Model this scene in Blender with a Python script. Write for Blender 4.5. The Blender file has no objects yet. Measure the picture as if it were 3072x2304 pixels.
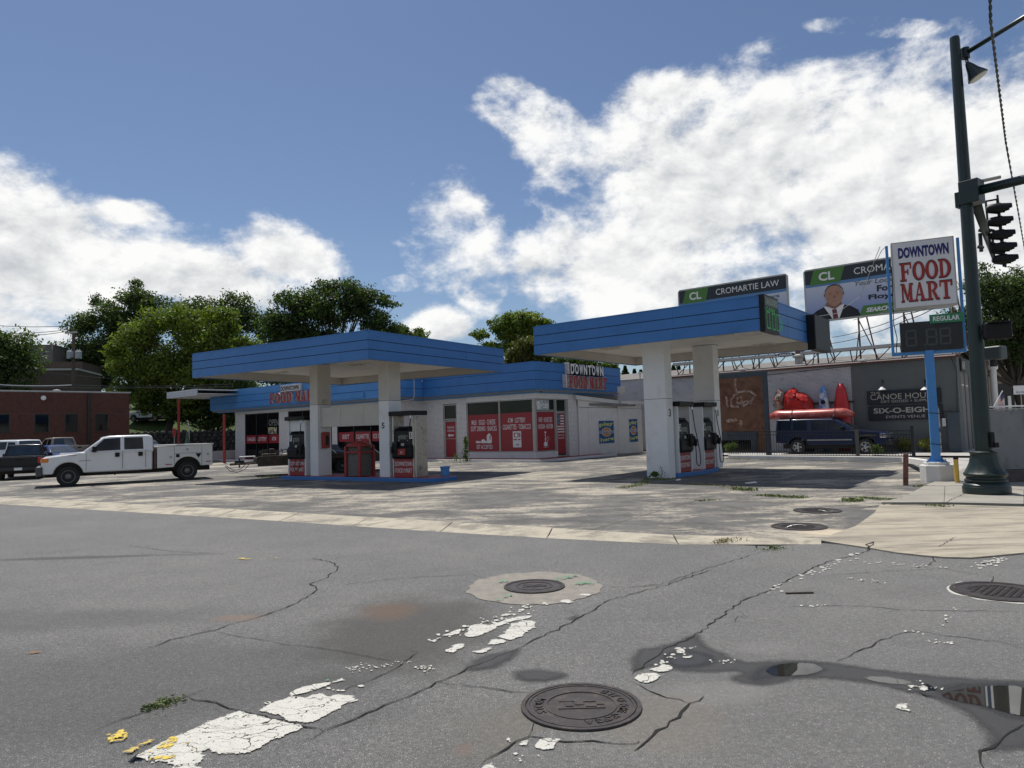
import bpy, bmesh, math, random
import numpy as np
from mathutils import Matrix, Vector
random.seed(7); rng = np.random.default_rng(7)
SC = bpy.context.scene
C = SC.collection
# ------------------------------------------------------------------ camera
F_PX, EYE = 2130.0, 1.75
PITCH, ROLL = math.radians(3.66), math.radians(-1.66)
Fw = Vector((0, math.cos(PITCH), math.sin(PITCH)))
R0 = Vector((1, 0, 0)); U0 = R0.cross(Fw)
Rt = R0*math.cos(ROLL) + U0*math.sin(ROLL)
Up = U0*math.cos(ROLL) - R0*math.sin(ROLL)
cam_d = bpy.data.cameras.new('camera'); cam = bpy.data.objects.new('camera', cam_d); C.objects.link(cam)
cam_d.sensor_width = 36; cam_d.lens = F_PX/3072*36; cam_d.clip_end = 6000; cam_d.clip_start = .05
cam.matrix_world = Matrix(((Rt.x, Up.x, -Fw.x, 0), (Rt.y, Up.y, -Fw.y, 0), (Rt.z, Up.z, -Fw.z, EYE), (0, 0, 0, 1)))
SC.camera = cam
# ------------------------------------------------------------------ light
SUN_DIR = Vector((-.20, .39, 1)).normalized()
SUN_EL = math.asin(SUN_DIR.z); SUN_AZ = math.atan2(SUN_DIR.x, SUN_DIR.y)
sun_d = bpy.data.lights.new('sun', 'SUN'); sun_d.energy = 5.0; sun_d.angle = math.radians(.53); sun_d.color = (1, .955, .88)
sun = bpy.data.objects.new('sun', sun_d); C.objects.link(sun)
sun.rotation_euler = (-SUN_DIR).to_track_quat('-Z', 'Y').to_euler(); sun.location = (-20, 40, 100)
SC.view_settings.view_transform = 'Standard'; SC.view_settings.look = 'None'
SC.view_settings.exposure = -0.06; SC.view_settings.gamma = 1; SC.view_settings.use_curve_mapping = False

def rayd(px, py):
    return Fw*F_PX + Rt*(px-1536) + Up*(1152-py)
def G(px, py, z=0.0):
    d = rayd(px, py); t = (z-EYE)/d.z; return Vector((d.x*t, d.y*t, z))
def WY(px, py, Y):
    d = rayd(px, py); t = Y/d.y; return Vector((d.x*t, Y, EYE+d.z*t))
def XY(px, Y, py=1290):
    p = WY(px, py, Y); return p.x, Y

# sky: Nishita plus clouds laid out by direction
W = bpy.data.worlds.new('World'); SC.world = W; W.use_nodes = True
nt = W.node_tree; N = nt.nodes; L = nt.links; N.clear()
def nd(t, **k):
    n = N.new(t)
    for a, b in k.items(): setattr(n, a, b)
    return n
def mth(op, a, b=None, c=None, clamp=False):
    n = nd('ShaderNodeMath', operation=op, use_clamp=clamp)
    for i, v in enumerate((a, b, c)):
        if v is None: continue
        if isinstance(v, (int, float)): n.inputs[i].default_value = v
        else: L.new(v, n.inputs[i])
    return n.outputs[0]
def sstep(v, a, b):
    n = nd('ShaderNodeMapRange', interpolation_type='SMOOTHSTEP'); L.new(v, n.inputs[0])
    n.inputs[1].default_value = a; n.inputs[2].default_value = b; return n.outputs[0]
sky = nd('ShaderNodeTexSky', sky_type='NISHITA', sun_disc=False, sun_elevation=SUN_EL, sun_rotation=SUN_AZ, air_density=1.0, dust_density=.6, ozone_density=1.6, altitude=200)
tc = nd('ShaderNodeTexCoord')
nrm = nd('ShaderNodeVectorMath', operation='NORMALIZE'); L.new(tc.outputs['Generated'], nrm.inputs[0])
def blob(px, py, rx, ry, rot=0.0, cap=None):
    # soft ellipse in direction space: angular radii given in photo pixels
    d = rayd(px, py).normalized()
    h = Vector((d.y, -d.x, 0)).normalized(); v = h.cross(d).normalized()
    c, s = math.cos(rot), math.sin(rot)
    a1 = h*c + v*s; a2 = v*c - h*s
    d1 = nd('ShaderNodeVectorMath', operation='DOT_PRODUCT'); L.new(nrm.outputs[0], d1.inputs[0]); d1.inputs[1].default_value = a1*(F_PX/rx)
    d2 = nd('ShaderNodeVectorMath', operation='DOT_PRODUCT'); L.new(nrm.outputs[0], d2.inputs[0]); d2.inputs[1].default_value = a2*(F_PX/ry)
    d3 = nd('ShaderNodeVectorMath', operation='DOT_PRODUCT'); L.new(nrm.outputs[0], d3.inputs[0]); d3.inputs[1].default_value = d
    q = mth('ADD', mth('MULTIPLY', d1.outputs['Value'], d1.outputs['Value']), mth('MULTIPLY', d2.outputs['Value'], d2.outputs['Value']))
    m = mth('SUBTRACT', 1.0, mth('SQRT', q))
    front = mth('GREATER_THAN', d3.outputs['Value'], 0.0)
    if cap is not None: m = mth('MINIMUM', m, cap)
    return mth('ADD', mth('MULTIPLY', mth('ADD', m, 3.0), front), -3.0)
BL = [(120, 770, 380, 170, .05), (520, 810, 420, 95, -.18), (-300, 690, 440, 210, 0), (880, 770, 170, 85, -.25), (380, 640, 110, 50, 0),
      (1330, 720, 135, 150, -.5, .08), (1440, 850, 90, 80, -.4, .10), (1200, 850, 60, 28, 0, .15), (1310, 975, 100, 60, 0), (40, 975, 80, 38, 0, .3), (130, 1015, 100, 34, 0, .3),
      (2200, 570, 400, 250, 0), (2750, 600, 480, 350, 0), (1560, 330, 120, 70, -.5, .02), (1720, 470, 200, 90, -.75, .0), (3300, 560, 560, 400, 0),
      (1880, 810, 290, 180, 0), (2020, 340, 180, 100, 0, .15), (1640, 830, 110, 100, 0, .3), (2620, 80, 150, 24, -.3, .06), (2400, 300, 220, 80, .2, .2), ]
cover = None
for b in BL:
    v = blob(*b); cover = v if cover is None else mth('SMOOTH_MAX', cover, v, .25)
# elsewhere round the sky: scattered cumulus of the same kind
n0 = nd('ShaderNodeTexNoise'); n0.inputs['Scale'].default_value = 2.2; n0.inputs['Detail'].default_value = 3
L.new(nrm.outputs[0], n0.inputs['Vector'])
yb = nd('ShaderNodeSeparateXYZ'); L.new(nrm.outputs[0], yb.inputs[0])
outside = sstep(yb.outputs['Y'], .62, .25)
cover2 = mth('SUBTRACT', mth('MULTIPLY', mth('SUBTRACT', n0.outputs['Fac'], .57), 5.0), mth('MULTIPLY', mth('SUBTRACT', 1.0, outside), 5.0))
cover = mth('MAXIMUM', cover, cover2)
mp = nd('ShaderNodeMapping'); mp.inputs['Scale'].default_value = (1, 1, 1.55); L.new(nrm.outputs[0], mp.inputs[0])
def cl_noise(off, sc=7.0, det=9, ro=.62, dist=.15):
    v = nd('ShaderNodeVectorMath', operation='ADD'); L.new(mp.outputs[0], v.inputs[0]); v.inputs[1].default_value = off
    n = nd('ShaderNodeTexNoise'); n.inputs['Scale'].default_value = sc; n.inputs['Detail'].default_value = det
    n.inputs['Roughness'].default_value = ro; n.inputs['Distortion'].default_value = dist; L.new(v.outputs[0], n.inputs['Vector']); return n.outputs['Fac']
f1 = cl_noise((0, 0, 0)); f2 = cl_noise((-.012, 0, .035)); f3 = cl_noise((3, 1, 2), 3.2, 5, .5, 0)
f4 = cl_noise((5, 2, 1), 16, 8, .65, .1)
cover = mth('MULTIPLY', cover, 1.5)
dens = mth('ADD', mth('ADD', cover, mth('MULTIPLY', mth('SUBTRACT', f1, .5), 2.7)), mth('MULTIPLY', mth('SUBTRACT', f4, .5), 1.5))
dens = mth('ADD', dens, mth('MULTIPLY', mth('SUBTRACT', f3, .5), .9))
alpha = sstep(dens, -.22, .58)
# light from above: thicker cloud above a point darkens it
relief = mth('MULTIPLY', mth('SUBTRACT', f1, f2), 2.6)
core = sstep(dens, .6, 2.6)
shade = mth('ADD', mth('SUBTRACT', .86, mth('MULTIPLY', core, .34)), relief)
shade = mth('ADD', shade, mth('MULTIPLY', mth('SUBTRACT', f3, .5), .55))
shade = nd('ShaderNodeClamp'); _s = mth('ADD', mth('SUBTRACT', .86, mth('MULTIPLY', core, .36)), mth('ADD', relief, mth('MULTIPLY', mth('SUBTRACT', f3, .5), .6)))
L.new(_s, shade.inputs[0]); shade.inputs[1].default_value = .30; shade.inputs[2].default_value = 1.05
ccol = nd('ShaderNodeMix', data_type='RGBA'); L.new(shade.outputs[0], ccol.inputs['Factor'])
CLOUD_K = 15.2
ccol.inputs['A'].default_value = (.33*CLOUD_K, .37*CLOUD_K, .42*CLOUD_K, 1); ccol.inputs['B'].default_value = (.95*CLOUD_K, .95*CLOUD_K, .94*CLOUD_K, 1)
skyg = nd('ShaderNodeMix', data_type='RGBA', blend_type='MULTIPLY'); skyg.inputs['Factor'].default_value = 1; L.new(sky.outputs[0], skyg.inputs['A']); skyg.inputs['B'].default_value = (1.10, 1.15, 1.25, 1)
cm = nd('ShaderNodeMix', data_type='RGBA'); L.new(alpha, cm.inputs['Factor']); L.new(skyg.outputs['Result'], cm.inputs['A']); L.new(ccol.outputs['Result'], cm.inputs['B'])
bg = nd('ShaderNodeBackground'); bg.inputs['Strength'].default_value = .071; L.new(cm.outputs['Result'], bg.inputs['Color'])
wo = nd('ShaderNodeOutputWorld'); L.new(bg.outputs[0], wo.inputs[0])
W.cycles.sampling_method = 'MANUAL'; W.cycles.sample_map_resolution = 1024

# ------------------------------------------------------------------ materials
def P(m): return m.node_tree.nodes['Principled BSDF']
MATS = {}
def mat(name, col, rough=.6, metal=0.0, var=.12, vs=3.0, bump=0.0, bs=60.0, col2=None, c2s=2.0, c2t=(.5, .62), emit=None, spec=None, wpos=True, coat=0, alpha=None):
    m = bpy.data.materials.new(name); m.use_nodes = True; MATS[name] = m
    nt = m.node_tree; n, l = nt.nodes, nt.links; b = P(m)
    b.inputs['Roughness'].default_value = rough; b.inputs['Metallic'].default_value = metal
    if spec is not None: b.inputs['Specular IOR Level'].default_value = spec
    if coat: b.inputs['Coat Weight'].default_value = coat; b.inputs['Coat Roughness'].default_value = .08
    g = n.new('ShaderNodeNewGeometry')
    t = n.new('ShaderNodeTexNoise'); t.inputs['Scale'].default_value = vs; t.inputs['Detail'].default_value = 6; t.inputs['Roughness'].default_value = .65
    l.new(g.outputs['Position'], t.inputs['Vector'])
    r = n.new('ShaderNodeMapRange'); l.new(t.outputs['Fac'], r.inputs[0]); r.inputs[1].default_value = .3; r.inputs[2].default_value = .7
    r.inputs[3].default_value = 1-var; r.inputs[4].default_value = 1+var
    mx = n.new('ShaderNodeMix'); mx.data_type = 'RGBA'; mx.blend_type = 'MULTIPLY'; mx.inputs['Factor'].default_value = 1
    base = n.new('ShaderNodeRGB'); base.outputs[0].default_value = (*col, 1); src = base.outputs[0]
    if col2 is not None:
        t2 = n.new('ShaderNodeTexNoise'); t2.inputs['Scale'].default_value = c2s; t2.inputs['Detail'].default_value = 9; t2.inputs['Roughness'].default_value = .7
        l.new(g.outputs['Position'], t2.inputs['Vector'])
        r2 = n.new('ShaderNodeMapRange'); r2.interpolation_type = 'SMOOTHSTEP'; l.new(t2.outputs['Fac'], r2.inputs[0]); r2.inputs[1].default_value = c2t[0]; r2.inputs[2].default_value = c2t[1]
        m2 = n.new('ShaderNodeMix'); m2.data_type = 'RGBA'; l.new(r2.outputs[0], m2.inputs['Factor']); l.new(src, m2.inputs['A']); m2.inputs['B'].default_value = (*col2, 1); src = m2.outputs['Result']
    l.new(src, mx.inputs['A']); l.new(r.outputs[0], mx.inputs['B']); l.new(mx.outputs['Result'], b.inputs['Base Color'])
    if bump:
        t3 = n.new('ShaderNodeTexNoise'); t3.inputs['Scale'].default_value = bs; t3.inputs['Detail'].default_value = 4; l.new(g.outputs['Position'], t3.inputs['Vector'])
        bp = n.new('ShaderNodeBump'); bp.inputs['Strength'].default_value = 1.0; bp.inputs['Distance'].default_value = bump
        l.new(t3.outputs['Fac'], bp.inputs['Height']); l.new(bp.outputs[0], b.inputs['Normal'])
    if emit: b.inputs['Emission Color'].default_value = (*emit[0], 1); b.inputs['Emission Strength'].default_value = emit[1]
    return m
def blue(name, c): return mat(name, c, rough=.42, var=.07, vs=.9, bump=.0015, bs=9, col2=tuple(k*.82 for k in c), c2s=1.1, c2t=(.5, .75), spec=.35)
M_blue = blue('blue_paint', (.048, .175, .44))
M_bluel = blue('blue_paint_lighter', (.075, .25, .56))  # lighter blue; on the left wing its brighter light is put into colour
M_groove = mat('groove_dark', (.015, .03, .07), rough=.8)
M_white = mat('white_paint', (.70, .69, .66), rough=.5, var=.06, vs=1.3, col2=(.52, .50, .46), c2s=1.6, c2t=(.56, .8), bump=.001, bs=20)
M_pillar = mat('pillar_paint', (.74, .74, .74), rough=.55, var=.04, vs=1.5, col2=(.55, .54, .52), c2s=1.2, c2t=(.55, .8))
M_cream = mat('cream_panel', (.55, .52, .47), rough=.6, var=.06, vs=1.5, col2=(.44, .40, .34), c2s=2.2, c2t=(.55, .78))
M_soffit = mat('soffit_paint', (.66, .65, .62), rough=.6, var=.07, vs=1.2, col2=(.46, .41, .35), c2s=1.4, c2t=(.5, .8))
M_wbrick = mat('white_painted_brick', (.76, .73, .70), rough=.7, var=.10, vs=5, col2=(.40, .34, .30), c2s=3.5, c2t=(.64, .78), bump=.004, bs=40)
M_wmort = mat('recess_dark_mortar', (.20, .18, .17), rough=.85, var=.1)  # recess shade put into the mortar colour, for contrast between white bricks
M_wood = mat('white_painted_wood', (.72, .70, .67), rough=.65, var=.07, vs=2.2, col2=(.40, .37, .34), c2s=2.8, c2t=(.6, .8), bump=.003, bs=25)
M_red = mat('red_vinyl', (.30, .012, .022), rough=.38, var=.06, vs=2)
M_redp = mat('red_paint', (.33, .03, .03), rough=.5, var=.15, vs=6, col2=(.18, .03, .02), c2s=6)
M_glass = mat('dark_glass', (.006, .007, .008), rough=.05, var=.3, vs=.8, spec=.25)
M_glassg = mat('green_dark_glass', (.006, .014, .010), rough=.07, var=.6, vs=2.0, spec=.3)
M_alu = mat('aluminium_frame', (.42, .40, .37), rough=.42, metal=.35, var=.1)
M_steel = mat('brushed_steel', (.48, .45, .40), rough=.35, metal=.55, var=.22, vs=3, col2=(.25, .22, .18), c2s=3)
M_black = mat('black_plastic', (.009, .009, .010), rough=.45, var=.2, spec=.25)
M_blackm = mat('black_metal', (.018, .018, .02), rough=.5, var=.2)
M_dgreen = mat('dark_green_metal', (.012, .024, .022), rough=.38, metal=.0, var=.2, vs=3, spec=.5)
M_lett = mat('white_lettering', (.78, .76, .74), rough=.5, var=.03)
M_blk = mat('black_lettering', (.015, .015, .02), rough=.5)
M_navy = mat('navy_lettering', (.015, .018, .14), rough=.45)
M_redl = mat('red_lettering', (.34, .025, .02), rough=.45, var=.08)
M_chan = mat('channel_letter_side', (.62, .60, .58), rough=.5, var=.1, col2=(.45, .3, .25), c2s=8)
M_conc = mat('concrete', (.36, .345, .31), rough=.85, var=.14, vs=1.6, col2=(.24, .23, .21), c2s=2.2, c2t=(.5, .75), bump=.004, bs=60)
M_concl = mat('concrete_pale', (.62, .61, .58), rough=.8, var=.08, vs=3, bump=.006, bs=14)
M_rust = mat('rusty_steel', (.11, .055, .045), rough=.8, var=.3, vs=5, col2=(.05, .035, .035), c2s=6)
M_tyre = mat('tyre_rubber', (.018, .018, .018), rough=.8, var=.2, vs=8)
M_rim = mat('steel_rim', (.16, .155, .15), rough=.45, metal=.5, var=.15, vs=6)
M_tint = mat('tinted_glass', (.008, .010, .015), rough=.04, var=.2, spec=.3)
M_under = mat('vehicle_underside', (.02, .018, .016), rough=.8)
M_lampr = mat('red_lens', (.40, .02, .02), rough=.2)
M_lampo = mat('amber_lens', (.75, .22, .03), rough=.2)
M_chrome = mat('chrome', (.6, .6, .62), rough=.15, metal=.9)
M_plate = mat('plate_white', (.7, .72, .72), rough=.5)
M_yel = mat('yellow_paint', (.62, .40, .06), rough=.5, var=.1, vs=8)
M_ored = mat('orange_plastic', (.72, .10, .03), rough=.45, var=.1, vs=8)

# ------------------------------------------------------------------ mesh builder
def setp(o, label=None, cat=None, group=None, kind=None):
    if label: o['label'] = label
    if cat: o['category'] = cat
    if group: o['group'] = group
    if kind: o['kind'] = kind
    return o
def thing(name, label, cat, loc, group=None):
    o = bpy.data.objects.new(name, None); C.objects.link(o); o.location = (loc[0], loc[1], loc[2] if len(loc) > 2 else 0)
    o.empty_display_size = .3; return setp(o, label, cat, group)
class Face:
    """a vertical working plane: x along it, y into the thing, z up"""
    def __init__(s, x, y, ang=None, d=None, z=0.0):
        s.o = Vector((x, y, z)); s.d = Vector((math.cos(ang), math.sin(ang), 0)) if d is None else Vector((d[0], d[1], 0)).normalized()
        s.n = Vector((-s.d.y, s.d.x, 0))
    def p(s, x, y, z): return s.o + s.d*x + s.n*y + Vector((0, 0, z))
    def hit(s, px, py, y=0.0):
        d = rayd(px, py); o = s.o + s.n*y; t = o.dot(s.n)/d.dot(s.n); X = d*t + Vector((0, 0, EYE)); r = X-s.o
        return r.dot(s.d), r.z
    def mat4(s):
        return Matrix(((s.d.x, s.n.x, 0, s.o.x), (s.d.y, s.n.y, 0, s.o.y), (0, 0, 1, s.o.z), (0, 0, 0, 1)))
class MB:
    def __init__(s, M=None): s.v = []; s.f = []; s.M = M
    def add(s, vs, fs):
        k = len(s.v)
        s.v += [tuple(s.M @ Vector(v)) if s.M else tuple(v) for v in vs]; s.f += [tuple(i+k for i in f) for f in fs]; return s
    def box(s, x0, x1, y0, y1, z0, z1, F=None):
        vs = [(x, y, z) for z in (z0, z1) for y in (y0, y1) for x in (x0, x1)]
        if F: vs = [F.p(*v) for v in vs]
        return s.add(vs, [(0, 2, 3, 1), (4, 5, 7, 6), (0, 1, 5, 4), (2, 6, 7, 3), (0, 4, 6, 2), (1, 3, 7, 5)])
    def prism(s, pts, y0, y1, F=None, tilt=None):
        # polygon in x,z carried from y0 to y1
        n = len(pts)
        vs = [(x, y0, z) for x, z in pts] + [(x, y1, z) for x, z in pts]
        if tilt: vs = [tilt(v) for v in vs]
        if F: vs = [F.p(*v) for v in vs]
        return s.add(vs, [tuple(range(n)), tuple(range(2*n-1, n-1, -1))] + [(i, i+n, (i+1) % n+n, (i+1) % n) for i in range(n)])
    def plan(s, pts, z0, z1):
        n = len(pts); vs = [(p[0], p[1], z0) for p in pts] + [(p[0], p[1], z1) for p in pts]
        return s.add(vs, [tuple(range(n-1, -1, -1)), tuple(range(n, 2*n))] + [(i, (i+1) % n, (i+1) % n+n, i+n) for i in range(n)])
    def poly(s, pts): return s.add(pts, [tuple(range(len(pts)))])
    def tube(s, pts, r, n=8, caps=True):
        pts = [Vector(p) for p in pts]; rs = r if isinstance(r, (list, tuple)) else [r]*len(pts)
        vs = []; fs = []; ref = None
        for i, p in enumerate(pts):
            t = (pts[min(i+1, len(pts)-1)]-pts[max(i-1, 0)]).normalized()
            if ref is None: ref = Vector((0, 0, 1)) if abs(t.z) < .9 else Vector((1, 0, 0))
            a = t.cross(ref).normalized(); b = a.cross(t).normalized(); ref = b
            for k in range(n):
                w = 2*math.pi*k/n; vs.append(p + (a*math.cos(w) + b*math.sin(w))*rs[i])
        for i in range(len(pts)-1):
            for k in range(n): fs.append((i*n+k, i*n+(k+1) % n, (i+1)*n+(k+1) % n, (i+1)*n+k))
        if caps: fs += [tuple(range(n-1, -1, -1)), tuple(range((len(pts)-1)*n, len(pts)*n))]
        return s.add(vs, fs)
    def lathe(s, prof, c=(0, 0, 0), n=20, axis=(0, 0, 1), flute=None):
        # prof: (radius, height along axis)
        ax = Vector(axis).normalized(); ref = Vector((1, 0, 0)) if abs(ax.x) < .9 else Vector((0, 0, 1))
        a = ax.cross(ref).normalized(); b = ax.cross(a); c = Vector(c); vs = []; fs = []
        for i, (r, h) in enumerate(prof):
            for k in range(n):
                w = 2*math.pi*k/n; rr = r*(1+(flute[2]*math.cos(w*flute[3]) if flute and flute[0] <= h <= flute[1] else 0))
                vs.append(c + ax*h + (a*math.cos(w) + b*math.sin(w))*rr)
        for i in range(len(prof)-1):
            for k in range(n): fs.append((i*n+k, i*n+(k+1) % n, (i+1)*n+(k+1) % n, (i+1)*n+k))
        fs += [tuple(range(n-1, -1, -1)), tuple(range((len(prof)-1)*n, len(prof)*n))]
        return s.add(vs, fs)
    def build(s, name, m, parent=None, bev=0.0, smooth=False, kind=None, label=None, seg=2):
        me = bpy.data.meshes.new(name); o = bpy.data.objects.new(name, me); C.objects.link(o)
        vs = s.v; org = Vector((0, 0, 0))
        if parent is None and kind != 'structure':
            a = np.array(vs); org = Vector(((a[:, 0].min()+a[:, 0].max())/2, (a[:, 1].min()+a[:, 1].max())/2, a[:, 2].min()))
            vs = [(v[0]-org.x, v[1]-org.y, v[2]-org.z) for v in vs]; o.location = org
        me.from_pydata(vs, [], s.f)
        bm = bmesh.new(); bm.from_mesh(me); bmesh.ops.recalc_face_normals(bm, faces=bm.faces); bm.to_mesh(me); bm.free()
        me.materials.append(m)
        if smooth: me.shade_smooth() if smooth is True else me.set_sharp_from_angle(angle=smooth)
        if parent is not None: adopt(o, parent)
        if bev:
            md = o.modifiers.new('bevel', 'BEVEL'); md.width = bev; md.segments = seg; md.limit_method = 'ANGLE'; md.angle_limit = math.radians(35)
        if kind: o['kind'] = kind
        if label: o['label'] = label
        return o
def adopt(o, parent):
    o.parent = parent
    if parent.type == 'EMPTY' or parent.parent is None: o.matrix_parent_inverse = Matrix.Translation(-parent.location)
UNIT = {}
def piece(name, parent, m, F, x0, x1, y0, y1, z0, z1, label=None):
    """one of many alike box pieces; mesh data shared"""
    if m.name not in UNIT:
        me = bpy.data.meshes.new('piece'); b = MB().box(-.5, .5, -.5, .5, -.5, .5); me.from_pydata(b.v, [], b.f); me.materials.append(m); UNIT[m.name] = me
    o = bpy.data.objects.new(name, UNIT[m.name]); C.objects.link(o)
    c = F.p((x0+x1)/2, (y0+y1)/2, (z0+z1)/2)
    Mx = Matrix(((F.d.x, F.n.x, 0, c.x), (F.d.y, F.n.y, 0, c.y), (0, 0, 1, c.z), (0, 0, 0, 1))) @ Matrix.Diagonal((x1-x0, y1-y0, z1-z0, 1))
    o.parent = parent
    inv = Matrix.Translation(-parent.location) if parent.parent is None else Matrix.Identity(4)
    o.matrix_parent_inverse = Matrix.Identity(4); o.matrix_basis = inv @ Mx
    if label: o['label'] = label
    return o
_tc = {}
def textmesh(s, bold=0.0, shear=0.0):
    k = (s, bold, shear)
    if k not in _tc:
        cu = bpy.data.curves.new('t', 'FONT'); cu.body = s; cu.size = 1; cu.resolution_u = 3; cu.offset = bold; cu.shear = shear
        ob = bpy.data.objects.new('t', cu); C.objects.link(ob)
        dg = bpy.context.evaluated_depsgraph_get(); me = bpy.data.meshes.new_from_object(ob.evaluated_get(dg))
        vs = [tuple(v.co) for v in me.vertices]; fs = [tuple(p.vertices) for p in me.polygons]
        bpy.data.objects.remove(ob); bpy.data.curves.remove(cu); bpy.data.meshes.remove(me); _tc[k] = (vs, fs)
    return _tc[k]
def solid(vs, fs, F, y0, y1):
    """flat outline in x,z -> raised shape between y0 (front) and y1"""
    e = {}
    for f in fs:
        for i in range(len(f)): a, b = f[i], f[(i+1) % len(f)]; e[(a, b)] = e.get((a, b), 0)+1
    n = len(vs); V = [F.p(x, y0, z) for x, z in vs] + [F.p(x, y1, z) for x, z in vs]
    fs2 = [tuple(f) for f in fs]
    for (a, b) in e:
        if (b, a) not in e: fs2.append((a, a+n, b+n, b))
    return V, fs2
def text(F, s, x0, x1, z0, z1, m, parent, y=-.006, t=.004, bold=0.0, name='lettering', shear=0.0, label=None, drop=0.0):
    vs, fs = textmesh(s, bold, shear)
    a = np.array(vs); mn = a.min(0); mx = a.max(0)
    q = [(x0+(v[0]-mn[0])/(mx[0]-mn[0])*(x1-x0), z0+(v[1]-mn[1])/(mx[1]-mn[1])*(z1-z0)+drop*(v[0]-mn[0])/(mx[0]-mn[0])) for v in vs]
    V, Fs = solid(q, fs, F, y-t, y)
    return MB().add(V, Fs).build(name, m, parent, label=label)
# serif capitals drawn as strokes: each a list of polygons in a 0..1 cell
def _arc(cx, cz, rx, rz, tx, tz, a0, a1, n=14):
    o = [(cx+rx*math.cos(a0+(a1-a0)*i/n), cz+rz*math.sin(a0+(a1-a0)*i/n)) for i in range(n+1)]
    i_ = [(cx+(rx-tx)*math.cos(a0+(a1-a0)*i/n), cz+(rz-tz)*math.sin(a0+(a1-a0)*i/n)) for i in range(n+1)]
    return [[o[k], o[k+1], i_[k+1], i_[k]] for k in range(n)]
def R_(x0, x1, z0, z1): return [(x0, z0), (x1, z0), (x1, z1), (x0, z1)]
SER = {
 'F': [R_(.14, .38, 0, 1), R_(.0, .52, 0, .09), R_(.0, .95, .9, 1), R_(.84, .95, .68, 1), R_(.38, .66, .46, .56), R_(.6, .7, .36, .66)],
 'O': _arc(.5, .5, .5, .51, .25, .1, 0, 2*math.pi, 26),
 'D': [R_(.12, .36, 0, 1), R_(0, .42, 0, .09), R_(0, .42, .91, 1)] + _arc(.4, .5, .58, .5, .25, .09, -math.pi/2, math.pi/2),
 'M': [R_(.08, .17, 0, 1), R_(0, .27, 0, .09), R_(.68, .9, 0, 1), R_(.6, 1, 0, .09), R_(0, .25, .91, 1), R_(.74, 1, .91, 1), [(.08, 1), (.3, 1), (.6, .1), (.46, .1)], [(.46, .1), (.58, .1), (.82, 1), (.72, 1)]],
 'A': [[(.1, .05), (.19, .05), (.52, 1), (.43, 1)], [(.6, .05), (.86, .05), (.58, 1), (.42, 1)], R_(.25, .68, .3, .39), R_(0, .32, 0, .09), R_(.5, 1, 0, .09)],
 'R': [R_(.12, .36, 0, 1), R_(0, .48, 0, .09), R_(0, .42, .91, 1)] + _arc(.4, .73, .46, .27, .24, .08, -math.pi/2, math.pi/2) + [[(.4, .5), (.62, .5), (.9, .09), (.68, .02)], R_(.72, 1, 0, .09)],
 'T': [R_(.38, .62, 0, 1), R_(.24, .76, 0, .09), R_(0, 1, .9, 1), R_(0, .1, .68, 1), R_(.9, 1, .68, 1)],
}
def serif(F, s, x0, x1, z0, z1, m, parent, y=-.01, t=.02, name='letter', gap=.12, drop=0.0, back=None):
    n = len(s); w = (x1-x0)/(n-gap*1.0+ gap*0) ; w = (x1-x0)/n; out = []
    for i, ch in enumerate(s):
        if ch == ' ': continue
        cx0 = x0+i*w; cw = w*(1-gap); b = MB(); k = 0
        for pg in SER[ch]:
            k += 1; e = k*.0006
            b.prism([(cx0+px*cw, z0+pz*(z1-z0)+drop*(cx0+px*cw-x0)/(x1-x0)) for px, pz in pg], y-t-e, y, F)
        o = b.build(name, m, parent)
    return out
def quadf(F, pts, m, parent, name, y=-.004, t=.003, label=None, kind=None):
    return MB().prism(pts, y-t, y, F).build(name, m, parent, label=label, kind=kind)
def ellipse(cx, cz, rx, rz, n=20, a0=0, a1=2*math.pi):
    return [(cx+rx*math.cos(a0+(a1-a0)*i/n), cz+rz*math.sin(a0+(a1-a0)*i/n)) for i in range(n)]
def brickwork(F, rects, m, parent, L_=.20, H_=.075, J=.013, proud=.006, name='bricks'):
    """running bond, every brick a raised block; one joined piece per wall"""
    vs = []; fs = []
    for (x0, x1, z0, z1) in rects:
        r = 0; z = z0
        while z < z1-.02:
            zt = min(z+H_-J, z1); x = x0-(L_/2 if r % 2 else 0)
            while x < x1-.02:
                a = max(x, x0); b = min(x+L_-J, x1)
                if b-a > .02:
                    q = proud+random.uniform(-.003, .003); k = len(vs)
                    for yy in (-q, .004):
                        for xx, zz in ((a, z), (b, z), (b, zt), (a, zt)): vs.append(F.p(xx, yy, zz))
                    fs += [(k, k+1, k+2, k+3), (k, k+4, k+5, k+1), (k+1, k+5, k+6, k+2), (k+2, k+6, k+7, k+3), (k+3, k+7, k+4, k)]
                x += L_
            z += H_; r += 1
    me = bpy.data.meshes.new(name); me.from_pydata([tuple(v) for v in vs], [], fs); me.materials.append(m)
    o = bpy.data.objects.new(name, me); C.objects.link(o); adopt(o, parent); o['kind'] = 'stuff'; return o
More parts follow.
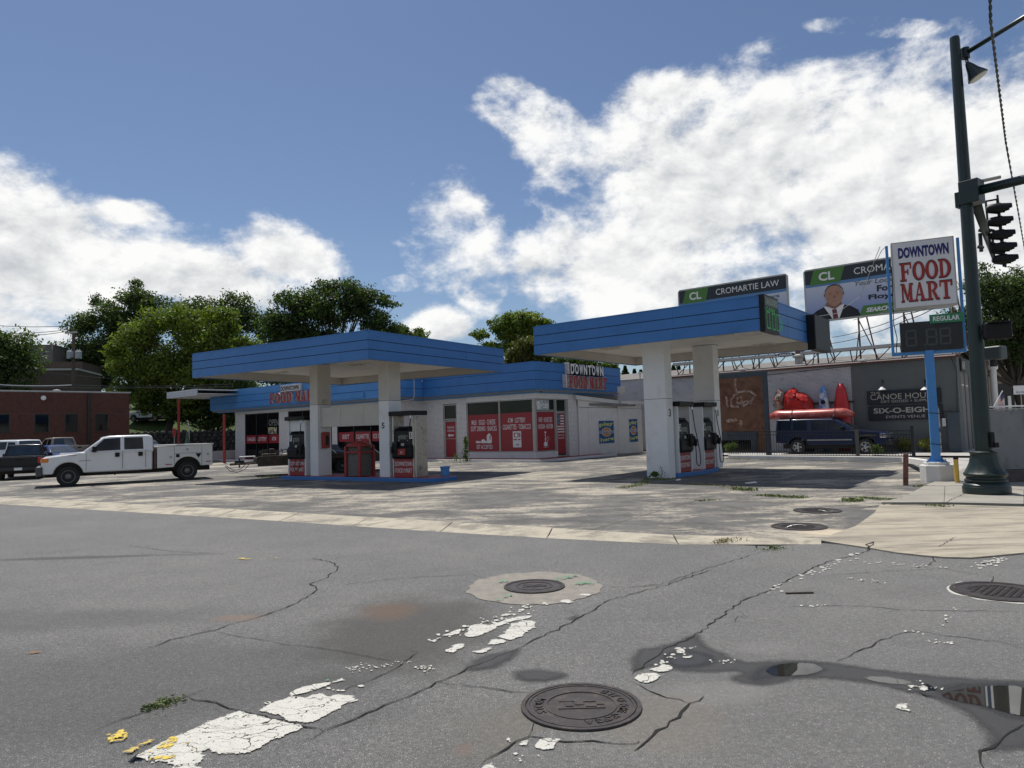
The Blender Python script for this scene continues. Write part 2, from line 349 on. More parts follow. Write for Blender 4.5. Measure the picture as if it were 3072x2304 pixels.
# ------------------------------------------------------------------ ground
def gnodes(name):
    m = bpy.data.materials.new(name); m.use_nodes = True; n, l = m.node_tree.nodes, m.node_tree.links
    g = n.new('ShaderNodeNewGeometry')
    def noise(sc, det=6, ro=.6, scale=None, dist=0, rot=0):
        t = n.new('ShaderNodeTexNoise'); t.inputs['Scale'].default_value = sc; t.inputs['Detail'].default_value = det; t.inputs['Roughness'].default_value = ro; t.inputs['Distortion'].default_value = dist
        if scale:
            mp = n.new('ShaderNodeMapping'); mp.inputs['Scale'].default_value = scale; mp.inputs['Rotation'].default_value = (0, 0, rot); l.new(g.outputs['Position'], mp.inputs[0]); l.new(mp.outputs[0], t.inputs['Vector'])
        else: l.new(g.outputs['Position'], t.inputs['Vector'])
        return t.outputs['Fac']
    def ss(v, a, b, lo=0, hi=1):
        r = n.new('ShaderNodeMapRange'); r.interpolation_type = 'SMOOTHSTEP'; l.new(v, r.inputs[0])
        for i, q in enumerate((a, b, lo, hi)): r.inputs[i+1].default_value = q
        return r.outputs[0]
    def mix(f, a, b, bt='MIX'):
        x = n.new('ShaderNodeMix'); x.data_type = 'RGBA'; x.blend_type = bt
        if isinstance(f, (int, float)): x.inputs['Factor'].default_value = f
        else: l.new(f, x.inputs['Factor'])
        for k, v in (('A', a), ('B', b)):
            if isinstance(v, tuple): x.inputs[k].default_value = (*v, 1)
            else: l.new(v, x.inputs[k])
        return x.outputs['Result']
    def ma(op, a, b):
        x = n.new('ShaderNodeMath'); x.operation = op
        for i, v in enumerate((a, b)):
            if isinstance(v, (int, float)): x.inputs[i].default_value = v
            else: l.new(v, x.inputs[i])
        return x.outputs[0]
    def spot(x, y, rx, ry, wob=.25, ns=1.6):
        # a stain: 1 at its middle, 0 outside
        mp = n.new('ShaderNodeMapping'); mp.vector_type = 'TEXTURE'; mp.inputs['Location'].default_value = (x, y, 0); mp.inputs['Scale'].default_value = (rx, ry, 1000)
        l.new(g.outputs['Position'], mp.inputs[0]); v = n.new('ShaderNodeVectorMath'); v.operation = 'LENGTH'; l.new(mp.outputs[0], v.inputs[0])
        return ss(ma('ADD', v.outputs['Value'], ma('MULTIPLY', ma('SUBTRACT', noise(ns, 5), .5), wob*4)), 1.15, .45)
    return m, n, l, g, noise, ss, mix, ma, spot
def asphalt(name, base, light, stones=.5, stains=()):
    m, n, l, g, noise, ss, mix, ma, spot = gnodes(name)
    c = mix(ss(noise(.35, 5), .35, .65), base, light)
    c = mix(ss(noise(1.7, 7, .7), .42, .72, 0, .35), c, tuple(k*.6 for k in base))
    c = mix(ss(noise(6, 6, .7), .5, .8, 0, .3), c, (.17, .165, .155))
    v = n.new('ShaderNodeTexVoronoi'); v.inputs['Scale'].default_value = 68; l.new(g.outputs['Position'], v.inputs['Vector'])
    hv = n.new('ShaderNodeSeparateColor'); l.new(v.outputs['Color'], hv.inputs[0])
    dots = ma('MULTIPLY', ss(v.outputs['Distance'], .42, .18), ss(hv.outputs[0], .45, .8, 0, stones))
    c = mix(dots, c, (.62, .60, .55)); c = mix(ss(noise(26, 6, .8), .40, .62, 0, .55), c, tuple(k*.45 for k in base))
    gr = noise(210, 3, .7); c = mix(ss(gr, .44, .56, 0, .9), c, tuple(k*.20 for k in base))
    for (x, y, rx, ry, col, am) in stains: c = mix(ma('MULTIPLY', spot(x, y, rx, ry), am), c, col)
    b = n['Principled BSDF']; l.new(c, b.inputs['Base Color']); b.inputs['Roughness'].default_value = .82; b.inputs['Specular IOR Level'].default_value = .35
    bp = n.new('ShaderNodeBump'); bp.inputs['Distance'].default_value = .006; l.new(ma('ADD', gr, ma('MULTIPLY', ss(v.outputs['Distance'], .5, .1), .5)), bp.inputs['Height']); l.new(bp.outputs[0], b.inputs['Normal'])
    return m
def Z1(a, b, z=0.0): return G(a/1.9427, 1450+b/1.9427, z)             # detail of the near road, left
def Z2(a, b, z=0.0): return G(900+a/1.9427, 1450+b/1.9427, z)         # middle
def Z3(a, b, z=0.0): return G(1900+a/1.8353, 1400+b/1.8353, z)        # right
def st(p, rx, ry, col, am): return (p.x, p.y, rx, ry, col, am)
stains = [st(Z2(600, 850), .95, 1.5, (.055, .052, .046), .7), st(Z2(515, 740), .36, .4, (.14, .09, .06), .55), st(Z1(600, 1180), 2.4, 1.3, (.05, .05, .05), .4),
          st(Z1(480, 430), 1.9, .16, (.05, .05, .055), .7), st(Z1(1380, 780), .3, .14, (.26, .16, .10), .45), st(Z2(960, 1540), .06, .1, (.24, .12, .09), .35),
          st(Z2(1560, 1430), 1.0, .6, (.15, .135, .11), .5), st(Z1(100, 800), 3, .5, (.06, .06, .06), .4)]
M_road = asphalt('road_asphalt', (.225, .223, .22), (.285, .28, .27), .9, stains)
M_road2 = asphalt('patched_asphalt', (.235, .233, .228), (.295, .29, .28), .85, [st(Z3(720, 990), .3, .2, (.30, .29, .28), .15), st(Z3(480, 1240), .4, .25, (.26, .25, .24), .3), st(Z3(150, 1400), .5, .5, (.19, .165, .13), .35)])
def forecourt_mat():
    m, n, l, g, noise, ss, mix, ma, spot = gnodes('worn_forecourt')
    conc = mix(ss(noise(.9, 6), .35, .7), (.47, .42, .335), (.35, .32, .27))
    conc = mix(ss(noise(7, 5, .7), .45, .75, 0, .5), conc, (.24, .22, .19))
    seal = mix(ss(noise(1.2, 6, .7), .35, .7), (.088, .086, .084), (.155, .149, .139))
    a = noise(.30, 8, .62, (1, 1, 1), .6); b2 = noise(1.0, 9, .74, (.75, 1.9, 1), .5, .42); b3 = noise(1.0, 8, .72, (.45, 1.3, 1), .3, .05); c3 = noise(9, 6, .75)
    k = ma('ADD', ma('ADD', ma('MULTIPLY', a, 1.0), ma('MULTIPLY', b2, .85)), ma('ADD', ma('MULTIPLY', b3, .5), ma('MULTIPLY', c3, .42)))
    f = ma('MULTIPLY', ss(k, 1.34, 1.55), .92)
    c = mix(f, seal, conc)
    c = mix(ss(noise(40, 5, .7), .4, .7, 0, .35), c, (.10, .095, .085))
    for s in (st(G(2500, 1600), .6, .5, (.6, .5, .36), .6),): c = mix(ma('MULTIPLY', spot(*s[:4]), s[5]), c, s[4])
    br = n.new('ShaderNodeTexBrick'); br.offset = 0; br.inputs['Scale'].default_value = 1; br.inputs['Brick Width'].default_value = 4.6; br.inputs['Row Height'].default_value = 4.2; br.inputs['Mortar Size'].default_value = .016; br.inputs['Mortar Smooth'].default_value = .1
    mp = n.new('ShaderNodeMapping'); mp.inputs['Rotation'].default_value = (0, 0, .60); mp.inputs['Location'].default_value = (1.2, .9, 0); l.new(g.outputs['Position'], mp.inputs[0])
    vm = n.new('ShaderNodeVectorMath'); vm.operation = 'ADD'; l.new(mp.outputs[0], vm.inputs[0])
    tn = n.new('ShaderNodeTexNoise'); tn.inputs['Scale'].default_value = 2.5; l.new(g.outputs['Position'], tn.inputs['Vector'])
    sc = n.new('ShaderNodeVectorMath'); sc.operation = 'SCALE'; sc.inputs['Scale'].default_value = .06; l.new(tn.outputs['Color'], sc.inputs[0]); l.new(sc.outputs[0], vm.inputs[1]); l.new(vm.outputs[0], br.inputs['Vector'])
    c = mix(ma('MULTIPLY', br.outputs['Fac'], .7), c, (.035, .035, .025))
    b = n['Principled BSDF']; l.new(c, b.inputs['Base Color']); b.inputs['Roughness'].default_value = .85; b.inputs['Specular IOR Level'].default_value = .3
    bp = n.new('ShaderNodeBump'); bp.inputs['Distance'].default_value = .006; l.new(noise(90, 4), bp.inputs['Height']); l.new(bp.outputs[0], b.inputs['Normal'])
    return m
M_fore = forecourt_mat()
def plainground(name, a, b_, c_, s1=1.0, fine=60, bump=.006, streak=None):
    m, n, l, g, noise, ss, mix, ma, spot = gnodes(name)
    c = mix(ss(noise(s1, 7, .7), .38, .66), a, b_)
    if streak: c = mix(ss(noise(1.0, 8, .74, streak, .4, -.05), .46, .62, 0, .85), c, c_)
    c = mix(ss(noise(fine, 5, .75), .48, .75, 0, .7), c, c_)
    b = n['Principled BSDF']; l.new(c, b.inputs['Base Color']); b.inputs['Roughness'].default_value = .9; b.inputs['Specular IOR Level'].default_value = .25
    bp = n.new('ShaderNodeBump'); bp.inputs['Distance'].default_value = bump; l.new(noise(fine*1.3, 4), bp.inputs['Height']); l.new(bp.outputs[0], b.inputs['Normal'])
    return m
M_gutter = plainground('gutter_concrete', (.46, .415, .33), (.36, .325, .265), (.20, .185, .155), .9, 60, streak=(1.2, 1.2, 1))
M_apron = plainground('apron_concrete', (.42, .375, .295), (.33, .295, .235), (.20, .18, .15), .7, 60, streak=(.35, 2.6, 1))
M_walk = plainground('sidewalk_concrete', (.33, .31, .27), (.26, .245, .215), (.17, .16, .14), .8, 60)
M_gravel = plainground('gravel', (.50, .48, .45), (.38, .365, .34), (.13, .125, .12), 1.2, 28, .03)
M_lot = plainground('parking_asphalt', (.17, .165, .16), (.12, .118, .115), (.07, .07, .07), .6, 60)
M_earth = plainground('grass_ground', (.05, .075, .02), (.07, .09, .03), (.03, .045, .012), .4, 5, .05)

def sheet(name, pts, z, m, kind='structure', parent=None):
    me = bpy.data.meshes.new(name); me.from_pydata([(p[0], p[1], z) for p in pts], [], [tuple(range(len(pts)))])
    if me.polygons[0].normal.z < 0: me.flip_normals()
    me.materials.append(m); o = bpy.data.objects.new(name, me); C.objects.link(o)
    if kind: o['kind'] = kind
    if parent is not None: adopt(o, parent)
    return o
sheet('ground', [(-2500, -2500), (2500, -2500), (2500, 2500), (-2500, 2500)], -.10, M_earth)
KD = Vector((-.862, .507, 0)).normalized()                    # along the kerb, to the left
K = [G(0, 1512), G(800, 1560), G(1500, 1607), G(2300, 1645), G(2466, 1632)]
I = [G(0, 1494), G(800, 1537), G(1500, 1580), G(2200, 1622), G(2466, 1622)]
KL = K[0] + KD*75; IL = I[0] + KD*75
road = sheet('road', [(-120, -60), (120, -60), (120, 9), tuple(G(3072, 1668).xy + Vector((3, .3)))] + [tuple(G(a, b).xy) for a, b in ((3072, 1655), (2900, 1664), (2606, 1640), (2466, 1628), (2300, 1638), (1500, 1600), (800, 1553), (0, 1505))] + [tuple(KL.xy + Vector((0, .3)))], -.006, M_road)
patch = [Z3(a, b) for a, b in ((-60, 1200), (0, 1140), (150, 1020), (370, 910), (500, 810), (600, 740), (720, 690), (900, 600), (1050, 530), (1270, 470), (1450, 488), (1560, 500), (1750, 512), (1950, 500), (2151, 482))]
patch = [tuple(p.xy) for p in patch] + [(9, 9.3), (40, 8), (40, -3), (-.55, -3), (-.5, 3.2), tuple(Z2(1040, 1650).xy), tuple(Z2(1330, 1480).xy), tuple(Z2(1800, 1200).xy)]
sheet('road_patch', patch, -.0045, M_road2)
# rolled gutter between street and forecourt, cast in sections
gm = MB(); steps = 46
gl = thing('gutter', 'pale concrete gutter', 'gutter', (0, 0, 0)); del gl['label']; del gl['category']; gl['kind'] = 'structure'
def lerp_pl(pl, t):
    d = [0]
    for a, b in zip(pl, pl[1:]): d.append(d[-1]+(b-a).length)
    s = t*d[-1]
    for i in range(len(pl)-1):
        if s <= d[i+1]+1e-6: return pl[i].lerp(pl[i+1], (s-d[i])/(d[i+1]-d[i]))
    return pl[-1]
kk = [KL]+K; ii = [IL]+I
for i in range(steps):
    a0, a1 = i/steps+.00012, (i+1)/steps-.00012
    p0, p1, q0, q1 = lerp_pl(kk, a0), lerp_pl(kk, a1), lerp_pl(ii, a0), lerp_pl(ii, a1)
    m0, m1 = p0.lerp(q0, .35), p1.lerp(q1, .35); b = MB(); j = random.uniform(-.004, .004)
    vs = [(p.x, p.y, z) for p, z in ((p0, -.004), (p1, -.004), (m0, .004+j), (m1, .004+j), (q0, .035+j), (q1, .035+j))]
    b.add(vs + [(v[0], v[1], -.09) for v in vs], [(0, 1, 3, 2), (2, 3, 5, 4), (0, 6, 7, 1), (4, 5, 11, 10), (0, 2, 8, 6), (2, 4, 10, 8), (1, 7, 9, 3), (3, 9, 11, 5)])
    b.build('gutter_section', M_gutter, gl)
# forecourt, apron, sidewalk, gravel, lots
fb = [G(a, b) for a, b in ((2500, 1604), (2566, 1581), (2623, 1541), (2659, 1521), (2712, 1495), (2772, 1463))]
fore = [IL] + I[:4] + [G(2466, 1622)] + fb + [G(2830, 1440), Vector((18, 31, 0)), Vector((14, 45, 0)), Vector((8, 70, 0)), Vector((-80, 110, 0))]
sheet('forecourt', [(p.x, p.y) for p in fore], .008, M_fore)
ap = [G(a, b) for a, b in ((2462, 1624), (2606, 1646), (2689, 1660), (2760, 1668), (2830, 1674), (2914, 1676), (3000, 1668), (3072, 1661))]
apron = ap + [Vector((14, 8.9, 0)), Vector((14, 12.6, 0)), G(3072, 1522), G(2860, 1516), G(2640, 1516)] + [G(a, b) for a, b in ((2623, 1541), (2566, 1581), (2500, 1604))]
b = MB(); n_ = len(apron); b.plan([(p.x, p.y) for p in apron], -.09, .014); b.build('driveway_apron', M_apron, kind='structure')
walk = [G(2644, 1513), G(2860, 1513), G(3072, 1519), Vector((16, 12.5, 0)), Vector((34, 24, 0)), Vector((30, 34, 0)), G(2900, 1405), G(2830, 1440), G(2772, 1463), G(2712, 1495)]
sw = thing('sidewalk', 'x', 'x', (0, 0, 0)); del sw['label']; del sw['category']; sw['kind'] = 'structure'
def clipslab(poly_, a, b_, z0, z1, name, m, par):
    MB().plan(poly_, z0, z1).build(name, m, par, bev=.006)
s1 = [G(2644, 1513), G(2712, 1495), G(2772, 1463), G(2835, 1464), G(2832, 1513)]
s2 = [G(2833, 1513), G(2836, 1464), G(2905, 1462), G(3072, 1476), G(3072, 1518)]
for s_ in (s1, s2): MB().plan([(p.x, p.y) for p in s_], -.09, .045).build('paving_slab', M_walk, sw, bev=.006)
s3 = [G(2772, 1462), G(2830, 1440), G(2900, 1405), Vector((30, 34, 0)), Vector((34, 24, 0)), Vector((16.5, 14.6, 0)), G(3072, 1475), G(2905, 1461), G(2839, 1463)]
MB().plan([(p.x, p.y) for p in s3], -.09, .043).build('paving_slab', M_walk, sw)
s4 = [G(3074, 1519), G(3074, 1477), Vector((16.4, 14.5, 0)), Vector((34, 23.8, 0)), Vector((34, 12, 0))]
MB().plan([(p.x, p.y) for p in s4], -.09, .042).build('paving_slab', M_walk, sw)
sheet('gravel_yard', [(8.5, 41), (19.5, 30.5), (26, 26.5), (60, 40), (60, 75), (20, 60)], .06, M_gravel)
sheet('side_ground', [(11.5, 20), (20, 14), (70, 20), (70, 85), (8, 85)], -.03, M_gravel)
# rising car park to the left of the store
def grid(name, x0, x1, y0, y1, nx, ny, zf, m, kind='structure'):
    vs = []; fs = []
    for j in range(ny+1):
        for i in range(nx+1):
            x = x0+(x1-x0)*i/nx; y = y0+(y1-y0)*j/ny; vs.append((x, y, zf(x, y)))
    for j in range(ny):
        for i in range(nx): k = j*(nx+1)+i; fs.append((k, k+1, k+nx+2, k+nx+1))
    me = bpy.data.meshes.new(name); me.from_pydata(vs, [], fs); me.shade_smooth(); me.materials.append(m)
    o = bpy.data.objects.new(name, me); C.objects.link(o); o['kind'] = kind; return o
def sm(v, a, b): t = min(1, max(0, (v-a)/(b-a))); return t*t*(3-2*t)
def zlot(x, y): return -.03 + .52*sm(-x, 20, 31)*sm(y, 36, 54)
grid('parking_lot', -110, -16, 33, 90, 60, 40, zlot, M_lot)
# grassy bank and hill behind
def zhill(x, y):
    t = (y - 68 + .25*x*.0)/1.0
    return -.6 + 4.6*sm(y+x*.12, 61, 74) + .07*max(0, y-74) + .5*math.sin(x*.09)*sm(y, 66, 90)
M_bank = plainground('bank_grass', (.055, .085, .018), (.035, .058, .014), (.03, .05, .012), .5, 9, .05)
grid('hill', -140, 60, 62, 260, 80, 70, zhill, M_bank)

# ---- marks on the street
def ribbon(pts, w0, z, jit=.35, sub=5):
    q = []
    for a, b_ in zip(pts, pts[1:]):
        L_ = (b_-a).length; n_ = max(2, int(L_/.07))
        for i in range(n_): q.append(a.lerp(b_, i/n_))
    q.append(pts[-1]); nn = len(q); vs = []; fs = []
    for i, p in enumerate(q):
        t = (q[min(i+1, nn-1)]-q[max(i-1, 0)]).normalized(); s = Vector((-t.y, t.x, 0)); j = s*random.uniform(-.02, .02)
        w = w0*.42*(.4+1.1*random.random())*min(1, .25+min(i, nn-1-i)*.3)
        a = p+j+s*w/2; b_ = p+j-s*w/2; vs += [(a.x, a.y, z), (b_.x, b_.y, z)]
    for i in range(nn-1): fs.append((2*i, 2*i+1, 2*i+3, 2*i+2))
    return vs, fs
M_crack = mat('crack_shadow', (.014, .013, .012), rough=1.0, var=.3, vs=20)
cr = MB()
def crack(f, pts, w=.02, z=.0005): cr.add(*ribbon([f(a, b) for a, b in pts], w, z))
crack(Z1, [(560, 1435), (750, 1360), (900, 1305), (1080, 1245), (1220, 1190)], .022)
crack(Z1, [(1100, 1245), (1250, 1280), (1500, 1340), (1740, 1405), (1900, 1445)], .03)
crack(Z1, [(830, 970), (1000, 910), (1250, 855), (1330, 820), (1440, 795), (1600, 745), (1690, 715), (1840, 630), (1840, 600), (1810, 585), (1900, 550), (1975, 495), (1940, 460), (1850, 440), (1780, 435)], .03)
crack(Z1, [(1200, 850), (1400, 890), (1700, 940), (1900, 960), (2137, 1010)], .012)
crack(Z1, [(0, 345), (90, 335), (300, 315)], .03)
crack(Z1, [(740, 360), (1000, 395), (1280, 410), (1320, 425)], .02)
crack(Z2, [(0, 1510), (150, 1445), (500, 1290), (800, 1160), (950, 1090), (1250, 965), (1500, 850), (1640, 775), (1800, 680), (2137, 590), (2400, 500)], .026)
crack(Z2, [(800, 1160), (1000, 1175), (1180, 1200), (1360, 1225)], .02)
crack(Z2, [(200, 1230), (550, 1080), (700, 980), (640, 970)], .016)
crack(Z2, [(1040, 1650), (1200, 1540), (1340, 1475), (1550, 1500), (1940, 1515), (1980, 1500)], .03)
crack(Z2, [(1340, 1475), (1355, 1400), (1375, 1330)], .015)
crack(Z2, [(180, 600), (500, 560), (700, 545), (1000, 530), (1100, 560)], .02)
crack(Z2, [(1760, 600), (1900, 605), (2137, 590)], .022)
crack(Z2, [(1460, 730), (1560, 745), (1640, 775)], .014)
crack(Z2, [(300, 990), (480, 1020), (640, 1040)], .012)
crack(Z3, [(0, 1140), (150, 1020), (370, 910), (500, 810), (600, 740), (720, 690), (900, 600), (1050, 530), (1270, 470), (1300, 450)], .032)
crack(Z3, [(0, 1565), (100, 1480), (180, 1430), (310, 1300), (390, 1265)], .034)
crack(Z3, [(0, 1180), (130, 1250), (310, 1300)], .024)
crack(Z3, [(820, 770), (1100, 765), (1270, 765), (1500, 790), (2151, 795)], .02)
crack(Z3, [(1120, 1075), (1250, 1015), (1400, 940), (1560, 900), (1700, 925), (2000, 960), (2151, 1000)], .018)
crack(Z3, [(1910, 1659), (1930, 1570), (2050, 1490), (2151, 1420)], .04)
crack(Z3, [(0, 660), (150, 645), (400, 560), (700, 470)], .02)
crack(Z3, [(1605, 555), (1660, 520), (1650, 490), (1700, 500)], .03)
crack(Z3, [(1980, 600), (1985, 640), (1960, 655)], .02)
crack(Z3, [(1070, 595), (1400, 575), (1700, 560), (2000, 610)], .014)
crack(Z3, [(545, 865), (570, 820), (630, 830), (570, 790)], .012)
cr.build('crack', M_crack, road, kind='stuff')
cf = MB()
cr = cf
crack(lambda a, b: G(a, b, .012), [(2712, 1495), (2644, 1515), (2590, 1523), (2540, 1520)], .05, .012)
crack(lambda a, b: G(a, b, .018), [(2640, 1514), (2750, 1515), (2830, 1512), (2860, 1517), (3072, 1524)], .045, .018)
crack(lambda a, b: G(a, b, .018), [(2606, 1646), (2600, 1632), (2622, 1625), (2604, 1649)], .05, .018)
crack(lambda a, b: G(a, b, .050), [(2828, 1512), (2850, 1500), (2890, 1482), (2905, 1472)], .03, .050)
crack(lambda a, b: G(a, b, .018), [(2815, 1640), (2850, 1620), (2870, 1610)], .02, .018)
crack(lambda a, b: G(a, b, .012), [(1900, 1500), (2100, 1512), (2300, 1530), (2500, 1520)], .03, .012)
crack(lambda a, b: G(a, b, .012), [(800, 1520), (1100, 1500), (1300, 1490)], .03, .012)
crack(lambda a, b: G(a, b, .012), [(2080, 1573), (2110, 1570), (2150, 1576)], .05, .012)
cf.build('crack', M_crack, bpy.data.objects['forecourt'], kind='stuff')

def softsheet(name, pts, z, m, step, margin, parent=None, kind=None):
    """flat sheet on a fine grid; every vertex stores its distance to the outline, so the material can fray the edge"""
    P_ = np.array([(p.x, p.y) for p in pts]); lo = P_.min(0)-margin; hi = P_.max(0)+margin; nx, ny = [int(v)+2 for v in (hi-lo)/step]
    X, Y = np.meshgrid(lo[0]+np.arange(nx)*step, lo[1]+np.arange(ny)*step); q = np.stack([X.ravel(), Y.ravel()], 1); dm = np.full(len(q), 1e9); ins = np.zeros(len(q), bool)
    for a, b_ in zip(P_, np.roll(P_, -1, 0)):
        e = b_-a; t = np.clip(((q-a)@e)/(e@e+1e-12), 0, 1); dm = np.minimum(dm, np.hypot(*(q-a-t[:, None]*e).T)); c = ((a[1] > q[:, 1]) != (b_[1] > q[:, 1])); xi = a[0]+(q[:, 1]-a[1])/(e[1] if abs(e[1]) > 1e-9 else 1e-9)*e[0]; ins ^= c & (q[:, 0] < xi)
    sd = np.where(ins, dm, -dm); k = np.arange(nx*ny).reshape(ny, nx); F_ = np.stack([k[:-1, :-1], k[:-1, 1:], k[1:, 1:], k[1:, :-1]], -1).reshape(-1, 4); F_ = F_[sd[F_].max(1) > -margin]
    u_, inv = np.unique(F_, return_inverse=True); F_ = inv.reshape(-1, 4); me = bpy.data.meshes.new(name); me.from_pydata([(x, y, z) for x, y in q[u_]], [], F_.tolist()); at = me.attributes.new('sd', 'FLOAT', 'POINT'); at.data.foreach_set('value', sd[u_].astype(np.float32)); me.materials.append(m)
    o = bpy.data.objects.new(name, me); C.objects.link(o)
    if parent is not None: adopt(o, parent)
    if kind: o['kind'] = kind
    return o
def fray(m, n, l, fac):
    t = n.new('ShaderNodeBsdfTransparent'); x = n.new('ShaderNodeMixShader'); l.new(fac, x.inputs[0]); l.new(t.outputs[0], x.inputs[1]); l.new(n['Principled BSDF'].outputs[0], x.inputs[2]); l.new(x.outputs[0], n['Material Output'].inputs[0])
def sdn(n):
    a = n.new('ShaderNodeAttribute'); a.attribute_name = 'sd'; return a.outputs['Fac']
def paint_mat(name, col, alt, thr, keep=0.0, crk=True):
    m, n, l, g, noise, ss, mix, ma, spot = gnodes(name)
    v = n.new('ShaderNodeTexVoronoi'); v.feature = 'DISTANCE_TO_EDGE'; v.inputs['Scale'].default_value = 4.6; v.inputs['Randomness'].default_value = 1
    mp = n.new('ShaderNodeMapping'); mp.inputs['Rotation'].default_value = (0, 0, -.65); mp.inputs['Scale'].default_value = (.55, 1.9, 1)
    vm = n.new('ShaderNodeVectorMath'); vm.operation = 'ADD'; tn = n.new('ShaderNodeTexNoise'); tn.inputs['Scale'].default_value = 5; tn.inputs['Detail'].default_value = 6; l.new(g.outputs['Position'], tn.inputs['Vector'])
    sc = n.new('ShaderNodeVectorMath'); sc.operation = 'SCALE'; sc.inputs['Scale'].default_value = .30; l.new(tn.outputs['Color'], sc.inputs[0]); l.new(g.outputs['Position'], vm.inputs[0]); l.new(sc.outputs[0], vm.inputs[1]); l.new(vm.outputs[0], mp.inputs[0]); l.new(mp.outputs[0], v.inputs['Vector'])
    c = mix(ss(noise(11, 6, .75), .42, .75, 0, .5), col, tuple(k*.66 for k in col)); c = mix(ss(noise(3.1, 9, .75), .60+thr, .63+thr), c, alt)
    c = mix(ss(noise(90, 4, .7), .52, .64, 0, .55), c, (.20, .195, .18))
    edge = ma('ADD', sdn(n), ma('ADD', ma('MULTIPLY', ma('SUBTRACT', noise(10, 6, .65), .5), .13), ma('MULTIPLY', ma('SUBTRACT', noise(60, 3, .6), .5), .015)))
    f = ss(edge, -.002, .006); f = ma('MULTIPLY', f, ss(noise(26, 7, .7), .37+keep, .40+keep))
    if crk: f = ma('MULTIPLY', f, ss(v.outputs['Distance'], .006, .020))
    fray(m, n, l, f)
    b = n['Principled BSDF']; l.new(c, b.inputs['Base Color']); b.inputs['Roughness'].default_value = .75
    return m
M_paint = paint_mat('worn_white_road_paint', (.52, .51, .46), (.36, .35, .31), .02)
M_flake = mat('white_paint_flake', (.46, .45, .41), rough=.8, var=.2, vs=20)
M_ypaint = paint_mat('yellow_spray_paint', (.62, .45, .05), (.38, .31, .12), -.08, .10, False)
M_gpaint = paint_mat('green_spray_paint', (.06, .26, .13), (.12, .20, .14), -.05, .14, False)
def rag(pts, z, amp=.022):
    out = []
    for a, b_ in zip(pts, pts[1:]+pts[:1]):
        n_ = max(1, int((b_-a).length/.055))
        for i in range(n_): p = a.lerp(b_, i/n_); out.append((p.x+random.uniform(-amp, amp), p.y+random.uniform(-amp, amp), z))
    return out
MK = [0]
def mark(f, pts, m=M_paint, z=.0, name='road_marking', amp=.018):
    q = [f(a, b) for a, b in pts]; dist = q[0].length
    MK[0] += 1
    return softsheet(name, q, z+.0012+.00012*MK[0], m, .03 if dist < 6 else .05, .10, road)
mark(Z1, [(790, 1590), (870, 1545), (1010, 1480), (1130, 1430), (1270, 1370), (1400, 1320), (1480, 1345), (1640, 1385), (1760, 1410), (1745, 1440), (1600, 1490), (1540, 1540), (1380, 1575), (1260, 1580), (1215, 1545), (1180, 1570), (1170, 1610), (1140, 1645), (1240, 1672), (1000, 1680), (990, 1640), (900, 1625)])
mark(Z1, [(1500, 1326), (1565, 1292), (1620, 1265), (1700, 1240), (1780, 1245), (1870, 1225), (1880, 1245), (1960, 1230), (2060, 1240), (2080, 1265), (2000, 1300), (1940, 1330), (1870, 1370), (1790, 1400), (1700, 1390), (1620, 1352), (1570, 1338)])
mark(Z1, [(1700, 1210), (1830, 1170), (1900, 1160), (1990, 1140), (2000, 1150), (1880, 1185), (1790, 1225), (1700, 1235)])
mark(Z2, [(960, 890), (985, 825), (1060, 820), (1130, 830), (1160, 810), (1240, 780), (1350, 770), (1340, 785), (1230, 805), (1130, 850), (1060, 885), (1000, 905)])
mark(Z2, [(1165, 895), (1215, 850), (1230, 820), (1300, 800), (1360, 800), (1365, 840), (1290, 890), (1230, 915), (1180, 905)])
mark(Z2, [(1095, 940), (1110, 910), (1170, 905), (1210, 920), (1150, 940)])
mark(Z2, [(835, 985), (900, 940), (955, 930), (945, 960), (890, 985)])
mark(Z2, [(1010, 980), (1050, 970), (1125, 950), (1120, 965), (1050, 990)])
mark(Z2, [(820, 890), (900, 860), (945, 848), (915, 885), (870, 890)])
mark(Z2, [(750, 925), (790, 908), (805, 912), (780, 930)])
mark(Z2, [(1130, 775), (1200, 762), (1250, 758), (1200, 775)])
mark(Z2, [(1360, 1540), (1390, 1490), (1515, 1495), (1490, 1530), (1430, 1560)])
mark(Z2, [(1370, 1590), (1420, 1556), (1400, 1595), (1378, 1610)])
mark(Z2, [(1265, 1520), (1310, 1500), (1335, 1495), (1325, 1530)])
mark(Z2, [(1060, 1645), (1110, 1615), (1145, 1640), (1130, 1675), (1060, 1672)])
mark(Z2, [(1505, 690), (1540, 675), (1600, 690), (1570, 700)]); mark(Z2, [(1620, 650), (1660, 640), (1695, 652), (1660, 658)])
mark(Z3, [(1510, 1235), (1525, 1205), (1555, 1210), (1550, 1235)]); mark(Z3, [(1565, 1225), (1600, 1210), (1625, 1230), (1590, 1243)])
mark(Z3, [(1450, 1330), (1455, 1308), (1510, 1308), (1505, 1330), (1555, 1350), (1500, 1350)])
mark(Z3, [(0, 1170), (40, 1140), (140, 1140), (150, 1160), (90, 1197), (50, 1190)]); mark(Z3, [(95, 1115), (160, 1095), (225, 1100), (210, 1125), (120, 1130)])
mark(Z3, [(265, 1050), (320, 1045), (310, 1057)]); mark(Z3, [(220, 1005), (250, 995), (290, 1020), (260, 1030)])
fl = MB()
def flakes(f, x0, y0, x1, y1, n_, sx, sy, spread):
    for i in range(n_):
        t = random.random(); cx = x0+(x1-x0)*t+random.gauss(0, spread); cy = y0+(y1-y0)*t+random.gauss(0, spread*.35)
        k = random.uniform(.3, 1); pts = []
        for j in range(7): w = j/7*6.283; pts.append(f(cx+sx*k*math.cos(w)*random.uniform(.6, 1.2), cy+sy*k*math.sin(w)*random.uniform(.6, 1.2)))
        fl.poly([(p.x, p.y, .002) for p in pts])
